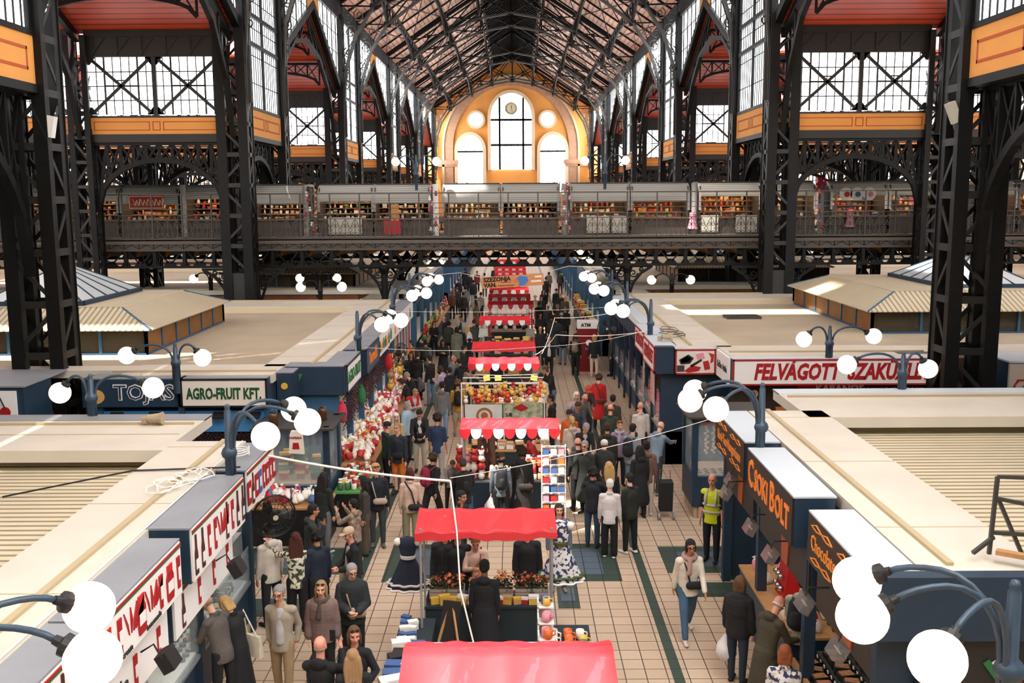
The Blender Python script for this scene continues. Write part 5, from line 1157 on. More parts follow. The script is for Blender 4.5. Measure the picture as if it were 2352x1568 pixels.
def hair_mesh(p, kind, near):
    J = skeleton(p); HR = J['HR']; h = J['head']; H = lambda x, y, z: h+HR @ Vector((x, y, z)); mb = MB(); dn = Vector((0, 0, -1))
    if kind in ('cap', 'beanie', 'hat'):
        ell(mb, H(0, -.012, .055), (.092, .108, .078), HR, 18, 12)
        if kind == 'cap': ell(mb, H(0, .105, .05), (.068, .07, .012), HR)
        if kind == 'hat': ell(mb, H(0, -.01, .04), (.16, .17, .012), HR)
        if kind == 'beanie': ell(mb, H(0, -.02, .06), (.095, .108, .085), HR)
        return fuse(mb, .011, 1, 'headwear')
    if kind == 'fringe': ell(mb, H(0, -.03, -.02), (.078, .07, .03), HR); return fuse(mb, .011, 1, 'hair')
    ell(mb, H(0, -.022, .042), (.087, .104, .092), HR, 18, 12)
    ell(mb, H(0, -.045, -.005), (.083, .07, .085), HR)
    if kind in ('long', 'bob', 'pony', 'curly'):
        for s in (-1, 1): ell(mb, H(s*.068, -.005, -.02), (.027, .05, .08), HR)
    if kind == 'bob':
        for x in (-.06, -.03, 0, .03, .06): capsule(mb, H(x, -.06, .0), H(x*1.1, -.055, -.12), .04, .03, 8)
        for s in (-1, 1): capsule(mb, H(s*.075, .0, 0), H(s*.078, .01, -.11), .028, .022, 8)
    if kind == 'long':
        for x in (-.07, -.035, 0, .035, .07): c = H(x, -.07, .0); e = H(x*1.3, -.075, -.13); capsule(mb, c, e, .042, .04, 8); g = e+dn*.17+J['T'] @ Vector((0, -.045, 0)); capsule(mb, e, g, .04, .02, 8)
        for s in (-1, 1): c = H(s*.078, -.01, 0); e = c+dn*.22+Vector((s*.015, 0, 0)); capsule(mb, c, e, .03, .022, 8)
    if kind == 'pony': c = H(0, -.11, .03); capsule(mb, c, c+J['T'] @ Vector((0, -.05, -.06)), .03, .035, 8); capsule(mb, c+Vector((0, -.04, -.06)), c+Vector((0, -.03, -.3)), .034, .014, 8)
    if kind == 'bun': ell(mb, H(0, -.11, .06), (.04, .04, .04), HR)
    if kind == 'curly':
        rr = random.Random(5)
        for i in range(26): a, b = rr.uniform(0, 2*pi), rr.uniform(-.5, 1.3); ell(mb, H(.1*cos(a)*cos(b), -.035+.1*sin(a)*cos(b)-.01, .02+.1*sin(b)) if sin(a) < .4 else H(.07*cos(a), -.02, .12), (.03, .03, .03))
    me = fuse(mb, .011 if near else .016, 1, 'hair')
    # keep the face clear
    bm = bmesh.new(); bm.from_mesh(me); inv = HR.transposed(); kill = []
    for v in bm.verts:
        q = inv @ (v.co-h)
        if q.y > .045 and q.z < .062 and abs(q.x) < .064: kill.append(v)
    bmesh.ops.delete(bm, geom=kill, context='VERTS'); bm.to_mesh(me); bm.free(); return me
def cached(fn, *a):
    k = (fn.__name__,)+a
    if k not in _c: _c[k] = fn(*a)
    return _c[k]
SKIN = [mat('skin_fair', '#d9a58a', .5), mat('skin_tan', '#b87f5e', .5), mat('skin_brown', '#7d5238', .5), mat('skin_rosy', '#cf8f76', .5)]
EYE = mat('brow_and_eye', '#3a2a22', .5); LIP = mat('lips', '#a85a50', .5)
FAB = {}
def fabric(h):
    if h not in FAB:
        if h == 'leaf':
            m = mat('leaf_print_cloth', '#d9d2be', .85, noise=1, nscale=16, noise_col='#39402b'); r = [n for n in m.node_tree.nodes if n.type == 'VALTORGB'][0]; r.color_ramp.elements[0].position = .47; r.color_ramp.elements[1].position = .5
        elif h == 'navyprint':
            m = mat('navy_print_cloth', '#d3d0cf', .85, noise=1, nscale=14, noise_col='#2c3350'); r = [n for n in m.node_tree.nodes if n.type == 'VALTORGB'][0]; r.color_ramp.elements[0].position = .47; r.color_ramp.elements[1].position = .51
        elif h == 'knit': m = mat('brown_striped_knit', '#a89887', .9, noise=1, nscale=9, noise_col='#5f4733')
        elif h == 'check':
            m = stripes('pale_check_cloth', '#b9b7bd', '#74727c', 2, .04, .3, .85, 0)
        else: m = mat('cloth_'+h.strip('#'), h, .85, noise=.25, nscale=5, bump=.25, bscale=14)
        FAB[h] = m
    return FAB[h]
def slot(o, *ms):
    while len(o.data.materials) < len(ms): o.data.materials.append(ms[0])
    for i, m in enumerate(ms): o.material_slots[i].link = 'OBJECT'; o.material_slots[i].material = m
    return o
HAIRC = {'k': '#17120f', 'b': '#3a2718', 'm': '#5e4128', 'r': '#4a1d14', 'y': '#b8935c', 'g': '#8f8b86', 'w': '#d6d2cb', 'a': '#8a4a28', 'd': '#9b7a52'}
EXTRA = {}
def ex_mesh(kind, p):
    J = skeleton(p); mb = MB(); T = J['T']
    sh = lambda s: J['s'+s]
    if kind == 'backpack':
        c = J['chest']+T @ Vector((0, -.24, -.04)); capsule(mb, c-Vector((0, 0, .13)), c+Vector((0, 0, .12)), .13, .11, 14, (1.1, .75)); capsule(mb, c+T @ Vector((0, -.08, -.12)), c+T @ Vector((0, -.09, -.02)), .08, .07, 10)
        for s in (-1, 1): mb.tube([c+Vector((s*.09, .06, .14)), J['s'+('L' if s < 0 else 'R')]+Vector((-s*.06, 0, .085)), J['chest']+T @ Vector((s*.13, .15, .0)), J['waist']+T @ Vector((s*.15, .05, 0)), c+Vector((s*.1, .05, -.16))], .017, 6)
        return mb.mesh('backpack', BLACK, smooth=True)
    if kind == 'tote':
        c = J['hip']+Vector((.25, -.03, -.02)); mb.add([c+Vector(v) for v in ((-.02, -.17, .14), (.03, -.17, .14), (.03, .17, .14), (-.02, .17, .14), (-.04, -.19, -.2), (.06, -.19, -.2), (.06, .19, -.2), (-.04, .19, -.2))], [(0,1,2,3), (7,6,5,4), (0,4,5,1), (1,5,6,2), (2,6,7,3), (3,7,4,0)])
        mb.tube([c+Vector((0, -.1, .14)), J['sR']+Vector((.03, -.02, .08)), c+Vector((0, .1, .14))], .012, 6)
        return mb.mesh('tote_bag', BLACK)
    if kind == 'cross':
        c = J['hip']+Vector((-.06, .17, .08)); capsule(mb, c+Vector((-.08, 0, 0)), c+Vector((.08, 0, 0)), .07, .07, 10, (.5, 1), (0, 1, 0))
        mb.tube([c+Vector((-.1, -.02, .04)), J['waist']+Vector((-.18, .05, .0)), J['chest']+T @ Vector((-.05, -.16, .0)), J['sR']+Vector((-.05, -.03, .085)), J['chest']+T @ Vector((.08, .155, .02)), c+Vector((.08, 0, .05))], .014, 6)
        return mb.mesh('crossbody_bag', BLACK, smooth=True)
    if kind == 'crossback':
        c = J['hip']+Vector((.1, -.19, .02)); capsule(mb, c+Vector((-.09, 0, 0)), c+Vector((.09, 0, 0)), .075, .075, 10, (.5, 1), (0, 1, 0))
        mb.tube([c, J['chest']+T @ Vector((.02, -.165, 0)), J['sL']+Vector((.06, -.03, .085)), J['chest']+T @ Vector((-.08, .15, 0)), J['waist']+Vector((.1, .14, 0)), c+Vector((.1, .05, .02))], .018, 6)
        return mb.mesh('crossbody_bag', BLACK, smooth=True)
    if kind == 'plastic':
        c = J['wL']+J['fL']*.1; mb.lathe([(.015, 0), (.05, -.06), (.15, -.2), (.17, -.36), (.1, -.46), (.01, -.47)], c, 12); return mb.mesh('plastic_bag', BLACK, smooth=True)
    if kind == 'scarf':
        n = J['neck']
        for i in range(9): a = 2*pi*i/9; b = 2*pi*(i+1)/9; capsule(mb, n+T @ Vector((.1*cos(a), .095*sin(a)+.01, .0-.02*sin(a))), n+T @ Vector((.1*cos(b), .095*sin(b)+.01, .0-.02*sin(b))), .042, .042, 8)
        capsule(mb, n+T @ Vector((.02, .11, -.04)), n+T @ Vector((.04, .16, -.24)), .042, .05, 8); return fuse(mb, .014, 1, 'scarf')
    if kind == 'phone':
        m = (J['wL']+J['wR'])*.5+(J['fL']+J['fR'])*.07 if p in ('phone', 'photo') else J['wR']+J['fR']*.11
        mb.box(m+Vector((0, .03, .02)), (.075, .012, .15), rx=-.5 if p == 'phone' else 0); return mb.mesh('phone', BLACK)
    if kind == 'glasses':
        HR, h = J['HR'], J['head']; H = lambda x, y, z: h+HR @ Vector((x, y, z))
        for s in (-1, 1): mb.tube([H(s*.033+.024*cos(a), .094, .01+.018*sin(a)) for a in [2*pi*i/10 for i in range(10)]], .0035, 4, closed=True); mb.tube([H(s*.057, .09, .012), H(s*.082, 0, .012)], .0035, 4)
        mb.tube([H(-.01, .1, .012), H(.01, .1, .012)], .0035, 4); return mb.mesh('glasses', BLACK)
    if kind == 'shades':
        HR, h = J['HR'], J['head']; H = lambda x, y, z: h+HR @ Vector((x, y, z))
        for s in (-1, 1): ell(mb, H(s*.037, .062, .105), (.03, .02, .014), HR, 8, 6)
        return mb.mesh('sunglasses', BLACK)
    if kind == 'shawl':
        n = J['neck']; capsule(mb, J['sL']+Vector((0, -.04, .02)), J['sR']+Vector((0, -.04, .02)), .095, .095, 10, (1, 1.1)); ell(mb, J['chest']+T @ Vector((0, -.14, .04)), (.19, .06, .16)); capsule(mb, J['sR']+Vector((-.04, .04, .02)), J['waist']+T @ Vector((.06, .16, .1)), .05, .045, 8); capsule(mb, J['sL']+Vector((.04, .04, .02)), J['waist']+T @ Vector((-.04, .16, .12)), .05, .045, 8)
        return fuse(mb, .016, 2, 'shawl')
    if kind == 'hivis':
        for z0 in (.1, .24):
            c = J['hip']+T @ Vector((0, 0, z0)); mb.tube([c+T @ Vector((.178*cos(a), .137*sin(a), 0)) for a in [2*pi*i/24 for i in range(24)]], .024, 6, closed=True)
        for s in (-1, 1): mb.tube([J['hip']+T @ Vector((s*.1, .125, .24)), J['chest']+T @ Vector((s*.1, .128, 0)), J['neck']+T @ Vector((s*.09, .05, -.02)), J['chest']+T @ Vector((s*.1, -.12, .03)), J['hip']+T @ Vector((s*.1, -.13, .24))], .022, 6)
        return mb.mesh('reflective_stripes', BLACK, smooth=True)
    if kind == 'inner':
        capsule(mb, J['waist']+T @ Vector((0, .098, -.12)), J['neck']+T @ Vector((0, .06, -.09)), .068, .058, 14, (1.1, .95))
        return fuse(mb, .014, 2, 'shirt_front')
def person(label, x, y, h, face, pose, skin, hair, hc, top, tc, bot, bc, extra='', shoe='#1c1b1b', bulk=1.0, group=None, inner=None):
    """face: heading in degrees, 0 = away from the viewer, 180 = towards"""
    near = y < 24
    t = thing('person', label, 'person', (x, y, 0), radians(face), group); k = h/1.73
    t.scale = (k*bulk, k*bulk, k)
    b = put('body', cached(body_mesh, pose, near), t); s = SKIN[skin]
    for i, m in enumerate((s, EYE, LIP)): b.material_slots[i].link = 'OBJECT'; b.material_slots[i].material = m
    slot(put('top', cached(top_mesh, pose, top, near), t), fabric(tc))
    if top == 'vest': slot(put('shirt', cached(top_mesh, pose, 'tee', near), t), fabric('#17181a'))
    slot(put({'skirt': 'skirt', 'shorts': 'shorts'}.get(bot, 'trousers'), cached(legs_mesh, pose, bot, near), t), fabric(bc))
    for q in 'LR': slot(put('shoe', cached(shoe_mesh, pose, q), t), fabric(shoe))
    if hair != 'bald':
        hm = cached(hair_mesh, pose, hair, near)
        slot(put('headwear' if hair in ('cap', 'hat', 'beanie') else 'hair', hm, t), fabric(HAIRC.get(hc, hc)))
        if hair in ('cap', 'hat', 'beanie'): slot(put('hair', cached(hair_mesh, pose, 'fringe', near), t), fabric('#3a2a1e'))
    for e in extra.split():
        kind, _, col = e.partition(':')
        me = cached(ex_mesh, kind, pose); slot(put(me.name.split('.')[0], me, t), fabric(col or '#161616'))
    return t
PEOPLE = [
('balding person in grey-brown jacket bending over the glass liver counter', -3.95, 13.55, 1.76, 62, 'look', 0, 'fringe', 'g', 'jacket', '#5d5551', 'jeans', '#17191d', 'glasses', '#1c1b1b'),
('blonde person in black with a cream printed tote, at the glass counter', -3.78, 13.78, 1.64, 60, 'look', 0, 'bob', 'y', 'jacket', '#141517', 'skirt', '#141517', 'tote:#e5dcc6', '#1c1b1b'),
('grey-haired person in beige field jacket, hands behind back, near the glass counter', -3.18, 13.92, 1.76, 178, 'back', 0, 'short', 'g', 'jacket', '#a59a86', 'trousers', '#9c8464', 'glasses inner:#b5b0b0', '#5a4a3a'),
('blonde person in mauve puffer jacket and patterned scarf, sunglasses on head', -2.64, 14.26, 1.68, 184, 'stand', 0, 'bob', 'd', 'puffer', '#7d6660', 'trousers', '#121214', 'scarf:#4a4038 shades', '#1c1b1b'),
('grey-haired person in dark quilted jacket and glasses holding a hat', -2.28, 14.83, 1.74, 190, 'clasp', 0, 'short', 'g', 'puffer', '#252b2c', 'trousers', '#141416', 'glasses cross:#b59a7c inner:#cfcac6', '#1c1b1b'),
('person in beige cap and open black jacket with a pale tote at the hip', -2.54, 16.49, 1.76, 118, 'clasp', 3, 'cap', '#c3a98c', 'jacket', '#17191a', 'trousers', '#15171a', 'tote:#e2d6bd inner:#9c8f91', '#1c1b1b'),
('red-haired person in leaf-print blouse, hand on head, seen from behind', -3.48, 16.33, 1.7, 8, 'hair', 0, 'long', 'r', 'shirt', 'leaf', 'wide', '#101012', '', '#1c1b1b'),
('dark curly-haired person in navy jacket beside the leaf-print blouse', -3.14, 16.46, 1.7, 35, 'stand', 1, 'curly', 'k', 'jacket', '#1c2536', 'wide', '#131519', '', '#1c1b1b'),
('person in cream sweatshirt standing behind the wall fan', -3.97, 16.5, 1.8, 50, 'stand', 3, 'short', 'b', 'hoodie', '#d6cbbd', 'jeans', '#1f242b', '', '#1c1b1b'),
('bearded person in charcoal sweater talking on a phone by the corner cabinet', -3.56, 17.87, 1.72, 285, 'call', 1, 'short', 'k', 'hoodie', '#2d3033', 'jeans', '#1d2023', 'phone', '#1c1b1b'),
('person with long dark ponytail in black leather jacket and grey jeans', -3.73, 20.08, 1.7, 330, 'stand', 0, 'long', 'k', 'jacket', '#20231f', 'jeans', '#6b6d70', '', '#c9c3ba'),
('long-haired person in grey-brown cardigan and brown trousers', -2.86, 19.99, 1.66, 105, 'stand', 1, 'long', 'k', 'jacket', '#3f3a33', 'wide', '#54483b', '', '#1c1b1b'),
('young person in tan cap looking up, beige sling bag over navy jacket', -2.68, 20.53, 1.77, 190, 'up', 1, 'cap', '#b98c5e', 'jacket', '#151a24', 'jeans', '#3a3f3c', 'cross:#bfa994', '#6b6358'),
('short-haired person in striped fuzzy sweater holding up a phone', -2.89, 18.85, 1.52, 62, 'photo', 0, 'short', 'k', 'hoodie', 'knit', 'trousers', '#2a2a2c', 'phone', '#1c1b1b'),
('person in pale pink blouse with black strap, seen from behind', -1.96, 20.47, 1.68, 8, 'stand', 0, 'bob', 'r', 'shirt', '#d3b3a0', 'wide', '#8b8467', 'crossback:#1d1c1b', '#1c1b1b'),
('curly-haired person in black with a magenta backpack', -1.63, 21.91, 1.66, 325, 'walk', 1, 'curly', 'b', 'jacket', '#15161a', 'wide', '#121317', 'backpack:#8a1d3a', '#1c1b1b'),
('young person in navy fleece and bright orange shorts', -2.65, 24.24, 1.8, 160, 'stand', 0, 'short', 'd', 'jacket', '#1f2632', 'shorts', '#c96a1e', 'cross:#15171b', '#1c1b1b'),
('person in black headwear and dark green jacket leaning to the spice bags', -3.03, 24.87, 1.68, 300, 'stand', 0, 'beanie', 'k', 'hoodie', '#15302c', 'trousers', '#141518', '', '#1c1b1b'),
('pale blonde person behind the orange shorts, by the spice bags', -2.92, 26.0, 1.68, 200, 'stand', 0, 'long', 'w', 'jacket', '#c0aa80', 'trousers', '#1c1d20', '', '#1c1b1b'),
('tall person in open black jacket over white shirt, pale cargo trousers', -2.31, 26.27, 1.82, 184, 'look', 0, 'short', 'k', 'jacket', '#17191b', 'trousers', '#c2bcab', 'cross:#1c1c1e inner:#c9ced2', '#1c1b1b'),
('person in dark blue T-shirt seen from behind beside the awning stall', -1.75, 25.19, 1.82, 350, 'stand', 1, 'curly', 'k', 'tee', '#1f3350', 'trousers', '#a5a098', '', '#1c1b1b'),
('grey-haired person in light blue puffer jacket', -2.79, 27.48, 1.68, 245, 'stand', 0, 'bob', 'g', 'puffer', '#9db6c6', 'trousers', '#2a2c30', '', '#1c1b1b'),
('fair-haired person with a red sweater over the shoulders', -2.82, 29.63, 1.66, 215, 'phone', 0, 'short', 'd', 'shirt', '#b3b7bb', 'trousers', '#3a3c40', 'shawl:#b3161b', '#1c1b1b'),
('person in glasses and black jacket with grey-strapped backpack at the paprika bags', -3.04, 32.16, 1.76, 105, 'look', 0, 'short', 'g', 'jacket', '#16181a', 'jeans', '#22262b', 'backpack:#4a4b4d glasses', '#1c1b1b'),
('dark-haired person bent over the paprika bags', -3.18, 31.71, 1.62, 90, 'look', 0, 'pony', 'b', 'jacket', '#1a1a1c', 'trousers', '#1c1d20', '', '#1c1b1b'),
('person in grey hooded sweatshirt and light jeans, seen from behind', -1.97, 30.02, 1.76, 352, 'stand', 0, 'short', 'k', 'hoodie', '#6d6e6c', 'jeans', '#7e98ae', '', '#1c1b1b'),
('curly-haired person with yellow sleeves and black backpack in beige shorts', -1.51, 30.41, 1.74, 5, 'stand', 1, 'curly', 'm', 'tee', '#c2912f', 'shorts', '#b9a78e', 'backpack:#151515', '#8a8a88'),
('person in lilac top holding a phone between the crowd and awnings', -2.2, 33.68, 1.66, 65, 'phone', 0, 'bob', 'b', 'shirt', '#c7b3cf', 'trousers', '#3b3c42', '', '#1c1b1b'),
('small black-haired person right behind the lilac top', -1.96, 33.41, 1.62, 40, 'stand', 1, 'short', 'k', 'hoodie', '#1b1c20', 'trousers', '#1b1c20', '', '#1c1b1b'),
('bald person with neon yellow collar on grey hoodie', -1.97, 35.28, 1.74, 232, 'stand', 3, 'fringe', 'g', 'hoodie', '#6b6e6b', 'trousers', '#4d4f4a', 'shades', '#1c1b1b'),
('white-haired person in black looking at a paper by the soft toys', -3.86, 36.29, 1.66, 182, 'phone', 0, 'short', 'w', 'coat', '#141416', 'trousers', '#15161a', '', '#1c1b1b'),
('dark-haired person facing out behind the white-haired one', -3.61, 36.64, 1.66, 182, 'stand', 1, 'long', 'k', 'jacket', '#1a1a1d', 'trousers', '#15161a', '', '#1c1b1b'),
('person in long black coat with a white tote on the shoulder', -3.3, 35.97, 1.78, 350, 'stand', 0, 'short', 'b', 'coat', '#161715', 'trousers', '#15161a', 'tote:#d9d2c6', '#1c1b1b'),
('person in black leather jacket and light blue jeans', -2.76, 35.05, 1.78, 60, 'stand', 0, 'short', 'k', 'jacket', '#1a1614', 'jeans', '#6f8ba3', '', '#77736c'),
('person in camel coat among the crowd at the paprika side', -3.84, 39.02, 1.76, 120, 'stand', 3, 'short', 'b', 'coat', '#8a5e33', 'trousers', '#1c1d20', '', '#1c1b1b'),
('black-clad person between the camel coat and the striped backpack', -3.55, 39.06, 1.7, 20, 'stand', 1, 'bob', 'k', 'jacket', '#141519', 'trousers', '#15161a', '', '#1c1b1b'),
('person in grey hoodie with yellow trim and dark backpack', -3.29, 39.12, 1.76, 5, 'stand', 1, 'short', 'k', 'hoodie', '#5f6159', 'trousers', '#1c1d20', 'backpack:#2a2c28', '#1c1b1b'),
('bearded person in dark coat beside the plain red awning', -1.71, 37.56, 1.76, 265, 'stand', 1, 'short', 'k', 'coat', '#17181b', 'trousers', '#15161a', '', '#1c1b1b'),
('person in long black coat with clasped hands in mid-aisle', -2.65, 39.81, 1.72, 184, 'phone', 1, 'long', 'k', 'coat', '#121214', 'trousers', '#121214', '', '#1c1b1b'),
('stooping person in taupe coat reaching towards the scalloped awning stall', -1.43, 33.27, 1.72, 300, 'reach', 0, 'bob', 'b', 'coat', '#94806c', 'jeans', '#3b4f6b', '', '#1c1b1b'),
('person in black jacket with white piping at the scalloped awning stall', -1.13, 32.47, 1.72, 330, 'stand', 1, 'short', 'k', 'jacket', '#17181a', 'trousers', '#15161a', '', '#1c1b1b'),
('hunched person in black next to the taupe coat', -1.59, 34.71, 1.72, 30, 'look', 1, 'short', 'k', 'coat', '#15161a', 'trousers', '#15161a', '', '#1c1b1b'),
('person in pale jacket walking towards the viewer in the paprika-side lane', -2.35, 47.6, 1.74, 185, 'walk', 3, 'short', 'b', 'jacket', '#c6ccc2', 'trousers', '#3a3b3c', 'inner:#22262b', '#1c1b1b'),
('person with very long pale hair over a black coat, from behind', -1.66, 41.68, 1.7, 5, 'stand', 0, 'long', 'w', 'coat', '#1a1a1c', 'trousers', '#15161a', '', '#1c1b1b'),
('blonde person in slate jacket just beyond the long pale hair', -1.87, 44.13, 1.66, 10, 'stand', 0, 'long', 'y', 'jacket', '#5a5d68', 'trousers', '#2a2c30', '', '#1c1b1b'),
('dark-haired person in long grey-green coat', -2.27, 42.94, 1.76, 15, 'stand', 1, 'bob', 'k', 'coat', '#767a68', 'trousers', '#22231f', '', '#1c1b1b'),
('dark curly-haired person in olive puffer near the blanket stand', -2.78, 45.25, 1.72, 30, 'stand', 1, 'curly', 'k', 'puffer', '#2b2d28', 'trousers', '#15161a', '', '#1c1b1b'),
('stall keeper in black behind the heaped red bags', -3.54, 46.24, 1.64, 200, 'clasp', 0, 'bob', 'r', 'shirt', '#17171a', 'trousers', '#15161a', '', '#1c1b1b'),
('balding person in dark jacket by the flower baskets', -3.09, 47.1, 1.74, 100, 'stand', 0, 'fringe', 'g', 'jacket', '#1a1c20', 'trousers', '#15161a', '', '#1c1b1b'),
('black-haired person right of the grey-green coat, facing away', -2.16, 43.68, 1.74, 350, 'stand', 1, 'short', 'k', 'jacket', '#1b1c1f', 'trousers', '#15161a', '', '#1c1b1b'),
('person in tan-brown coat beside the far awnings', -1.9, 55.28, 1.68, 80, 'stand', 0, 'long', 'b', 'coat', '#846b4e', 'trousers', '#2a2520', '', '#1c1b1b'),
('person in olive jacket with grey-green backpack walking away under the lamps', -2.82, 59.07, 1.76, 5, 'stand', 1, 'short', 'b', 'jacket', '#3a3a32', 'trousers', '#141517', 'backpack:#2c2c2a', '#1c1b1b'),
('person in light grey shirt beside the tan-brown coat', -1.99, 57.14, 1.74, 20, 'stand', 0, 'short', 'k', 'shirt', '#b6b9b6', 'jeans', '#3a4656', '', '#1c1b1b'),
('person in dark beanie and olive coat next to hanging bags', -1.62, 45.53, 1.74, 10, 'stand', 0, 'beanie', '#2b2724', 'coat', '#3f4238', 'trousers', '#1a1b1d', '', '#1c1b1b'),
('person in dusty pink top by the far scalloped awnings', -1.8, 59.65, 1.7, 330, 'stand', 3, 'short', 'b', 'shirt', '#a89c98', 'trousers', '#2a2c30', '', '#1c1b1b'),
('person in black puffer and pale jeans far down the lane', -2.58, 67.55, 1.78, 20, 'stand', 1, 'short', 'k', 'puffer', '#1b1c1e', 'jeans', '#8f9aa2', 'backpack:#17181a', '#1c1b1b'),
('person in light grey hoodie far down the paprika lane', -2.86, 63.06, 1.74, 10, 'stand', 0, 'short', 'k', 'hoodie', '#83868a', 'trousers', '#2a2c30', '', '#1c1b1b'),
('person in bright red and green beanie far down the paprika lane', -3.68, 69.19, 1.74, 350, 'stand', 1, 'beanie', '#b3161b', 'jacket', '#23262a', 'trousers', '#15161a', '', '#1c1b1b'),
('brown-haired person in brown jacket by the far spice racks', -3.38, 63.0, 1.72, 60, 'stand', 0, 'short', 'm', 'jacket', '#3a3028', 'trousers', '#15161a', '', '#1c1b1b'),
('auburn-haired person in rust jacket by the far spice racks', -3.59, 60.64, 1.72, 30, 'stand', 0, 'bob', 'a', 'jacket', '#5b3a28', 'trousers', '#1d1c1b', '', '#1c1b1b'),
('dark figure walking away just this side of the hanging banner', -3.17, 74.59, 1.72, 5, 'stand', 1, 'short', 'k', 'jacket', '#1d2024', 'trousers', '#15161a', '', '#1c1b1b'),
('person in sky blue shirt beyond the hanging banner', -2.01, 74.26, 1.74, 5, 'stand', 0, 'short', 'k', 'shirt', '#7fa6c4', 'jeans', '#2a3645', '', '#1c1b1b'),
('person in brick red jacket walking beneath the bridge', -2.69, 77.49, 1.7, 180, 'walk', 3, 'short', 'b', 'jacket', '#8a3a2a', 'trousers', '#1a1b1d', '', '#1c1b1b'),
('person in black coat passing beneath the bridge, paprika side', -3.77, 80.14, 1.72, 10, 'walk', 1, 'short', 'k', 'coat', '#1c1d1f', 'trousers', '#15161a', '', '#1c1b1b'),
('person in slate jacket under the bridge beside the far awnings', -1.46, 82.02, 1.72, 190, 'walk', 0, 'short', 'b', 'jacket', '#3a3f4a', 'trousers', '#15161a', '', '#1c1b1b'),
('bald person in dark open jacket coming along the butcher lane', 2.96, 59.08, 1.76, 182, 'walk', 3, 'bald', 'k', 'jacket', '#22221f', 'trousers', '#15161a', '', '#1c1b1b'),
('balding person in olive jacket behind the crowd on the butcher lane', 3.14, 57.06, 1.7, 186, 'stand', 3, 'fringe', 'g', 'jacket', '#565039', 'trousers', '#2a2c30', '', '#1c1b1b'),
('person in small dark hat on the far butcher lane', 2.83, 61.72, 1.7, 180, 'stand', 1, 'hat', '#1c1a19', 'coat', '#1c1d20', 'trousers', '#15161a', '', '#1c1b1b'),
('long dark-haired person facing out near the far awnings', 2.0, 60.96, 1.72, 200, 'stand', 0, 'long', 'k', 'jacket', '#17181a', 'trousers', '#15161a', '', '#1c1b1b'),
('person in straw-pale hat and stone coat beside the far awnings', 1.43, 57.65, 1.7, 180, 'stand', 0, 'hat', '#b9a98f', 'coat', '#aaa193', 'trousers', '#3a3c40', '', '#1c1b1b'),
('person in black beanie and coat beside the pale hat', 1.79, 57.02, 1.76, 180, 'stand', 1, 'beanie', '#17181a', 'coat', '#121316', 'trousers', '#15161a', '', '#1c1b1b'),
('tall person in black coat at the red lattice stall', 1.55, 53.26, 1.78, 340, 'stand', 1, 'short', 'b', 'coat', '#141519', 'trousers', '#15161a', '', '#1c1b1b'),
('white-haired person in slate jacket in the thick of the crowd', 2.02, 52.64, 1.68, 185, 'stand', 0, 'short', 'w', 'jacket', '#4a4f57', 'trousers', '#2a2c30', '', '#1c1b1b'),
('grey curly-haired person in brown jacket in the butcher-side crowd', 2.52, 52.44, 1.7, 200, 'stand', 3, 'curly', 'g', 'jacket', '#5b4a40', 'trousers', '#2a2c30', '', '#1c1b1b'),
('grey-haired person in charcoal facing away, butcher-side crowd', 2.86, 50.81, 1.74, 5, 'stand', 0, 'short', 'g', 'jacket', '#2d2f30', 'trousers', '#15161a', '', '#1c1b1b'),
('person in white cap and dark jacket with white back stripe', 2.55, 48.49, 1.72, 10, 'stand', 0, 'cap', '#e0dfdd', 'jacket', '#1d2122', 'trousers', '#15161a', '', '#1c1b1b'),
('person in rust-brown jacket in the butcher-side crowd', 2.25, 49.67, 1.76, 15, 'stand', 1, 'short', 'b', 'jacket', '#7c3f20', 'trousers', '#1c1a19', '', '#1c1b1b'),
('person in olive jacket with folded hands facing the viewer', 1.5, 48.54, 1.74, 182, 'clasp', 3, 'short', 'b', 'jacket', '#33352c', 'trousers', '#1c1d1b', '', '#1c1b1b'),
('brown curly-haired person behind the grey backpack', 2.04, 47.94, 1.68, 10, 'stand', 1, 'curly', 'b', 'hoodie', '#4a3a33', 'trousers', '#1a1b1d', '', '#1c1b1b'),
('tall person in grey coat with grey backpack, seen from behind', 2.18, 46.24, 1.8, 5, 'stand', 1, 'short', 'k', 'coat', '#3f4345', 'trousers', '#1a1b1d', 'backpack:#33373a', '#1c1b1b'),
('balding grey-haired person in dark jacket beside the plain awning', 1.37, 43.26, 1.74, 190, 'stand', 3, 'fringe', 'g', 'jacket', '#22231f', 'trousers', '#15161a', '', '#1c1b1b'),
('person in black jacket over white shirt walking up the butcher lane', 1.66, 40.51, 1.72, 182, 'stand', 0, 'long', 'k', 'jacket', '#14151a', 'trousers', '#121317', 'inner:#d5d2cf', '#1c1b1b'),
('person in dark jacket and blue jeans with a dark backpack', 2.38, 43.69, 1.7, 5, 'stand', 0, 'bob', 'k', 'jacket', '#1c1e22', 'jeans', '#64798c', 'backpack:#22252a', '#1c1b1b'),
('person with a beige backpack over dark flowered jacket', 2.78, 41.0, 1.72, 350, 'stand', 0, 'bob', 'b', 'jacket', '#1d1c1a', 'trousers', '#141416', 'backpack:#8b7a66', '#1c1b1b'),
('person in black standing beyond the beige backpack', 3.02, 43.06, 1.74, 10, 'stand', 1, 'short', 'k', 'coat', '#131417', 'trousers', '#121317', '', '#1c1b1b'),
('blond person in black and cream trousers standing at the red cash machine', 3.53, 40.57, 1.74, 355, 'stand', 0, 'bob', 'y', 'jacket', '#15171b', 'trousers', '#d2c5b0', '', '#c9c3ba'),
('person in dark plaid shirt leaning at the butcher counter past the cash machine', 4.26, 40.81, 1.74, 95, 'stand', 3, 'short', 'a', 'jacket', '#33342f', 'trousers', '#1c1d20', '', '#1c1b1b'),
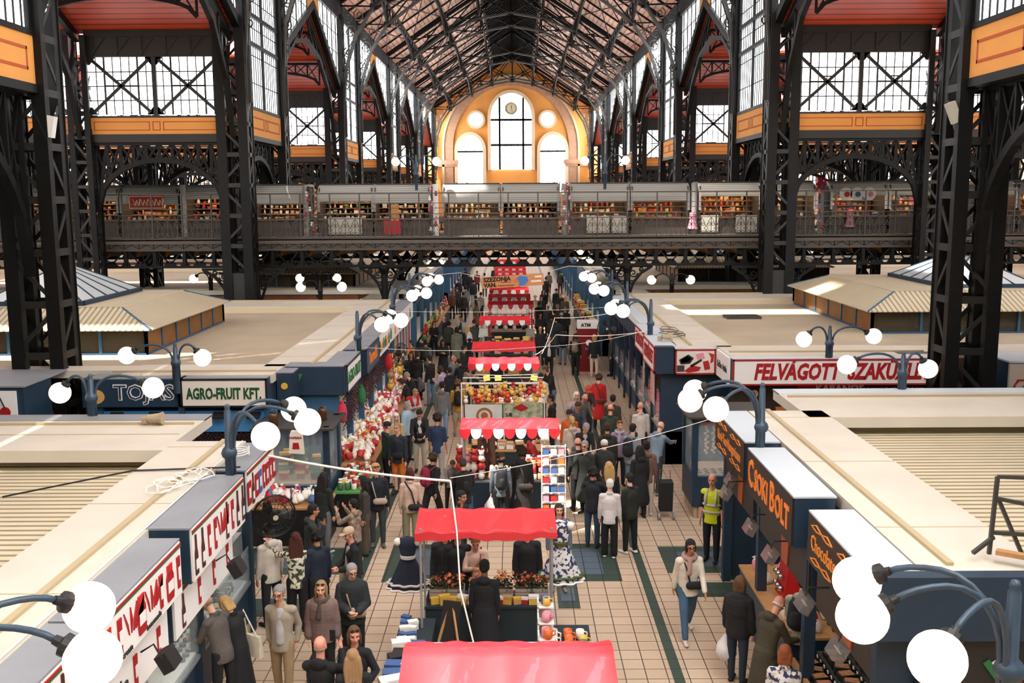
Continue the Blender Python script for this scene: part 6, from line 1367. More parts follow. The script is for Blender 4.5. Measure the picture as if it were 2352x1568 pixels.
('person with taupe backpack beneath the bridge, butcher lane', 2.86, 76.16, 1.74, 5, 'walk', 0, 'bob', 'b', 'jacket', '#8a8782', 'trousers', '#2a2c30', 'backpack:#6d655c', '#1c1b1b'),
('person in green top and maroon trousers on the bright floor strip', 3.72, 76.11, 1.74, 5, 'stand', 1, 'short', 'b', 'jacket', '#3c4432', 'trousers', '#4a1d22', '', '#1c1b1b'),
('person in black with an orange-brown bag beside the banner end', 2.45, 70.36, 1.74, 350, 'stand', 1, 'short', 'k', 'jacket', '#1b1c20', 'trousers', '#15161a', 'tote:#9b4a22', '#1c1b1b'),
('curly brown-haired person in black leather jacket looking down', 1.5, 32.79, 1.84, 118, 'look', 0, 'curly', 'm', 'jacket', '#151618', 'jeans', '#56697a', '', '#1c1b1b'),
('person in dark beanie and pale pink puffer, from behind', 1.1, 31.72, 1.7, 355, 'stand', 1, 'beanie', '#17181a', 'puffer', '#cbb5a5', 'trousers', '#1a1b1d', '', '#1c1b1b'),
('dark-bearded person in black hoodie beside the doll stall', 1.33, 28.13, 1.72, 95, 'stand', 1, 'short', 'k', 'hoodie', '#131417', 'trousers', '#15161a', '', '#1c1b1b'),
('person in black cap and orange jacket', 1.73, 26.11, 1.72, 160, 'stand', 3, 'cap', '#17181a', 'jacket', '#c8551d', 'trousers', '#1a1b1d', '', '#1c1b1b'),
('blonde person in cream sweater with a small grey bag on the back', 1.75, 25.3, 1.7, 10, 'stand', 0, 'pony', 'y', 'hoodie', '#c4b3a1', 'trousers', '#2a2520', 'crossback:#7a7470', '#1c1b1b'),
('white-haired person in pale pink with hand at the face', 2.07, 28.93, 1.66, 186, 'call', 0, 'bob', 'w', 'shirt', '#b8a3a8', 'trousers', '#3a3c40', '', '#1c1b1b'),
('grey-haired person in khaki jacket next to the pink one', 2.2, 28.56, 1.76, 200, 'look', 3, 'fringe', 'w', 'jacket', '#57534a', 'trousers', '#2a2c30', '', '#1c1b1b'),
('dark-haired person in charcoal checked shirt looking down', 1.99, 27.44, 1.76, 184, 'look', 3, 'short', 'b', 'shirt', '#3d4048', 'jeans', '#22262b', '', '#1c1b1b'),
('person in bright orange-red cap and maroon jacket', 2.46, 30.04, 1.72, 186, 'look', 3, 'cap', '#c8411f', 'jacket', '#40252a', 'trousers', '#2a2c30', '', '#1c1b1b'),
('person in long bright red top with brown shoulder bag, from behind', 2.94, 31.3, 1.74, 350, 'stand', 0, 'curly', 'b', 'dress', '#c0201e', 'jeans', '#1d2838', 'crossback:#5a2c20', '#1c1b1b'),
('black-haired person in dark olive jacket at the butcher side', 3.07, 28.03, 1.72, 345, 'stand', 1, 'short', 'k', 'jacket', '#3a352b', 'trousers', '#1c1d20', '', '#1c1b1b'),
('balding person in dark green sweater, from behind', 2.84, 26.33, 1.8, 350, 'stand', 3, 'fringe', 'b', 'shirt', '#2d3b2c', 'trousers', '#1c1d20', '', '#1c1b1b'),
('person in lilac jacket with sunglasses on the head, facing the viewer', 2.95, 25.0, 1.66, 184, 'stand', 0, 'short', 'a', 'jacket', '#8f7f94', 'trousers', '#2a2c30', 'shades scarf:#a79bb0', '#1c1b1b'),
('person in dark brown coat, from behind, mid-crowd', 2.56, 24.19, 1.78, 352, 'stand', 1, 'short', 'b', 'coat', '#2c2620', 'trousers', '#1c1a19', '', '#1c1b1b'),
('grey-haired person in black jacket and tie-like collar, facing down', 2.01, 24.78, 1.76, 190, 'look', 0, 'short', 'g', 'jacket', '#15171a', 'trousers', '#17181b', 'inner:#b5b5b8', '#1c1b1b'),
('grey-haired person in dark green coat with hand on chin', 1.92, 22.63, 1.74, 150, 'call', 0, 'short', 'g', 'coat', '#2a2e2a', 'trousers', '#15161a', 'glasses', '#1c1b1b'),
('balding person in dark jacket facing away beside the postcard stand', 1.76, 22.88, 1.72, 10, 'stand', 3, 'fringe', 'b', 'jacket', '#2b2a28', 'trousers', '#15161a', 'crossback:#3a2a1e', '#1c1b1b'),
('person in cream cap and dark green quilted jacket, from behind', 2.37, 22.86, 1.68, 355, 'stand', 0, 'cap', '#d9d5cf', 'puffer', '#262b29', 'trousers', '#1a1b1d', '', '#1c1b1b'),
('person with straight golden hair and black top, from behind', 2.3, 20.89, 1.68, 5, 'stand', 0, 'long', 'y', 'shirt', '#15161a', 'trousers', '#15161a', '', '#1c1b1b'),
('dark-haired person in black jacket and jeans raising a phone', 1.91, 20.41, 1.7, 350, 'photo', 1, 'curly', 'k', 'jacket', '#17191b', 'jeans', '#2c4458', 'phone', '#1c1b1b'),
('white-haired person in white rain jacket and wide black trousers', 2.21, 19.77, 1.62, 352, 'stand', 0, 'short', 'w', 'jacket', '#d3cdca', 'wide', '#101012', '', '#d9d5cf'),
('short black-haired person in dark green jacket with white trainers', 2.66, 20.01, 1.68, 35, 'stand', 0, 'short', 'k', 'jacket', '#23261f', 'trousers', '#15161a', 'glasses', '#e6e2dc'),
('person in brown sweater and cream trousers, from behind', 3.33, 22.56, 1.72, 5, 'stand', 2, 'bun', 'k', 'hoodie', '#75584c', 'trousers', '#cfc3b2', '', '#d2c8bb'),
('grey-haired person in light blue hoodie reaching to the butcher counter', 3.77, 24.16, 1.82, 325, 'reach', 0, 'fringe', 'g', 'hoodie', '#7f92a0', 'trousers', '#3f3d38', '', '#8a7a68'),
('dark-haired person in grey hoodie with black backpack and pale jeans', 3.18, 24.17, 1.76, 328, 'stand', 0, 'short', 'k', 'hoodie', '#8f9498', 'jeans', '#6f8494', 'backpack:#1c1d20', '#1c1b1b'),
('person in brown hooded jacket at the butcher glass', 3.63, 27.07, 1.68, 330, 'look', 0, 'bun', 'k', 'puffer', '#7d6857', 'trousers', '#2a2520', '', '#1c1b1b'),
('bald person in cream shirt at the butcher glass', 3.71, 26.7, 1.78, 5, 'stand', 3, 'bald', 'k', 'shirt', '#c5bcb0', 'trousers', '#2a2c30', '', '#1c1b1b'),
('long black-haired person in black coat between brown sweater and counter', 3.15, 22.35, 1.66, 20, 'stand', 1, 'long', 'k', 'coat', '#15161a', 'trousers', '#15161a', '', '#1c1b1b'),
('guard in yellow high-visibility vest standing at the cross aisle', 4.27, 19.53, 1.8, 152, 'stand', 3, 'bald', 'k', 'vest', '#d5e024', 'trousers', '#171c26', 'hivis:#c9ccc8', '#1c1b1b'),
('person in cream jacket, pink scarf and blue jeans walking alone', 3.18, 16.0, 1.74, 186, 'walk', 1, 'pony', 'k', 'jacket', '#e3d9c8', 'jeans', '#42617c', 'scarf:#b08d84 cross:#17181b glasses', '#d8cbb5'),
('brown-haired person in black puffer holding a white plastic bag', 3.66, 14.38, 1.66, 325, 'stand', 0, 'bob', 'm', 'puffer', '#17181a', 'jeans', '#22303f', 'plastic:#e4e2e0', '#1c1b1b'),
('old person in glasses and olive-black coat bending to the sweets counter', 3.84, 13.46, 1.74, 300, 'look', 3, 'fringe', 'w', 'coat', '#433d2c', 'trousers', '#2a2721', 'glasses', '#1c1b1b'),
('copper-haired person in navy and white print blouse at the frame bottom', 3.73, 12.08, 1.64, 340, 'stand', 0, 'bob', 'a', 'shirt', 'navyprint', 'trousers', '#22262b', '', '#1c1b1b'),
('person in stone fleece with dark backpack inside the chocolate stall', 4.49, 14.07, 1.76, 330, 'reach', 0, 'short', 'k', 'hoodie', '#a59f8b', 'trousers', '#3a3c34', 'backpack:#22252a', '#1c1b1b'),
('flower seller in dark hooded coat standing inside the pink-flower stall', -0.22, 15.05, 1.68, 352, 'stand', 2, 'short', 'k', 'coat', '#15161b', 'trousers', '#121317', '', '#1c1b1b'),
('person in pale pink blouse with brown bag behind the flowers', -0.42, 16.47, 1.66, 186, 'phone', 3, 'short', 'a', 'shirt', '#d3b39f', 'trousers', '#3a3028', 'crossback:#8a4a22', '#1c1b1b'),
('person in dark jacket standing under the plain red awning', -0.94, 16.53, 1.78, 182, 'stand', 1, 'short', 'k', 'jacket', '#1b1c1d', 'jeans', '#2c3a4a', '', '#1c1b1b'),
('second dark-coated person under the plain red awning', -0.72, 16.45, 1.76, 182, 'stand', 1, 'short', 'k', 'coat', '#17181b', 'trousers', '#1a1b1d', '', '#1c1b1b'),
('person in black jacket behind the flowers, near the hanging white dress', 0.48, 16.62, 1.76, 182, 'stand', 3, 'short', 'g', 'jacket', '#17181b', 'jeans', '#1f2c3a', '', '#1c1b1b'),
('dark-bearded person in black raising a hand just behind the plain red awning', -0.83, 18.68, 1.74, 232, 'call', 1, 'short', 'k', 'jacket', '#15161a', 'trousers', '#15161a', 'phone', '#1c1b1b'),
('bending person with a bulky black backpack left of the gift stall', -0.83, 20.97, 1.74, 10, 'look', 1, 'short', 'b', 'jacket', '#17181a', 'jeans', '#39506a', 'backpack:#121212', '#1c1b1b'),
('person in grey-blue shirt with black backpack at the gift stall', -0.05, 21.55, 1.7, 5, 'stand', 0, 'curly', 'b', 'shirt', '#66707a', 'trousers', '#131416', 'backpack:#1a1a1b plastic:#ddd8d2', '#1c1b1b'),
('person behind the hanging white dress, only jeans and boots showing', 1.09, 18.06, 1.66, 184, 'stand', 0, 'bob', 'b', 'jacket', '#5a6472', 'jeans', '#2c4458', '', '#8a7a66'),
('person in long dark brown coat at the gift stall, from behind', 0.42, 21.73, 1.8, 355, 'stand', 2, 'curly', 'b', 'coat', '#1d1916', 'wide', '#131214', 'crossback:#2a201b', '#1c1b1b'),
('seller in red hooded sweater inside the gift stall', 0.56, 23.65, 1.72, 262, 'look', 0, 'short', 'b', 'hoodie', '#a31822', 'trousers', '#2a2c30', '', '#1c1b1b'),
('child in grey camouflage top beside the bulky black backpack', -1.27, 22.9, 1.3, 200, 'look', 0, 'short', 'm', 'hoodie', '#8d8b86', 'trousers', '#2a2c30', '', '#1c1b1b'),
('dark-haired seller sitting low between two red awnings', -0.4, 35.08, 1.64, 184, 'stand', 0, 'long', 'k', 'jacket', '#17181a', 'trousers', '#15161a', '', '#1c1b1b'),
('bald seller between the plain and scalloped red awnings', 0.65, 34.77, 1.7, 180, 'look', 3, 'bald', 'k', 'jacket', '#5c4a38', 'trousers', '#15161a', '', '#1c1b1b'),
('bald person in black hoodie holding a phone, bottom of the picture', -2.24, 12.07, 1.78, 350, 'photo', 3, 'fringe', 'g', 'hoodie', '#121316', 'trousers', '#121316', 'phone', '#1c1b1b'),
('brown-haired person in black jacket over striped shirt, sunglasses on head', -1.88, 12.61, 1.7, 172, 'hip', 3, 'bob', 'm', 'jacket', '#16171c', 'trousers', '#16171c', 'shades inner:#c9a3a3', '#1c1b1b'),
('person with long straight blond hair seen from behind at the frame bottom', -1.79, 11.91, 1.68, 10, 'stand', 0, 'long', 'd', 'jacket', '#1a1a1c', 'trousers', '#16171c', '', '#1c1b1b'),
]
for p in PEOPLE: person(*p)
# ================================================================ AWNING STALLS IN THE AISLE
AWN = mat('red_awning_cloth', '#c8242e', .42, spec=.6, coat=.25); AWNW = mat('white_awning_cloth', '#e4e0dc', .7); POLE = mat('stall_pole', '#a7a9aa', .4, .5); CLOTH = mat('dark_stall_cloth', '#1d2b30', .8, noise=.2)
def awning(label, x0, x1, yb, yf, scal=9, drop=.2, zb=2.5, zf=2.33, posts=True, fold=.3, seed=0):
    t = thing('awning', label, 'awning', ((x0+x1)/2, yf, 0)); w = (x1-x0)/2; d = yb-yf; rr = random.Random(seed)
    nx, ny = 36, 12; mb = MB(); V = []
    ph = [rr.uniform(0, 6) for _ in range(6)]
    for j in range(ny+1):
        for i in range(nx+1):
            u, v = i/nx, j/ny; x = -w+2*w*u; y = d*(1-v)
            z = zb+.03-(0 if v < fold else (v-fold)/(1-fold)*(zb-zf+.03)) if v >= fold else zb-.06+.09*v/fold
            sag = abs(sin(pi*u*4)); z -= .025*sag*(.4+v)*(1 if v < .99 else 0)
            z += .012*sin(u*23+ph[0]+v*5)*v+.008*sin(u*41+v*11+ph[1])
            x *= 1-.04*(1-v); V.append((x, y, z))
    F = [(j*(nx+1)+i, j*(nx+1)+i+1, (j+1)*(nx+1)+i+1, (j+1)*(nx+1)+i) for j in range(ny) for i in range(nx)]
    mb.add(V, F); n0 = len(V); mb.add([(x, y, z-.012) for x, y, z in V], [tuple(reversed(f)) for f in F])
    for s in (0, nx): mb.add([V[j*(nx+1)+s] for j in range(ny+1)]+[(V[j*(nx+1)+s][0], V[j*(nx+1)+s][1], V[j*(nx+1)+s][2]-.09) for j in range(ny+1)], [(j, j+1, ny+2+j, ny+1+j) for j in range(ny)])
    front = V[ny*(nx+1):]
    if not scal: mb.add(front+[(x, y-.01, z-.11-.02*sin(x*5)) for x, y, z in front], [(i, i+1, nx+2+i, nx+1+i) for i in range(nx)])
    mb.build('canopy', AWN, t, smooth=True)
    if scal:
        sw = 2*w/scal
        for i in range(scal):
            c = -w+sw*(i+.5); P = [(c-sw/2+.01, zf+.03)]+[(c-sw*.48*cos(radians(a)), zf-.02-drop*.85*sin(radians(a))) for a in range(0, 181, 20)]+[(c+sw/2-.01, zf+.03)]
            MB().prism(P, -.02, -.01).build('scallop', AWN if i % 2 == 0 else AWNW, t)
    if posts:
        for x in (-w+.08, w-.08):
            for y in (.05, d-.05): MB().lathe([(.02, 0), (.02, 2.36)], (x, y, 0), 8).build('post', POLE, t)
    mb = MB().tube([(-w+.04, .03, zf-.03), (w-.04, .03, zf-.03)], .015, 6).tube([(-w+.06, d-.02, zb-.08), (w-.06, d-.02, zb-.08)], .015, 6); mb.build('rail', POLE, t)
    return t
AW = [('big red awning with sunlit patches at the bottom of the picture', -.98, 1.38, 10.6, 9.35, 0, .2, 2.52, 2.05),
 ('plain red awning over the flower and gift stall, second from the viewer', -1.27, .92, 15.4, 14.7, 0, .2, 2.52, 2.3),
 ('red awning with red and white scallops above the red-hooded seller', -.95, 1.26, 21.95, 21.35, 9), ('red awning with scallops above the yellow price cards', -1.18, 1.02, 30.5, 30.0, 9),
 ('slanting plain red awning in front of the handbag stall', -1.2, .97, 33.9, 33.3, 0), ('red awning with scallops above the amber trinkets', -1.22, .92, 41.3, 40.8, 9),
 ('bright scalloped awning above the chrome rails and red lattice', -1.03, 1.15, 47.4, 46.8, 9), ('scalloped awning just behind the one with chrome rails', -1.1, 1.06, 50.8, 50.3, 9),
 ('scalloped awning directly under the hanging banner', -1.14, 1.03, 54.8, 54.3, 9), ('first scalloped awning visible above the banner', -.95, 1.07, 63.5, 63.0, 9),
 ('second scalloped awning above the banner', -1.1, 1.02, 67.1, 66.6, 9), ('third scalloped awning above the banner, close under the bridge', -1.18, 1.04, 71.2, 70.7, 9), ('most distant scalloped awning seen through the bridge girder', -1.15, 1.05, 79.2, 78.7, 9)]
for i, a in enumerate(AW):
    o = awning(a[0], *a[1:6], *(a[6:] if len(a) > 6 else ()), fold=.22 if i == 0 else .3, seed=i)
def table(label, x0, x1, y0, y1, h=.88, top=WOOD, cloth=CLOTH, name='stall_table', cat='table'):
    t = thing(name, label, cat, ((x0+x1)/2, (y0+y1)/2, 0)); w, d = (x1-x0)/2, (y1-y0)/2
    MB().bb(-w, w, -d, d, h-.04, h).build('tabletop', top, t); MB().bb(-w+.02, w-.02, -d+.02, d-.02, 0, h-.04).build('skirt', cloth, t); return t
table('dark-draped table with flower crates at the back of the flower stall', -1.2, .75, 15.3, 16.0, .85, CLOTH)
table('dark-draped side table of mugs facing the butcher side', .62, 1.4, 12.0, 14.6, .85, CLOTH); table('dark-draped side table of card boxes facing the paprika side', -1.55, -1.0, 12.0, 15.1, .75, CLOTH)
for i, (a, b, c, d, lab) in enumerate(((-1.15, 1.25, 22.4, 22.9, 'navy front counter of the gift stall'), (-1.15, 1.2, 25.2, 25.9, 'rear dark counter of the gift stall'), (-1.1, 1.0, 27.9, 28.7, 'counter behind the frame of hanging dolls'), (-1.1, .9, 31.3, 31.9, 'counter under the yellow price cards'), (-1.1, .95, 36.4, 38.6, 'counter of black trinkets and handbags'), (-1.0, 1.0, 43.5, 45, 'counter under the chrome rails'), (-1, 1, 48.4, 49.4, 'counter between two far scalloped awnings'), (-1, 1, 52, 53.4, 'counter before the banner awning'))):
    table(lab, a, b, c, d, .88, WOOD if i else mat('steel_top', ''), NAVY if i == 0 else CLOTH)
rg = random.Random(3)
# flower crates
PET = [mat('petal_orange', '#d9713f', .7), mat('petal_salmon', '#d98f75', .7), mat('petal_crimson', '#8e1f22', .7), mat('petal_rust', '#a3431f', .7)]; LEAF = mat('leaf_green', '#2c3b20', .8)
bl = MB()
for i in range(6): a = i*pi/3; bl.add([(0, 0, 0), (.035*cos(a-.45), .035*sin(a-.45), .012), (.045*cos(a), .045*sin(a), .02), (.035*cos(a+.45), .035*sin(a+.45), .012)], [(0, 1, 2, 3)])
bl.ball((0, 0, .012), .013, 6, 4, 1); BLM = bl.mesh('blossom', [PET[0], mat('flower_centre', '#e8c27a', .7)])
fl = MB()
for i in range(90):
    x, y, z = rg.uniform(-.2, .2), rg.uniform(-.14, .14), rg.uniform(0, .16); a = rg.uniform(0, 6); fl.add([(x, y, z), (x+.05*cos(a), y+.05*sin(a), z+.03), (x+.08*cos(a+.3), y+.08*sin(a+.3), z), (x+.04*cos(a+.7), y+.04*sin(a+.7), z-.01)], [(0, 1, 2, 3)])
FLM = fl.mesh('foliage', LEAF)
cr = MB().bb(-.2, .2, -.12, .12, 0, .03)
for z in (.04, .1, .16):
    for y in (-.13, .13): cr.bb(-.21, .21, y-.008, y+.008, z, z+.045)
    for x in (-.21, .21): cr.bb(x-.008, x+.008, -.13, .13, z, z+.045)
CRM = cr.mesh('crate', mat('whitewashed_wood', '#a79c90', .8))
for n, (x, cc, lab) in enumerate(((-.98, (2, 3), 'whitewashed crate of crimson and rust blossoms at the paprika end'), (-.72, (0, 2), 'crate of orange and crimson blossoms beside it'), (-.36, (1, 0), 'small crate of salmon blossoms next to the flower seller'), (.08, (0, 1), 'crate of pale orange blossoms right of the flower seller'), (.42, (3, 2), 'crate of rust-red blossoms near the dress'), (.66, (2, 3), 'last crate of dark red blossoms at the table end'))):
    t = thing('flower_crate', lab, 'flowers', (x, 15.66, .85), 0); t.scale = (.62, .9, 1) if n in (2,) else (.72, 1, 1.0)
    put('crate', CRM, t); put('foliage', FLM, t, (0, 0, .18))
    for i in range(26):
        o = put('blossom', BLM, t, (rg.uniform(-.21, .21), rg.uniform(-.17, .13), .27+rg.uniform(0, .14)), rg.uniform(0, 6), rg.uniform(.8, 1.3)); o.rotation_euler = (rg.uniform(.1, .9), rg.uniform(-.5, .5), rg.uniform(0, 6)); recolor(o, PET[cc[i % 2]])
def goods(meshi, n, area, z, lab, group, cols, cols2=(1,), sc=(1, 1.3), zj=0, tilt=0, name=None, cat=None, grid=None, slope=(0, 0)):
    """countable small wares laid out in rows on a table"""
    nm, me = meshi if isinstance(meshi, tuple) else SOUV[meshi]
    x0, x1, y0, y1 = area; nx = grid or max(1, round(sqrt(n*(x1-x0)/(y1-y0)))); ny = math.ceil(n/nx)
    for k in range(n):
        L = 3 if zj and not tilt and grid != 60 else 1; q = k//L; nq = max(1, round(sqrt(n/L*(x1-x0)/(y1-y0)))) if L > 1 else nx
        i, j = q % nq, q//nq; fx, fy = (i+.5)/nq, (j+.5)/(math.ceil(n/L/nq) if L > 1 else ny)
        o = put(name or nm, me, None, (x0+(x1-x0)*fx+rg.uniform(-.02, .02), y0+(y1-y0)*fy+rg.uniform(-.02, .02), z+slope[0]*fx+slope[1]*fy+((k % L)*min(zj/2.2, .2) if L > 1 else rg.uniform(0, zj))), rg.uniform(-.5, .5) if tilt == 0 else rg.uniform(0, 6), rg.uniform(*sc))
        if tilt: o.rotation_euler = (rg.uniform(-tilt, tilt)-.4, rg.uniform(-tilt, tilt), rg.uniform(-.6, .6))
        recolor(o, GOOD_COL[rg.choice(cols)], GOOD_COL[rg.choice(cols2)]); tag(o, lab, cat or nm.split('_')[-1], group)
goods(0, 12, (-1.1, .65, 15.33, 15.5), .852, 'little box on the dark table in front of the flower crates', 'little boxes on the flower table', (7, 1, 3, 0), (3, 7, 1), (.8, 1.2), grid=12)
MUGC = (1, 1, 7, 6, 9, 5, 1)
goods(4, 30, (.72, 1.36, 12.3, 14.2), .852, 'painted ceramic mug on the dark side table', 'painted mugs on the side table', MUGC, (1,), (1.2, 1.6))
t = thing('mug_rack', 'white stepped mug rack standing on the side table', 'rack', (.7, 13.9, .85)); mb = MB()
for i in range(4): mb.bb(-.1+i*0, .14, -.45+i*.22, -.25+i*.22, i*.16, i*.16+.02); mb.bb(-.1, -.08, -.45+i*.22, -.25+i*.22, 0, i*.16+.1); mb.bb(-.1, .14, -.26+i*.22, -.24+i*.22, 0, i*.16+.02)
mb.build('steps', WHITE, t)
for i in range(4): goods(4, 2, (.64, .82, 13.47+i*.22, 13.63+i*.22), .85+i*.16+.025, 'bright painted mug on the white stepped rack', 'painted mugs on the stepped rack', (8, 6, 9, 7), (1,), (1.2, 1.5), grid=1)
goods(0, 14, (-1.5, -1.05, 12.2, 13.9), .752, 'card box on the paprika-side table', 'card boxes on the side table', (3, 1, 2), (6, 1, 4), (1.6, 2.2)); goods(0, 9, (-1.5, -1.25, 14.0, 15.0), .752, 'small white packet in rows on the side table', 'white packets on the side table', (1,), (1, 6), (.9, 1.1), grid=2)
t = thing('folding_easel', 'black folded display easel leaning inside the flower stall', 'easel', (-.75, 14.3, 0)); MB().bar((-.1, .1, 0), (.05, .3, 1.25), .28, .04).build('panel', BLACK, t); MB().bar((.25, -.1, 0), (.05, .3, 1.2), .03).build('leg', WOOD, t); MB().bar((-.35, 0, 0), (.0, .3, 1.2), .03).build('leg', WOOD, t)
def pouch():
    mb = MB(); n = 10; V = []
    for k, (w, d, z) in enumerate(((.05, .03, 0), (.062, .04, .03), (.06, .035, .1), (.045, .018, .14), (.02, .01, .155), (.045, .02, .185))):
        for i in range(n): a = 2*pi*i/n; V.append((w*cos(a), d*sin(a), z))
    mb.add(V, [(i*n+k, i*n+(k+1) % n, (i+1)*n+(k+1) % n, (i+1)*n+k) for i in range(5) for k in range(n)]+[tuple(range(n-1, -1, -1))])
    mb.mi = [0 if (i//n) not in (3, 4) else 1 for i in range(len(mb.f))]; return mb
POUCH = ('spice_bag', pouch().mesh('spice_bag', [GOOD_COL[0], GOOD_COL[1]], smooth=True))
def coat_hang(label, loc, col, trim, w=.34, h=1.0, rz=0):
    t = thing('hanging_dress', label, 'dress', loc, rz)
    pr = [(.03, h), (.13, h*.97), (.15, h*.82), (.11, h*.62), (.12, h*.6), (w*.75, h*.25), (w, .03)]; n = 20; V = []; fl = 10
    for k, (r, z) in enumerate(pr):
        for i in range(n*2): a = pi*i/n; q = 1+(.1*sin(a*fl) if k > 4 else 0)*(k-4)/2; V.append((r*q*cos(a), r*q*.62*sin(a), z))
    mb = MB(); N = n*2; mb.add(V, [(k*N+i, k*N+(i+1) % N, (k+1)*N+(i+1) % N, (k+1)*N+i) for k in range(len(pr)-1) for i in range(N)]); mb.build('skirt_and_bodice', fabric(col), t, smooth=True)
    mb = MB(); mb.lathe([(.125, h*.6), (.128, h*.65)], (0, 0, 0), 20); mb.build('sash', fabric(trim), t)
    mb = MB()
    for z, q in ((.12, 1.0), (.03, 1.03)):
        mb.tube([(w*q*(1+.1*sin(a*fl))*cos(a), w*q*.62*(1+.1*sin(a*fl))*sin(a), z) for a in [2*pi*i/60 for i in range(60)]], .022, 5, closed=True, mi=0 if z > .05 else 1)
    mb.build('hem_trim', [fabric(trim), WHITE], t)
    for s in (-1, 1): b = MB(); ell(b, (s*.16, 0, h*.9), (.07, .055, .07)); b.build('sleeve', WHITE, t, smooth=True)
    return t
coat_hang('white dress with dark flower print and green sash hung at the awning end', (1.03, 16.0, 1.0), 'navyprint', '#4b5a26', .36, 1.08)
coat_hang('navy dotted folk dress hung on the paprika side of the plain awning', (-1.5, 15.75, .98), '#1b2438', '#d9d5cf', .33, .9)
# gift stall
goods(5, 34, (-1.1, -.45, 22.45, 22.85), .89, 'soft toy heaped on the gift stall counter', 'soft toys heaped on the gift stall', (1, 3, 0, 8, 7), (1,), (1.6, 2.3), zj=.7)
goods(2, 46, (.5, 1.2, 22.42, 22.88), .89, 'lidded jar stacked at the gift stall', 'lidded jars at the gift stall', (1, 8, 3, 9, 0), (4, 0, 1), (1.2, 1.7), zj=.35); goods(1, 22, (-.35, .45, 22.45, 22.8), .89, 'small painted doll on the gift stall counter', 'painted dolls at the gift stall', (1, 3, 0), (1,), (1, 1.5))
goods(0, 14, (-.9, .5, 25.25, 25.8), .89, 'small box on the rear counter of the gift stall', 'boxes on the rear gift counter', (1, 0, 4, 1), (3, 1), (1, 1.5))
t = thing('display_tower', 'dark brown hinged display tower hung with little bells in the gift stall', 'shelf', (-.5, 22.9, .89)); MB().bb(-.12, .1, 0, .05, 0, 1.2).bb(.12, .3, .05, .1, 0, 1.2).build('boards', DWOOD, t)
for i in range(4): MB().lathe([(.05, 0), (.04, .06), (.01, .1)], (0, -.05, .1+i*.26), 8).build('bell', CHROME, t)
t = thing('postcard_rack', 'tall white wire postcard rack with eight rows, beside the gift stall', 'rack', (1.12, 21.3, 0)); mb = MB()
for x in (-.26, .26): mb.tube([(x, 0, 0), (x, .12, 2.0)], .014, 6)
for i in range(9): z = .25+i*.21; mb.bb(-.27, .27, .0+z*.05, .03+z*.05, z, z+.012); mb.bb(-.27, .27, -.04+z*.05, -.03+z*.05, z+.04, z+.05)
mb.build('frame', WHITE, t)
for i in range(8):
    for j in range(3 if i > 3 else 3):
        z = .28+i*.21; MB().box((-.17+j*.17, -.01+z*.05, z+.085), (.13, .01, .15), rx=-.15).build('postcard', [GOOD_COL[c] for c in ((1, 6, 3, 1, 8, 6, 1, 4, 6),)][0][(i*3+j) % 9] if False else GOOD_COL[(1, 6, 9, 1, 8, 6, 1, 4, 0)[(i*2+j*4) % 9]], t)
# doll frame with banner cloth
t = thing('doll_frame', 'white tube frame hung with dolls behind the scalloped awning', 'frame', (-.05, 27.7, 0)); mb = MB()
for x in (-1.2, 0, 1.15): mb.tube([(x, 0, 0), (x, 0, 2.2)], .02, 6)
for z in (2.2, 2.02): mb.tube([(-1.2, 0, z), (1.15, 0, z)], .015, 6); mb.tube([(-1.2, .8, z), (1.15, .8, z)], .015, 6)
mb.build('tubes', WHITE, t)
t = thing('printed_cloth', 'pale printed cloth with a round brown crest hung on the doll frame', 'cloth', (-.5, 27.6, 0)); MB().bb(-.65, .4, -.01, .01, .9, 1.6).build('sheet', mat('pale_banner', '#cdd0c8', .8, noise=.15), t); mb = MB(); mb.band(arc(-.1, 1.28, .17, .17, 0, 360, 20)[:-1], arc(-.1, 1.28, .23, .23, 0, 360, 20)[:-1], -.025, -.012); mb.lathe([(.1, -.025), (.1, -.012)], (-.1, 0, 1.28), 14, axis='y'); mb.build('printed_crest', mat('crest_brown', '#9a5a2c', .8), t)
t = thing('printed_cloth', 'colourful printed cloth with vegetables and a red diamond beside the crest cloth', 'cloth', (.45, 27.6, 0)); MB().bb(-.5, .6, -.01, .01, .9, 1.65).build('sheet', mat('multicolour_print', '#c7bda8', .8, noise=1, nscale=7, noise_col='#5d7a4a'), t); MB().prism([(-.25, 1.5), (0, 1.62), (.2, 1.5), (0, 1.4)], -.025, -.012).build('red_diamond', CR, t); text_mb('UE', .14, .01, bold=.004).build('lettering', BLACK, t, (-.35, -.02, 1.3))
goods(5, 60, (-1.15, 1.1, 27.6, 27.68), 1.55, 'little doll hung on the white tube frame', 'dolls hung on the white tube frame', (7, 1, 0, 3, 9, 7), (1,), (1.3, 1.8), zj=.5, grid=60)
for x, lab in ((-.6, 'yellow price card hung by the tan board under the scallops'), (-.25, 'yellow price card in the middle under the scallops'), (.85, 'yellow price card at the butcher end under the scallops')): tag(MB().box((0, 0, 0), (.2, .01, .16), ry=.2*x).build('price_card', mat('yellow_card', '#e0c04a', .7), None, (x, 29.97, 1.92)), lab, 'card')
tag(MB().tube([(-1.1, 29.98, 2.03), (0, 29.98, 2.0), (.95, 29.98, 2.03)], .006, 5).build('card_line', WHITE), 'thin line carrying the yellow price cards', 'line')
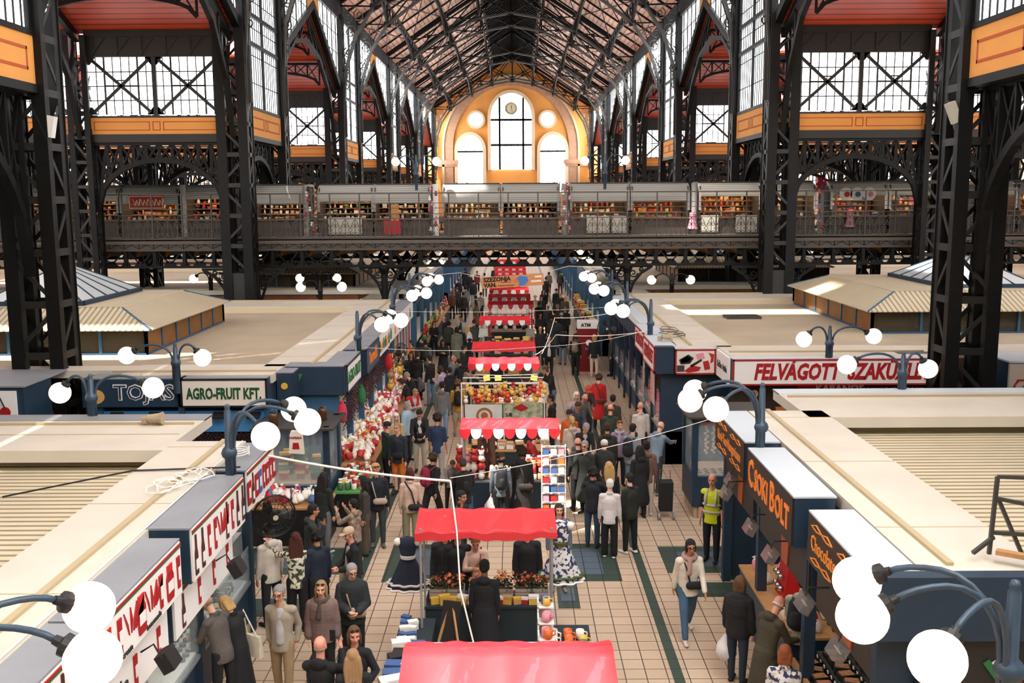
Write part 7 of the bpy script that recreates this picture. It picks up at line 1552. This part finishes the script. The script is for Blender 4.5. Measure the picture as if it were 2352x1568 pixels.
goods(3, 14, (-.9, .8, 31.35, 31.85), .885, 'folded cloth on the counter under the price cards', 'folded cloths under the price cards', (1, 3, 4), (1, 4), (1, 1.4)); goods(2, 50, (-1.05, .9, 36.5, 38.5), .885, 'small dark trinket on the handbag stall', 'trinkets on the handbag stall', (4, 4, 2, 3, 7), (4, 1, 3), (1, 1.8)); goods(0, 30, (-1.0, .9, 39.2, 39.9), 1.2, 'amber and black ware on the upper row of the trinket stall', 'upper row of wares on the trinket stall', (9, 4, 3, 2), (7, 4), (1, 1.9), zj=.5)
table('raised dark plinth at the back of the trinket stall', -1.0, .92, 39.1, 40.0, 1.19, CLOTH)
for x, y, c, lab in ((-1.15, 40.2, '#bfc9b8', 'pale green handbag hung at the paprika end of the trinket awning'), (1.0, 40.2, '#8b8678', 'grey handbag hung at the butcher end of the trinket awning')):
    t = thing('handbag', lab, 'bag', (x-.1*(x > 0)+.1*(x < 0), y+.62, 1.86)); MB().prism([(-.2, -.2), (.2, -.2), (.16, .15), (-.16, .15)], -.06, .06).build('body', fabric(c), t); MB().tube([(-.12, 0, .15), (-.08, 0, .4), (.08, 0, .4), (.12, 0, .15)], .012, 6).build('handle', fabric(c), t)
t = thing('display_rails', 'chrome rails between red lattice panels under the bright awning', 'rack', (.05, 46.0, 0)); mb = MB()
for z in (1.5, 1.75, 2.0): mb.tube([(-1, 0, z), (1, 0, z)], .02, 6)
for x in (-1, 1): mb.tube([(x, 0, 0), (x, 0, 2.0)], .02, 6)
mb.build('rails', CHROME, t)
for s in (-1, 1):
    mb = MB()
    for i in range(6): mb.bb(s*1.0-.16+i*.06, s*1.0-.14+i*.06, -.02, .02, .6, 2.1)
    for i in range(12): mb.bb(s*1.0-.16, s*1.0+.16, -.02, .02, .6+i*.13, .62+i*.13)
    mb.build('lattice_panel', RED, t)
goods(3, 16, (-.9, .9, 43.6, 44.9), .885, 'folded garment on the counter below the chrome rails', 'folded garments below the chrome rails', (8, 0, 1), (1, 8), (1.3, 1.9)); goods(5, 24, (-.9, .9, 48.5, 49.3), .9, 'pale soft toy on a far awning stall', 'soft toys on the far awning stalls', (1, 4, 1), (1,), (1.8, 2.4), zj=.5)
# hanging banner
t = thing('hanging_banner', 'orange-tan banner reading SZEZONJA VAN. slung across the aisle below the bridge', 'banner', (.17, 42.0, 3.88), 0); t.rotation_euler = (0, -.06, 0)
MB().bb(-1.31, 1.31, -.01, .01, -.245, .245).build('sheet', mat('banner_tan', '#cf8a55', .7), t)
text_mb('SZEZONJA', .24, .01, bold=.012, align='LEFT').build('lettering', BLACK, t, (-1.22, -.02, .11)); text_mb('VAN.', .24, .01, bold=.012, align='LEFT').build('lettering', BLACK, t, (-1.22, -.02, -.12)); text_mb('a vásárlói élmény', .065, .006, align='LEFT').build('small_print', BLACK, t, (-.52, -.02, -.03)); text_mb('Budapesten Budapestért', .07, .006, bold=.002, align='LEFT').build('small_print', BLACK, t, (-.62, -.02, -.16))
mb = MB(); mb.prism([(.05, .02), (.3, .2), (.62, .16), (.68, -.02), (.5, -.2), (.25, -.2), (.3, -.06)], -.025, -.012); mb.build('blue_shape', mat('banner_blue', '#3f78b5', .6), t); MB().prism([(.02, .02), (.15, .1), (.28, -.0), (.15, -.06)], -.028, -.012).build('coral_shape', mat('banner_coral', '#d96a4a', .6), t)
MB().bb(.78, 1.22, -.025, -.012, -.1, -.02).bb(.95, 1.25, -.025, -.012, .09, .16).build('white_label', WHITE, t)
MB().tube([(-1.3, 0, .24), (-2.2, 0, .5), (-3.9, 0, .45)], .01, 5).tube([(1.3, 0, .24), (2.4, 0, .48), (4.1, 0, .3)], .01, 5).build('line', WHITE, t)
# cash machine
t = thing('cash_machine', 'red cash machine with white ATM header by the butcher counters', 'machine', (3.35, 41.9, 0)); MB().bb(-.42, .42, 0, .5, 0, 1.85).build('body', mat('deep_red', '#7e1017', .4), t); MB().bb(-.44, .44, -.02, .5, 1.85, 2.18).build('header', CW, t); text_mb('ATM', .2, .01, bold=.008).build('lettering', BLACK, t, (-.08, -.03, 2.0)); MB().lathe([(.13, -.02), (.13, -.01)], (.05, 0, 1.25), 16, axis='y').build('round_logo', CW, t); MB().bb(-.1, .2, -.06, 0, .95, 1.05).build('slot', CHROME, t)

# ================================================================ PAPRIKA SIDE WARES
t = thing('spice_table', 'long sloping paprika table along the aisle, heaped with bags', 'table', (-3.9, 28.6, 0)); mb = MB(); mb.prism([(-4.5, .75), (4.6, .75), (4.6, .8), (-4.5, .8)], -.5, .62, 'yz'); mb.build('tabletop', WOOD, t); MB().bb(-.45, .55, -4.4, 4.5, 0, .75).build('skirt', BLACK, t)
table('sloping table of spice gifts at the cross-aisle corner', -5.6, -3.75, 20.5, 21.6, .85, WOOD, BLACK); table('green-edged low table of paprika tins beside the corner', -3.85, -3.05, 21.75, 23.9, .82, mat('green_table_edge', '#4a8a4a', .6), BLACK)
for (n, a, z, c, c2, zj, tl) in ((120, (-4.35, -3.35, 24.3, 28.4), .84, (0, 1, 1, 0, 1), (1, 1, 7), .12, .5), (120, (-4.35, -3.35, 28.5, 32.9), .83, (0, 0, 1, 1, 8), (1, 1), .18, .5), (40, (-5.5, -3.85, 20.6, 21.5), .88, (1, 0, 6, 1, 1), (1, 0), .1, .4)):
    goods(POUCH, n, a, z, 'red and white cellophane spice bag heaped on the paprika tables', 'cellophane bags on the paprika tables', c, c2, (1.05, 1.5), zj=zj, tilt=tl, cat='bag')
goods(2, 40, (-3.8, -3.15, 21.85, 23.8), .825, 'small paprika tin on the green-edged table', 'paprika tins on the green-edged table', (0, 1, 7, 5), (1, 0), (1.0, 1.5)); goods(0, 16, (-5.2, -4.1, 21.95, 22.7), 1.05, 'spice packet stacked in the corner cabinet', 'spice packets in the corner cabinet', (4, 2, 5, 0), (7, 5), (1.2, 1.8), zj=.5)
# farther stalls
for y0, y1, cols, n, lab in ((33.3, 39.5, (0, 1, 7, 3), 60, 'red and cream ware on the paprika stall counter past the fan'), (45, 61, (0, 9, 1, 5, 7), 64, 'bright ware on the far paprika-side counters')):
    t = table('long counter of the paprika side from y%d' % y0 if False else ('farther long paprika-side counter, nearer half' if y0 < 40 else 'long paprika-side counter beyond the bridge'), -4.15, -3.7, y0, y1, .85)
    goods(1, n, (-4.1, -3.75, y0+.1, y1-.1), .855, lab, 'wares, '+lab[:40], cols, (1, 3), (1.3, 2.2), zj=.3)
ps = MB(); r2 = random.Random(11)
for i in range(46):
    z = -i*.019; a = i*2.4; c = (cos(a)*.045, sin(a)*.045, z); d = (cos(a)*.1, sin(a)*.1, z-.06); ps.tube([c, d], [.014, .005], 5)
PSM = ps.mesh('pepper_string', mat('dried_pepper', '#4a1518', .45, noise=.4, nscale=20), True)
def pstring(loc, lab, grp, sc=1): tag(put('pepper_string', PSM, None, loc, rg.uniform(0, 6), (sc, sc, sc)), lab, 'peppers', grp)
for i in range(30): pstring((-3.95+rg.uniform(-.05, .05), 24.4+i*.29, 2.6), 'string of dried dark red peppers hung under the paprika stall signs', 'pepper strings under the aisle signs', rg.uniform(.8, 1.1))
for i in range(16): pstring((-7.3+i*.13, 22.66, 2.0), 'string of dried peppers hung below the blue soffit', 'pepper strings below the blue soffit', rg.uniform(.7, .9))
for i in range(9): pstring((-5.3+i*.17, 21.55, 2.3 if i > 1 else 2.3), 'string of dried peppers along the edge of the corner cabinet', 'pepper strings on the corner cabinet', .38)
for x, y, lab in ((-5.15, 21.85, 'jar of dark pickles at the outer corner of the cabinet top'), (-4.3, 21.8, 'jar of dark pickles near the aisle edge of the cabinet top'), (-4.15, 22.4, 'jar of dark pickles farther back on the cabinet top')):
    t = thing('pickle_jar', lab, 'jar', (x, y, 2.35)); MB().lathe([(.09, 0), (.1, .02), (.1, .24), (.07, .29)], n=14).build('glass', mat('dark_pickle', '#4a2a18', .15), t, smooth=True); MB().lathe([(.075, .29), (.075, .33)], n=14).build('lid', CHROME, t)
t = thing('flour_sack', 'white cloth sack printed PAPRIKA hung above the corner goods', 'sack', (-4.55, 21.38, 1.84)); MB().prism([(-.16, 0), (.17, -.02), (.14, .42), (.1, .5), (-.1, .5), (-.13, .42)], -.05, .05).build('sack', mat('sackcloth', '#ded5c4', .9), t); text_mb('PAPRIKA', .07, .005, bold=.002).build('lettering', CR, t, (0, -.06, .35)); MB().prism([(-.08, .1), (.08, .1), (.06, .24), (-.06, .24)], -.06, -.05).build('red_print', CR, t); MB().tube([(0, 0, .5), (0, .2, .52)], .01, 5).build('cord', BLACK, t)
for i, (x, y, c, lab) in enumerate(((-4.0, 24.1, '#c7324a', 'pink-red puffed bag hung at the corner of the fruit stall'), (-3.85, 26.2, '#2f7a4a', 'green printed bag hung among the peppers'), (-3.8, 31.6, '#c7202a', 'red padded heart bag hung beside the fan'))):
    mb = MB(); ell(mb, (0, 0, 0), (.12, .09, .26)); ell(mb, (0, 0, .25), (.05, .05, .05)); tag(mb.build('hanging_bag', fabric(c), None, (x, y, 2.15), smooth=True), lab, 'bag')
for i in range(12):
    o = put('hanging_plush', SOUV[5][1], None, (-3.85, 32.4+.25*(i % 4), 1.1+.4*(i//4)), 1, 2.2); recolor(o, GOOD_COL[(7, 3, 0)[i % 3]]); tag(o, 'soft toy hung in a column beside the paprika stall fan', 'toy', 'soft toys hung by the fan')
for i in range(14):
    tag(MB().prism([(-.1, 0), (.1, 0), (.09, 1.0), (-.09, 1.0)], -.02, .02, 'yz').build('hanging_scarf', fabric(('#b9a6a0', '#7f9a7c', '#b3161b', '#d8d2c8', '#3b5a8a')[i % 5]), None, (-3.92, 34.4+i*.38, 1.62)), ('%s scarf hung in the row beyond the second lamp' % ('dusty pink', 'sage green', 'red', 'cream', 'blue')[i % 5]), 'scarf', 'scarves hung beyond the second lamp, ' + ('pink', 'green', 'red', 'cream', 'blue')[i % 5])
# ---- near glass stall
WB = mat('dark_bottle_glass', '#15100d', .12); LABL = mat('pale_label', '#d9d0a8', .6)
def bottle(w=.035, h=.3):
    return MB().lathe([(w*.9, 0), (w, .01), (w, h*.55), (w*.35, h*.72), (w*.32, h)], n=10).lathe([(w*1.02, h*.15), (w*1.02, h*.4)], n=10, mi=1, caps=False).lathe([(w*.4, h*.93), (w*.4, h*1.02)], n=8, mi=2)
BOT = ('bottle', bottle().mesh('bottle', [WB, LABL, RED], True)); FLASK = ('round_flask', MB().lathe([(.05, 0), (.075, .05), (.07, .11), (.02, .15), (.018, .2)], n=12).lathe([(.022, .2), (.022, .23)], n=8, mi=2).mesh('round_flask', [WB, LABL, RED], True)); TIN = ('liver_tin', MB().lathe([(.045, 0), (.045, .035)], n=12).lathe([(.042, .035), (.042, .04)], n=12, mi=1).mesh('liver_tin', [mat('tin_side', '#5a6a78', .3, .6), mat('tin_lid', '#c8cfd2', .25, .6)]))
LB = ('liver_box', MB().bb(-.09, .09, -.06, .06, 0, .11).bb(-.06, .06, -.064, -.058, .02, .09, 1).bb(.088, .094, -.04, .04, .02, .09, 1).mesh('liver_box', [mat('liver_box_black', '#20211d', .5), LABL]))
def wares(m, pts, lab, grp, cat, sc=1):
    for p in pts: tag(put(m[0], m[1], None, p, rg.uniform(-.4, .4), sc), lab, cat, grp)
MB_ = mat('white_display', '#d5dad6', .4)
table('white lit display deck inside the glass liver counter', -5.0, -4.32, 9.0, 16.2, .96, MB_, NAVY)
wares(FLASK, [(-4.45-.16*i, 9.9+.17*j, .962) for j in range(4) for i in range(3)], 'round dark flask standing in the glass counter', 'round flasks in the glass counter', 'flask', 1.1)
wares(TIN, [(-4.42-.12*i, 10.9+.14*j, .962+.041*k) for j in range(12) for i in range(3) for k in range(2 if i == 2 else 1)], 'small liver tin in the glass counter', 'liver tins in the glass counter', 'tin', 1.1)
wares(TIN, [(-4.42-.15*i, 13.2+.16*j, .962) for j in range(10) for i in range(3)], 'small liver tin in the glass counter', 'liver tins in the glass counter', 'tin', 1.1)
t = thing('bottle_shelf', 'dark upper shelf of bottles above the glass counter', 'shelf', (-4.95, 12.6, 0)); MB().bb(-.25, .2, -3.4, 1.6, 1.58, 1.62).bb(-.25, .2, -3.4, 1.6, 1.5, 1.52).build('board', BLACK, t)
wares(BOT, [(-5.1+.16*(i % 2), 9.6+.17*i, 1.621) for i in range(26)], 'dark bottle on the shelf above the glass counter', 'bottles above the glass counter', 'bottle', 1.0)
wares(BOT, [(-5.6, 9.2+.2*i, 1.79) for i in range(30)], 'dark bottle on the back wall shelf of the liver stall', 'bottles on the back wall shelf', 'bottle', 1.1)
t = thing('glass_cabinet', 'glass cabinet of black liver boxes beside the last navy post', 'cabinet', (-4.75, 15.4, .96)); MB().bb(-.42, .4, -.6, .75, 0, .02).bb(-.42, .4, -.6, .75, .42, .44).bb(-.42, .4, -.6, .75, .85, .87).build('shelf', MB_, t); MB().bb(.4, .41, -.6, .75, 0, 1.25).build('glass', GLASS, t)
wares(LB, [(-4.5-.2*i, 15.0+.22*j, .962+.022+.43*k) for i in range(2) for j in range(4) for k in range(3)], 'black and pale goose liver box in the glass cabinet', 'liver boxes in the glass cabinet', 'box', 1.15)
for k in range(2): o = text_mb('Goose Liver', .07, .004, bold=.001).build('price_note', BLACK, None, (-4.33, 15.35, 1.12+.43*k)); o.rotation_euler = (0, 0, pi/2); tag(o, 'printed words Goose Liver on the %s shelf of the glass cabinet' % ('lower', 'upper')[k], 'lettering')
for y, z, lab in ((10.35, 2.5, 'dark square floodlight hung under the jar sign'), (13.1, 2.5, 'small floodlight hung under the bottle sign')):
    t = thing('flood_lamp', lab, 'lamp', (-3.55, y, z)); MB().box((0, 0, -.12), (.14, .26, .22), ry=-.5).build('housing', BLACK, t); MB().tube([(-.25, -.12, .02), (-.1, -.14, .12), (-.02, -.13, -.05)], .012, 5).build('bracket', BLACK, t)
for x, y, z, lab in ((-6.25, 17.7, 3.36, 'beige spotlight lying on the paprika roof corner'), (4.6, 27.9, 3.36, 'beige spotlight lying on the butcher roof corner')):
    t = thing('flood_lamp', lab, 'lamp', (x, y, z)); mb = MB(); mb.lathe([(.06, -.16), (.09, .05), (.12, .12)], (0, 0, .1), 10, axis='x'); mb.lathe([(.07, 0), (.07, .1)], (-.22, .05, 0), 8); mb.build('housing', mat('beige_plastic', '#a8957a', .6), t)
# fans
def fan(label, loc, rz, r=.34, ang=0):
    t = thing('wall_fan', label, 'fan', loc, rz); mb = MB()
    for q in (.06, .0, -.07):
        for rr_ in ((1, .7, .35) if q else (1.03,)): k = r*rr_*(1 if q == 0 else .93); mb.tube([(k*cos(a), q*(1.6-rr_), k*sin(a)) for a in [2*pi*i/24 for i in range(24)]], .006 if q else .014, 4, closed=True)
    for i in range(24): a = 2*pi*i/24; mb.poly([(.05*cos(a), -.09, .05*sin(a)), (r*.7*cos(a), -.08, r*.7*sin(a)), (r*cos(a), 0, r*sin(a)), (r*.6*cos(a), .07, r*.6*sin(a))], .006)
    mb.build('cage', BLACK, t); mb = MB()
    for i in range(3): a = 2*pi*i/3; mb.add([(.04*cos(a), 0, .04*sin(a)), (r*.8*cos(a-.35), -.03, r*.8*sin(a-.35)), (r*.88*cos(a+.1), .0, r*.88*sin(a+.1)), (r*.6*cos(a+.5), .04, r*.6*sin(a+.5))], [(0, 1, 2, 3)])
    mb.build('blade', mat('fan_blade', '#1a1a1a', .4), t); MB().lathe([(.06, 0), (.08, .06), (.07, .2), (.03, .24)], n=12, axis='y').build('motor', BLACK, t); MB().lathe([(.045, -.1), (.04, -.085)], n=12, axis='y').build('badge', mat('badge', '#b8b29c', .5), t)
    MB().tube([(0, .2, 0), (0, .3, -.15), (-.15, .35, -.2)], .018, 6).build('bracket', BLACK, t)
fan('big black caged wall fan at the end of the white packet sign', (-3.62, 15.5, 2.32), .5)
fan('grey caged fan tilted beside the hanging soft toys', (-3.45, 32.0, 2.35), 1.0, .36); fan('dark caged fan high beside the cash machine', (3.75, 37.0, 2.5), -.4, .4)
# ================================================================ CHOCOLATE AND BUTCHER SIDE WARES
table('wooden sweets table at the chocolate shop front', 4.25, 5.35, 14.0, 17.0, .9, WOOD, NAVY); table('low wooden shelf step behind the sweets', 5.36, 5.8, 14.2, 17.2, 1.1, WOOD, NAVY)
wares(BOT, [(5.42+.11*(i % 3), 14.4+.15*i, 1.102) for i in range(17)], 'dark bottle on the step of the sweets table', 'bottles on the sweets table', 'bottle', 1.05)
t = thing('sweets_stand', 'red cardboard sweets stand on the sweets table', 'stand', (4.8, 15.6, .9)); MB().prism([(-.2, 0), (.2, 0), (.12, .6), (-.12, .6)], -.25, .25).build('card', mat('bright_red_card', '#c01a1e', .5), t)
for i in range(6): b = MB(); b.ball((-.22, -.15+.15*(i % 3), .18+.2*(i//3)), .05, 10, 8); b.build('round_sweet', CHROME, t, smooth=True)
goods(POUCH, 14, (4.35, 5.25, 14.1, 15.2), .9, 'bright sweet bag on the sweets table', 'sweet bags on the sweets table', (0, 8, 1, 5, 1), (1, 0), (1, 1.5), cat='bag', tilt=.3); goods(POUCH, 6, (4.35, 5.1, 15.95, 16.9), .9, 'bright sweet bag on the sweets table', 'sweet bags on the sweets table', (0, 8, 1, 7), (1, 0), (1, 1.4), cat='bag', tilt=.3)
t = thing('chocolate_counter', 'tiered black counter of chocolate trays with white price tags', 'counter', (4.95, 12.1, 0)); mb = MB()
for i in range(5): mb.bb(-.6+i*.3, -.3+i*.3, -1.5, 1.6, 0, .7+i*.14)
mb.build('steps', BLACK, t); mb = MB()
for k in range(5):
    for i in range(20): mb.box((-.6+k*.3-.01, -1.52+i*.16, .66+k*.14), (.01, .045, .04))
mb.build('price_tags', WHITE, t); MB().bb(-.66, -.6, -1.65, 1.65, .62, .72).bb(.15, .2, -1.65, 1.65, 1.0, 1.13).build('wood_rail', WOOD, t)
TRAY = ('chocolate_tray', MB().bb(-.11, .11, -.09, .09, 0, .07).bb(-.115, .115, -.1, -.085, 0, .1).bb(-.09, .09, -.075, .08, .07, .085, 1).mesh('chocolate_tray', [BLACK, mat('chocolate_bars', '#5a2f1c', .4, noise=.9, nscale=30, noise_col='#b07a4a')]))
wares(TRAY, [(4.51+.3*k, 10.75+.21*j, .702+.14*k) for k in range(5) for j in range(14)], 'black tray of wrapped chocolates on the tiered counter', 'chocolate trays on the tiered counter', 'tray')
table('varnished wooden till counter inside the chocolate shop', 5.85, 6.6, 13.9, 15.2, 1.05, mat('cream_top', '#c9bfa8', .6), mat('varnished_wood', '#9a6535', .5, noise=.3))
for y, lab in ((17.4, 'clear floodlight under the coffee and tea sign'), (16.6, 'second clear floodlight, by the guard side of the orange lettering'), (14.8, 'clear floodlight under the first half of the orange lettering'), (13.6, 'clear floodlight under the last half of the orange lettering'), (11.9, 'clear floodlight under the word Chocolate'), (10.6, 'clear floodlight close to the nearest globe')):
    t = thing('flood_lamp', lab, 'lamp', (3.9 if y < 17 else 4.15, y, 2.42)); MB().box((0, 0, -.08), (.12, .3, .2), ry=.5).build('housing', mat('smoky_clear_plastic', '#6e6b66', .15, alpha=.6), t); MB().tube([(.34, 0, .12), (.05, 0, .12), (0, 0, 0)], .012, 5).build('bracket', BLACK, t); MB().tube([(0, -.1, -.08), (0, .1, -.08)], .012, 6).build('halogen_tube', WHITE, t)
GAR = MB()
for i in range(14): GAR.ball((.03*cos(i*2.3), .03*sin(i*2.3), -i*.05), .035, 8, 6)
GM = GAR.mesh('garlic_string', mat('garlic_skin', '#c9b592', .6), True)
for i in range(5): tag(put('garlic_string', GM, None, (4.75+i*.17, 22.75, 2.1)), 'string of garlic bulbs in the glazed corner cabinet', 'garlic', 'garlic strings in the corner cabinet')
tag(MB().bb(-.5, .5, 0, .04, -.06, .06).build('orange_board', mat('orange_wood', '#b5652c', .6), None, (5.1, 22.7, 2.15)), 'orange wooden board above the garlic strings', 'board')
for i in range(18): tag(put('pocket_knife', (lambda: _c.setdefault('knife', MB().bb(-.05, .05, -.012, .012, 0, .02).bb(-.09, -.05, -.01, .01, .005, .012, 1).mesh('pocket_knife', [BLACK, CHROME])))(), None, (4.55+.18*(i % 6), 22.45+.16*(i//6), 1.031), .3), 'folding knife laid in the glazed corner cabinet', 'knife', 'knives in the corner cabinet')
MEAT = ('meat_pack', MB().bb(-.12, .12, -.08, .08, 0, .05).bb(-.1, .1, -.065, .065, .05, .07, 1).mesh('meat_pack', [WHITE, mat('raw_meat', '#b5424a', .35, noise=.6, nscale=25, noise_col='#d99aa0')]))
goods(MEAT, 90, (4.4, 5.0, 27.4, 41.5), .935, 'tray of pink meat in the butcher counter', 'meat trays in the butcher counter', (1,), (0,), (1.1, 1.7), cat='meat')
for o in [o for o in COL.objects if o.name.startswith('meat_pack')]: o.material_slots[1].material = MEAT[1].materials[1]
for i in range(34):
    o = put('sausage', (lambda: _c.setdefault('saus', MB().tube([(0, 0, 0), (.02, 0, -.15), (0, 0, -.32)], [.02, .032, .018], 8).mesh('sausage', mat('sausage_skin', '#7a2a22', .4), True)))(), None, (4.5+.1*(i % 2), 27.5+i*.41, 2.35), 0, 1.2); tag(o, 'sausage hung behind the butcher glass', 'sausage', 'sausages hung behind the butcher glass')
for y, w, lab in ((27.3, .7, 'hanging picture panel of raw ribs at the butcher corner'), (29.2, .35, 'narrow white notice with a picture on a butcher post')):
    tag(MB().bb(-.01, .01, -w/2, w/2, 1.3 if w < .5 else 1.7, 2.55).build('picture_panel', mat('rib_picture', '#b36a5c', .5, noise=.9, nscale=4, noise_col='#e0b8a8') if w > .5 else mat('notice_print', '#d0cac0', .6, noise=.7, nscale=9, noise_col='#3a3a3a'), None, (4.1, y, 0)), lab, 'panel')
t = thing('shopping_trolley', 'black two-wheeled shopping trolley parked by the navy corner cabinet', 'trolley', (3.75, 22.3, 0)); MB().box((0, 0, .55), (.3, .25, .7), rx=.1).build('bag', fabric('#17181a'), t)
for s in (-1, 1): MB().lathe([(.02, -.02), (.09, -.02), (.09, .02), (.02, .02)], (s*.17, -.12, .09), 14, axis='x').build('wheel', mat('wheel_grey', '#8a8a86', .5), t)
MB().tube([(-.12, .12, .8), (-.12, .2, 1.1), (.12, .2, 1.1), (.12, .12, .8)], .012, 6).build('handle', CHROME, t)
# far butcher side counters
table('long butcher-side counter of dark souvenirs beyond the cash machine', 3.9, 4.15, 46.2, 62, .85); goods(0, 60, (3.92, 4.13, 46.3, 61.8), .855, 'dark and red ware on the far butcher-side counter', 'wares on the far butcher-side counter', (4, 0, 2, 4, 9), (1, 7), (1.2, 2.2), zj=.8)
# ---- iron frame at the frame edge above the chocolate shop
t = thing('iron_frame', 'dark iron stair rail frame standing on the chocolate roof at the frame edge', 'railing', (5.65, 10.8, 3.33)); mb = MB()
for a, b in (((-.02, 0, .05), (.02, 0, .95)), ((.02, 0, .95), (1.3, -.2, .95)), ((.02, 0, .7), (1.3, -.3, .5)), ((.02, 0, .3), (1.3, -.1, .25)), ((.04, 0, .7), (.35, 0, .05)), ((.6, -.1, .95), (.6, -.1, 0)), ((.02, 0, .25), (-.25, -.1, .1))): mb.bar(a, b, .04)
mb.build('bars', IRON_G, t); MB().box((.5, -.45, .12), (1.2, .1, .05), rz=-.6).build('wood_board', WOOD, t)
t = thing('tricolour_panel', 'dark panel with red white and green stripes at the bottom of the chocolate shop end', 'panel', (5.6, 10.3, 0)); MB().bb(-.9, 1.2, 0, .05, .9, 2.6).build('panel', mat('dark_panel', '#221f1e', .6), t)
for i, m in enumerate((CR, CW, CG)): MB().bar((.0-.09*i, -.02, 2.35-.0*i), (.55-.09*i, -.02, 1.6), .08, .02, up=(0, 1, 0)).build('stripe', m, t)
# ---- cables and lines
def cable(label, pts, r=.012, m=WHITE, sag=0):
    P = [Vector(p) for p in pts]; Q = []
    for a, b in zip(P[:-1], P[1:]):
        for i in range(10): f = i/10; q = a.lerp(b, f); q.z -= sag*4*f*(1-f); Q.append(q)
    Q.append(P[-1]); tag(MB().tube(Q, r, 6).build('cable', m), label, 'cable')
cable('twisted white cable slung from the packet sign to the plain awning', [(-3.7, 15.6, 3.3), (-.75, 15.3, 2.95)], .02, sag=.05); cable('white cable hanging from the slung line down to the flower stall', [(-.75, 15.3, 2.95), (-.62, 14.7, 2.3), (-.55, 14.2, 1.6), (-.35, 13.9, .9)], .013)
cable('thin white line crossing the aisle low at the bottom of the picture', [(-2.0, 8.2, 2.9), (4.12, 7.5, 3.5)], .007, sag=.15); cable('thin line crossing from the awnings to the coffee sign', [(-.75, 15.3, 3.0), (4.2, 18.6, 3.25)], .006, sag=.1)
cable('white line from the butcher lamp looping over the crowd', [(4.2, 29.5, 3.4), (1.5, 29.6, 3.3), (.9, 30.2, 2.6)], .012, sag=.08); cable('second white line looping from the far butcher lamp', [(4.3, 35.5, 3.4), (1.6, 33, 3.4), (1.1, 30.4, 2.6)], .012, sag=.1)
cable('thin line across the aisle at the second lamp pair', [(-3.9, 34.3, 3.5), (4.3, 35.6, 3.5)], .006, sag=.1); cable('thin line across the aisle at the first far lamp', [(-3.8, 26.6, 3.4), (1.0, 27.2, 3.3), (4.3, 29.3, 3.5)], .006, sag=.1)
cable('black cable lying across the near paprika coping', [(-7.4, 14.4, 3.0), (-5.5, 14.6, 3.34), (-3.9, 14.7, 3.36)], .014, BLACK)
mb = MB(); rr3 = random.Random(4); P = []
for i in range(90): a = i*.42; P.append((-4.75+(.22+.1*sin(i*.7))*cos(a)+.004*i, 13.6+(.3+.12*cos(i*.5))*sin(a)+.008*i, 3.36+.01*(i % 5)))
tag(mb.tube(P, .009, 5).build('cable_coil', WHITE), 'loose coil of white cable on the roof behind the bottle sign', 'cable')
P = [(-4.15+.17*cos(i*.5), 15.5+.2*sin(i*.5), 3.34+.003*i) for i in range(40)]; tag(MB().tube(P, .009, 5).build('cable_coil', WHITE), 'neat ring of white cable beside the near lamp post', 'cable')
P = [(4.9+(.3+.08*sin(i*.9))*cos(i*.4), 28.6+(.4+.1*cos(i*.6))*sin(i*.4)+.02*i, 3.36+.002*i) for i in range(60)]; tag(MB().tube(P, .01, 5).build('cable_coil', IRON_G), 'tangle of dark wire on the butcher roof beside the lamp', 'cable')
t = thing('wall_lamp', 'pale square floodlight on the inner face of the nearest paprika-side column', 'lamp', (-10.65, 23.95, 9.1)); MB().box((0, 0, 0), (.18, .2, .5), ry=.2).build('housing', WHITE, t)
t = thing('wall_lamp', 'pale square floodlight on the inner face of the nearest butcher-side column', 'lamp', (10.6, 23.95, 9.3)); MB().box((0, 0, 0), (.2, .2, .5), ry=-.4).build('housing', mat('aged_white', '#b9b5a5', .6), t)
bpy.data.scenes.remove(LAB)
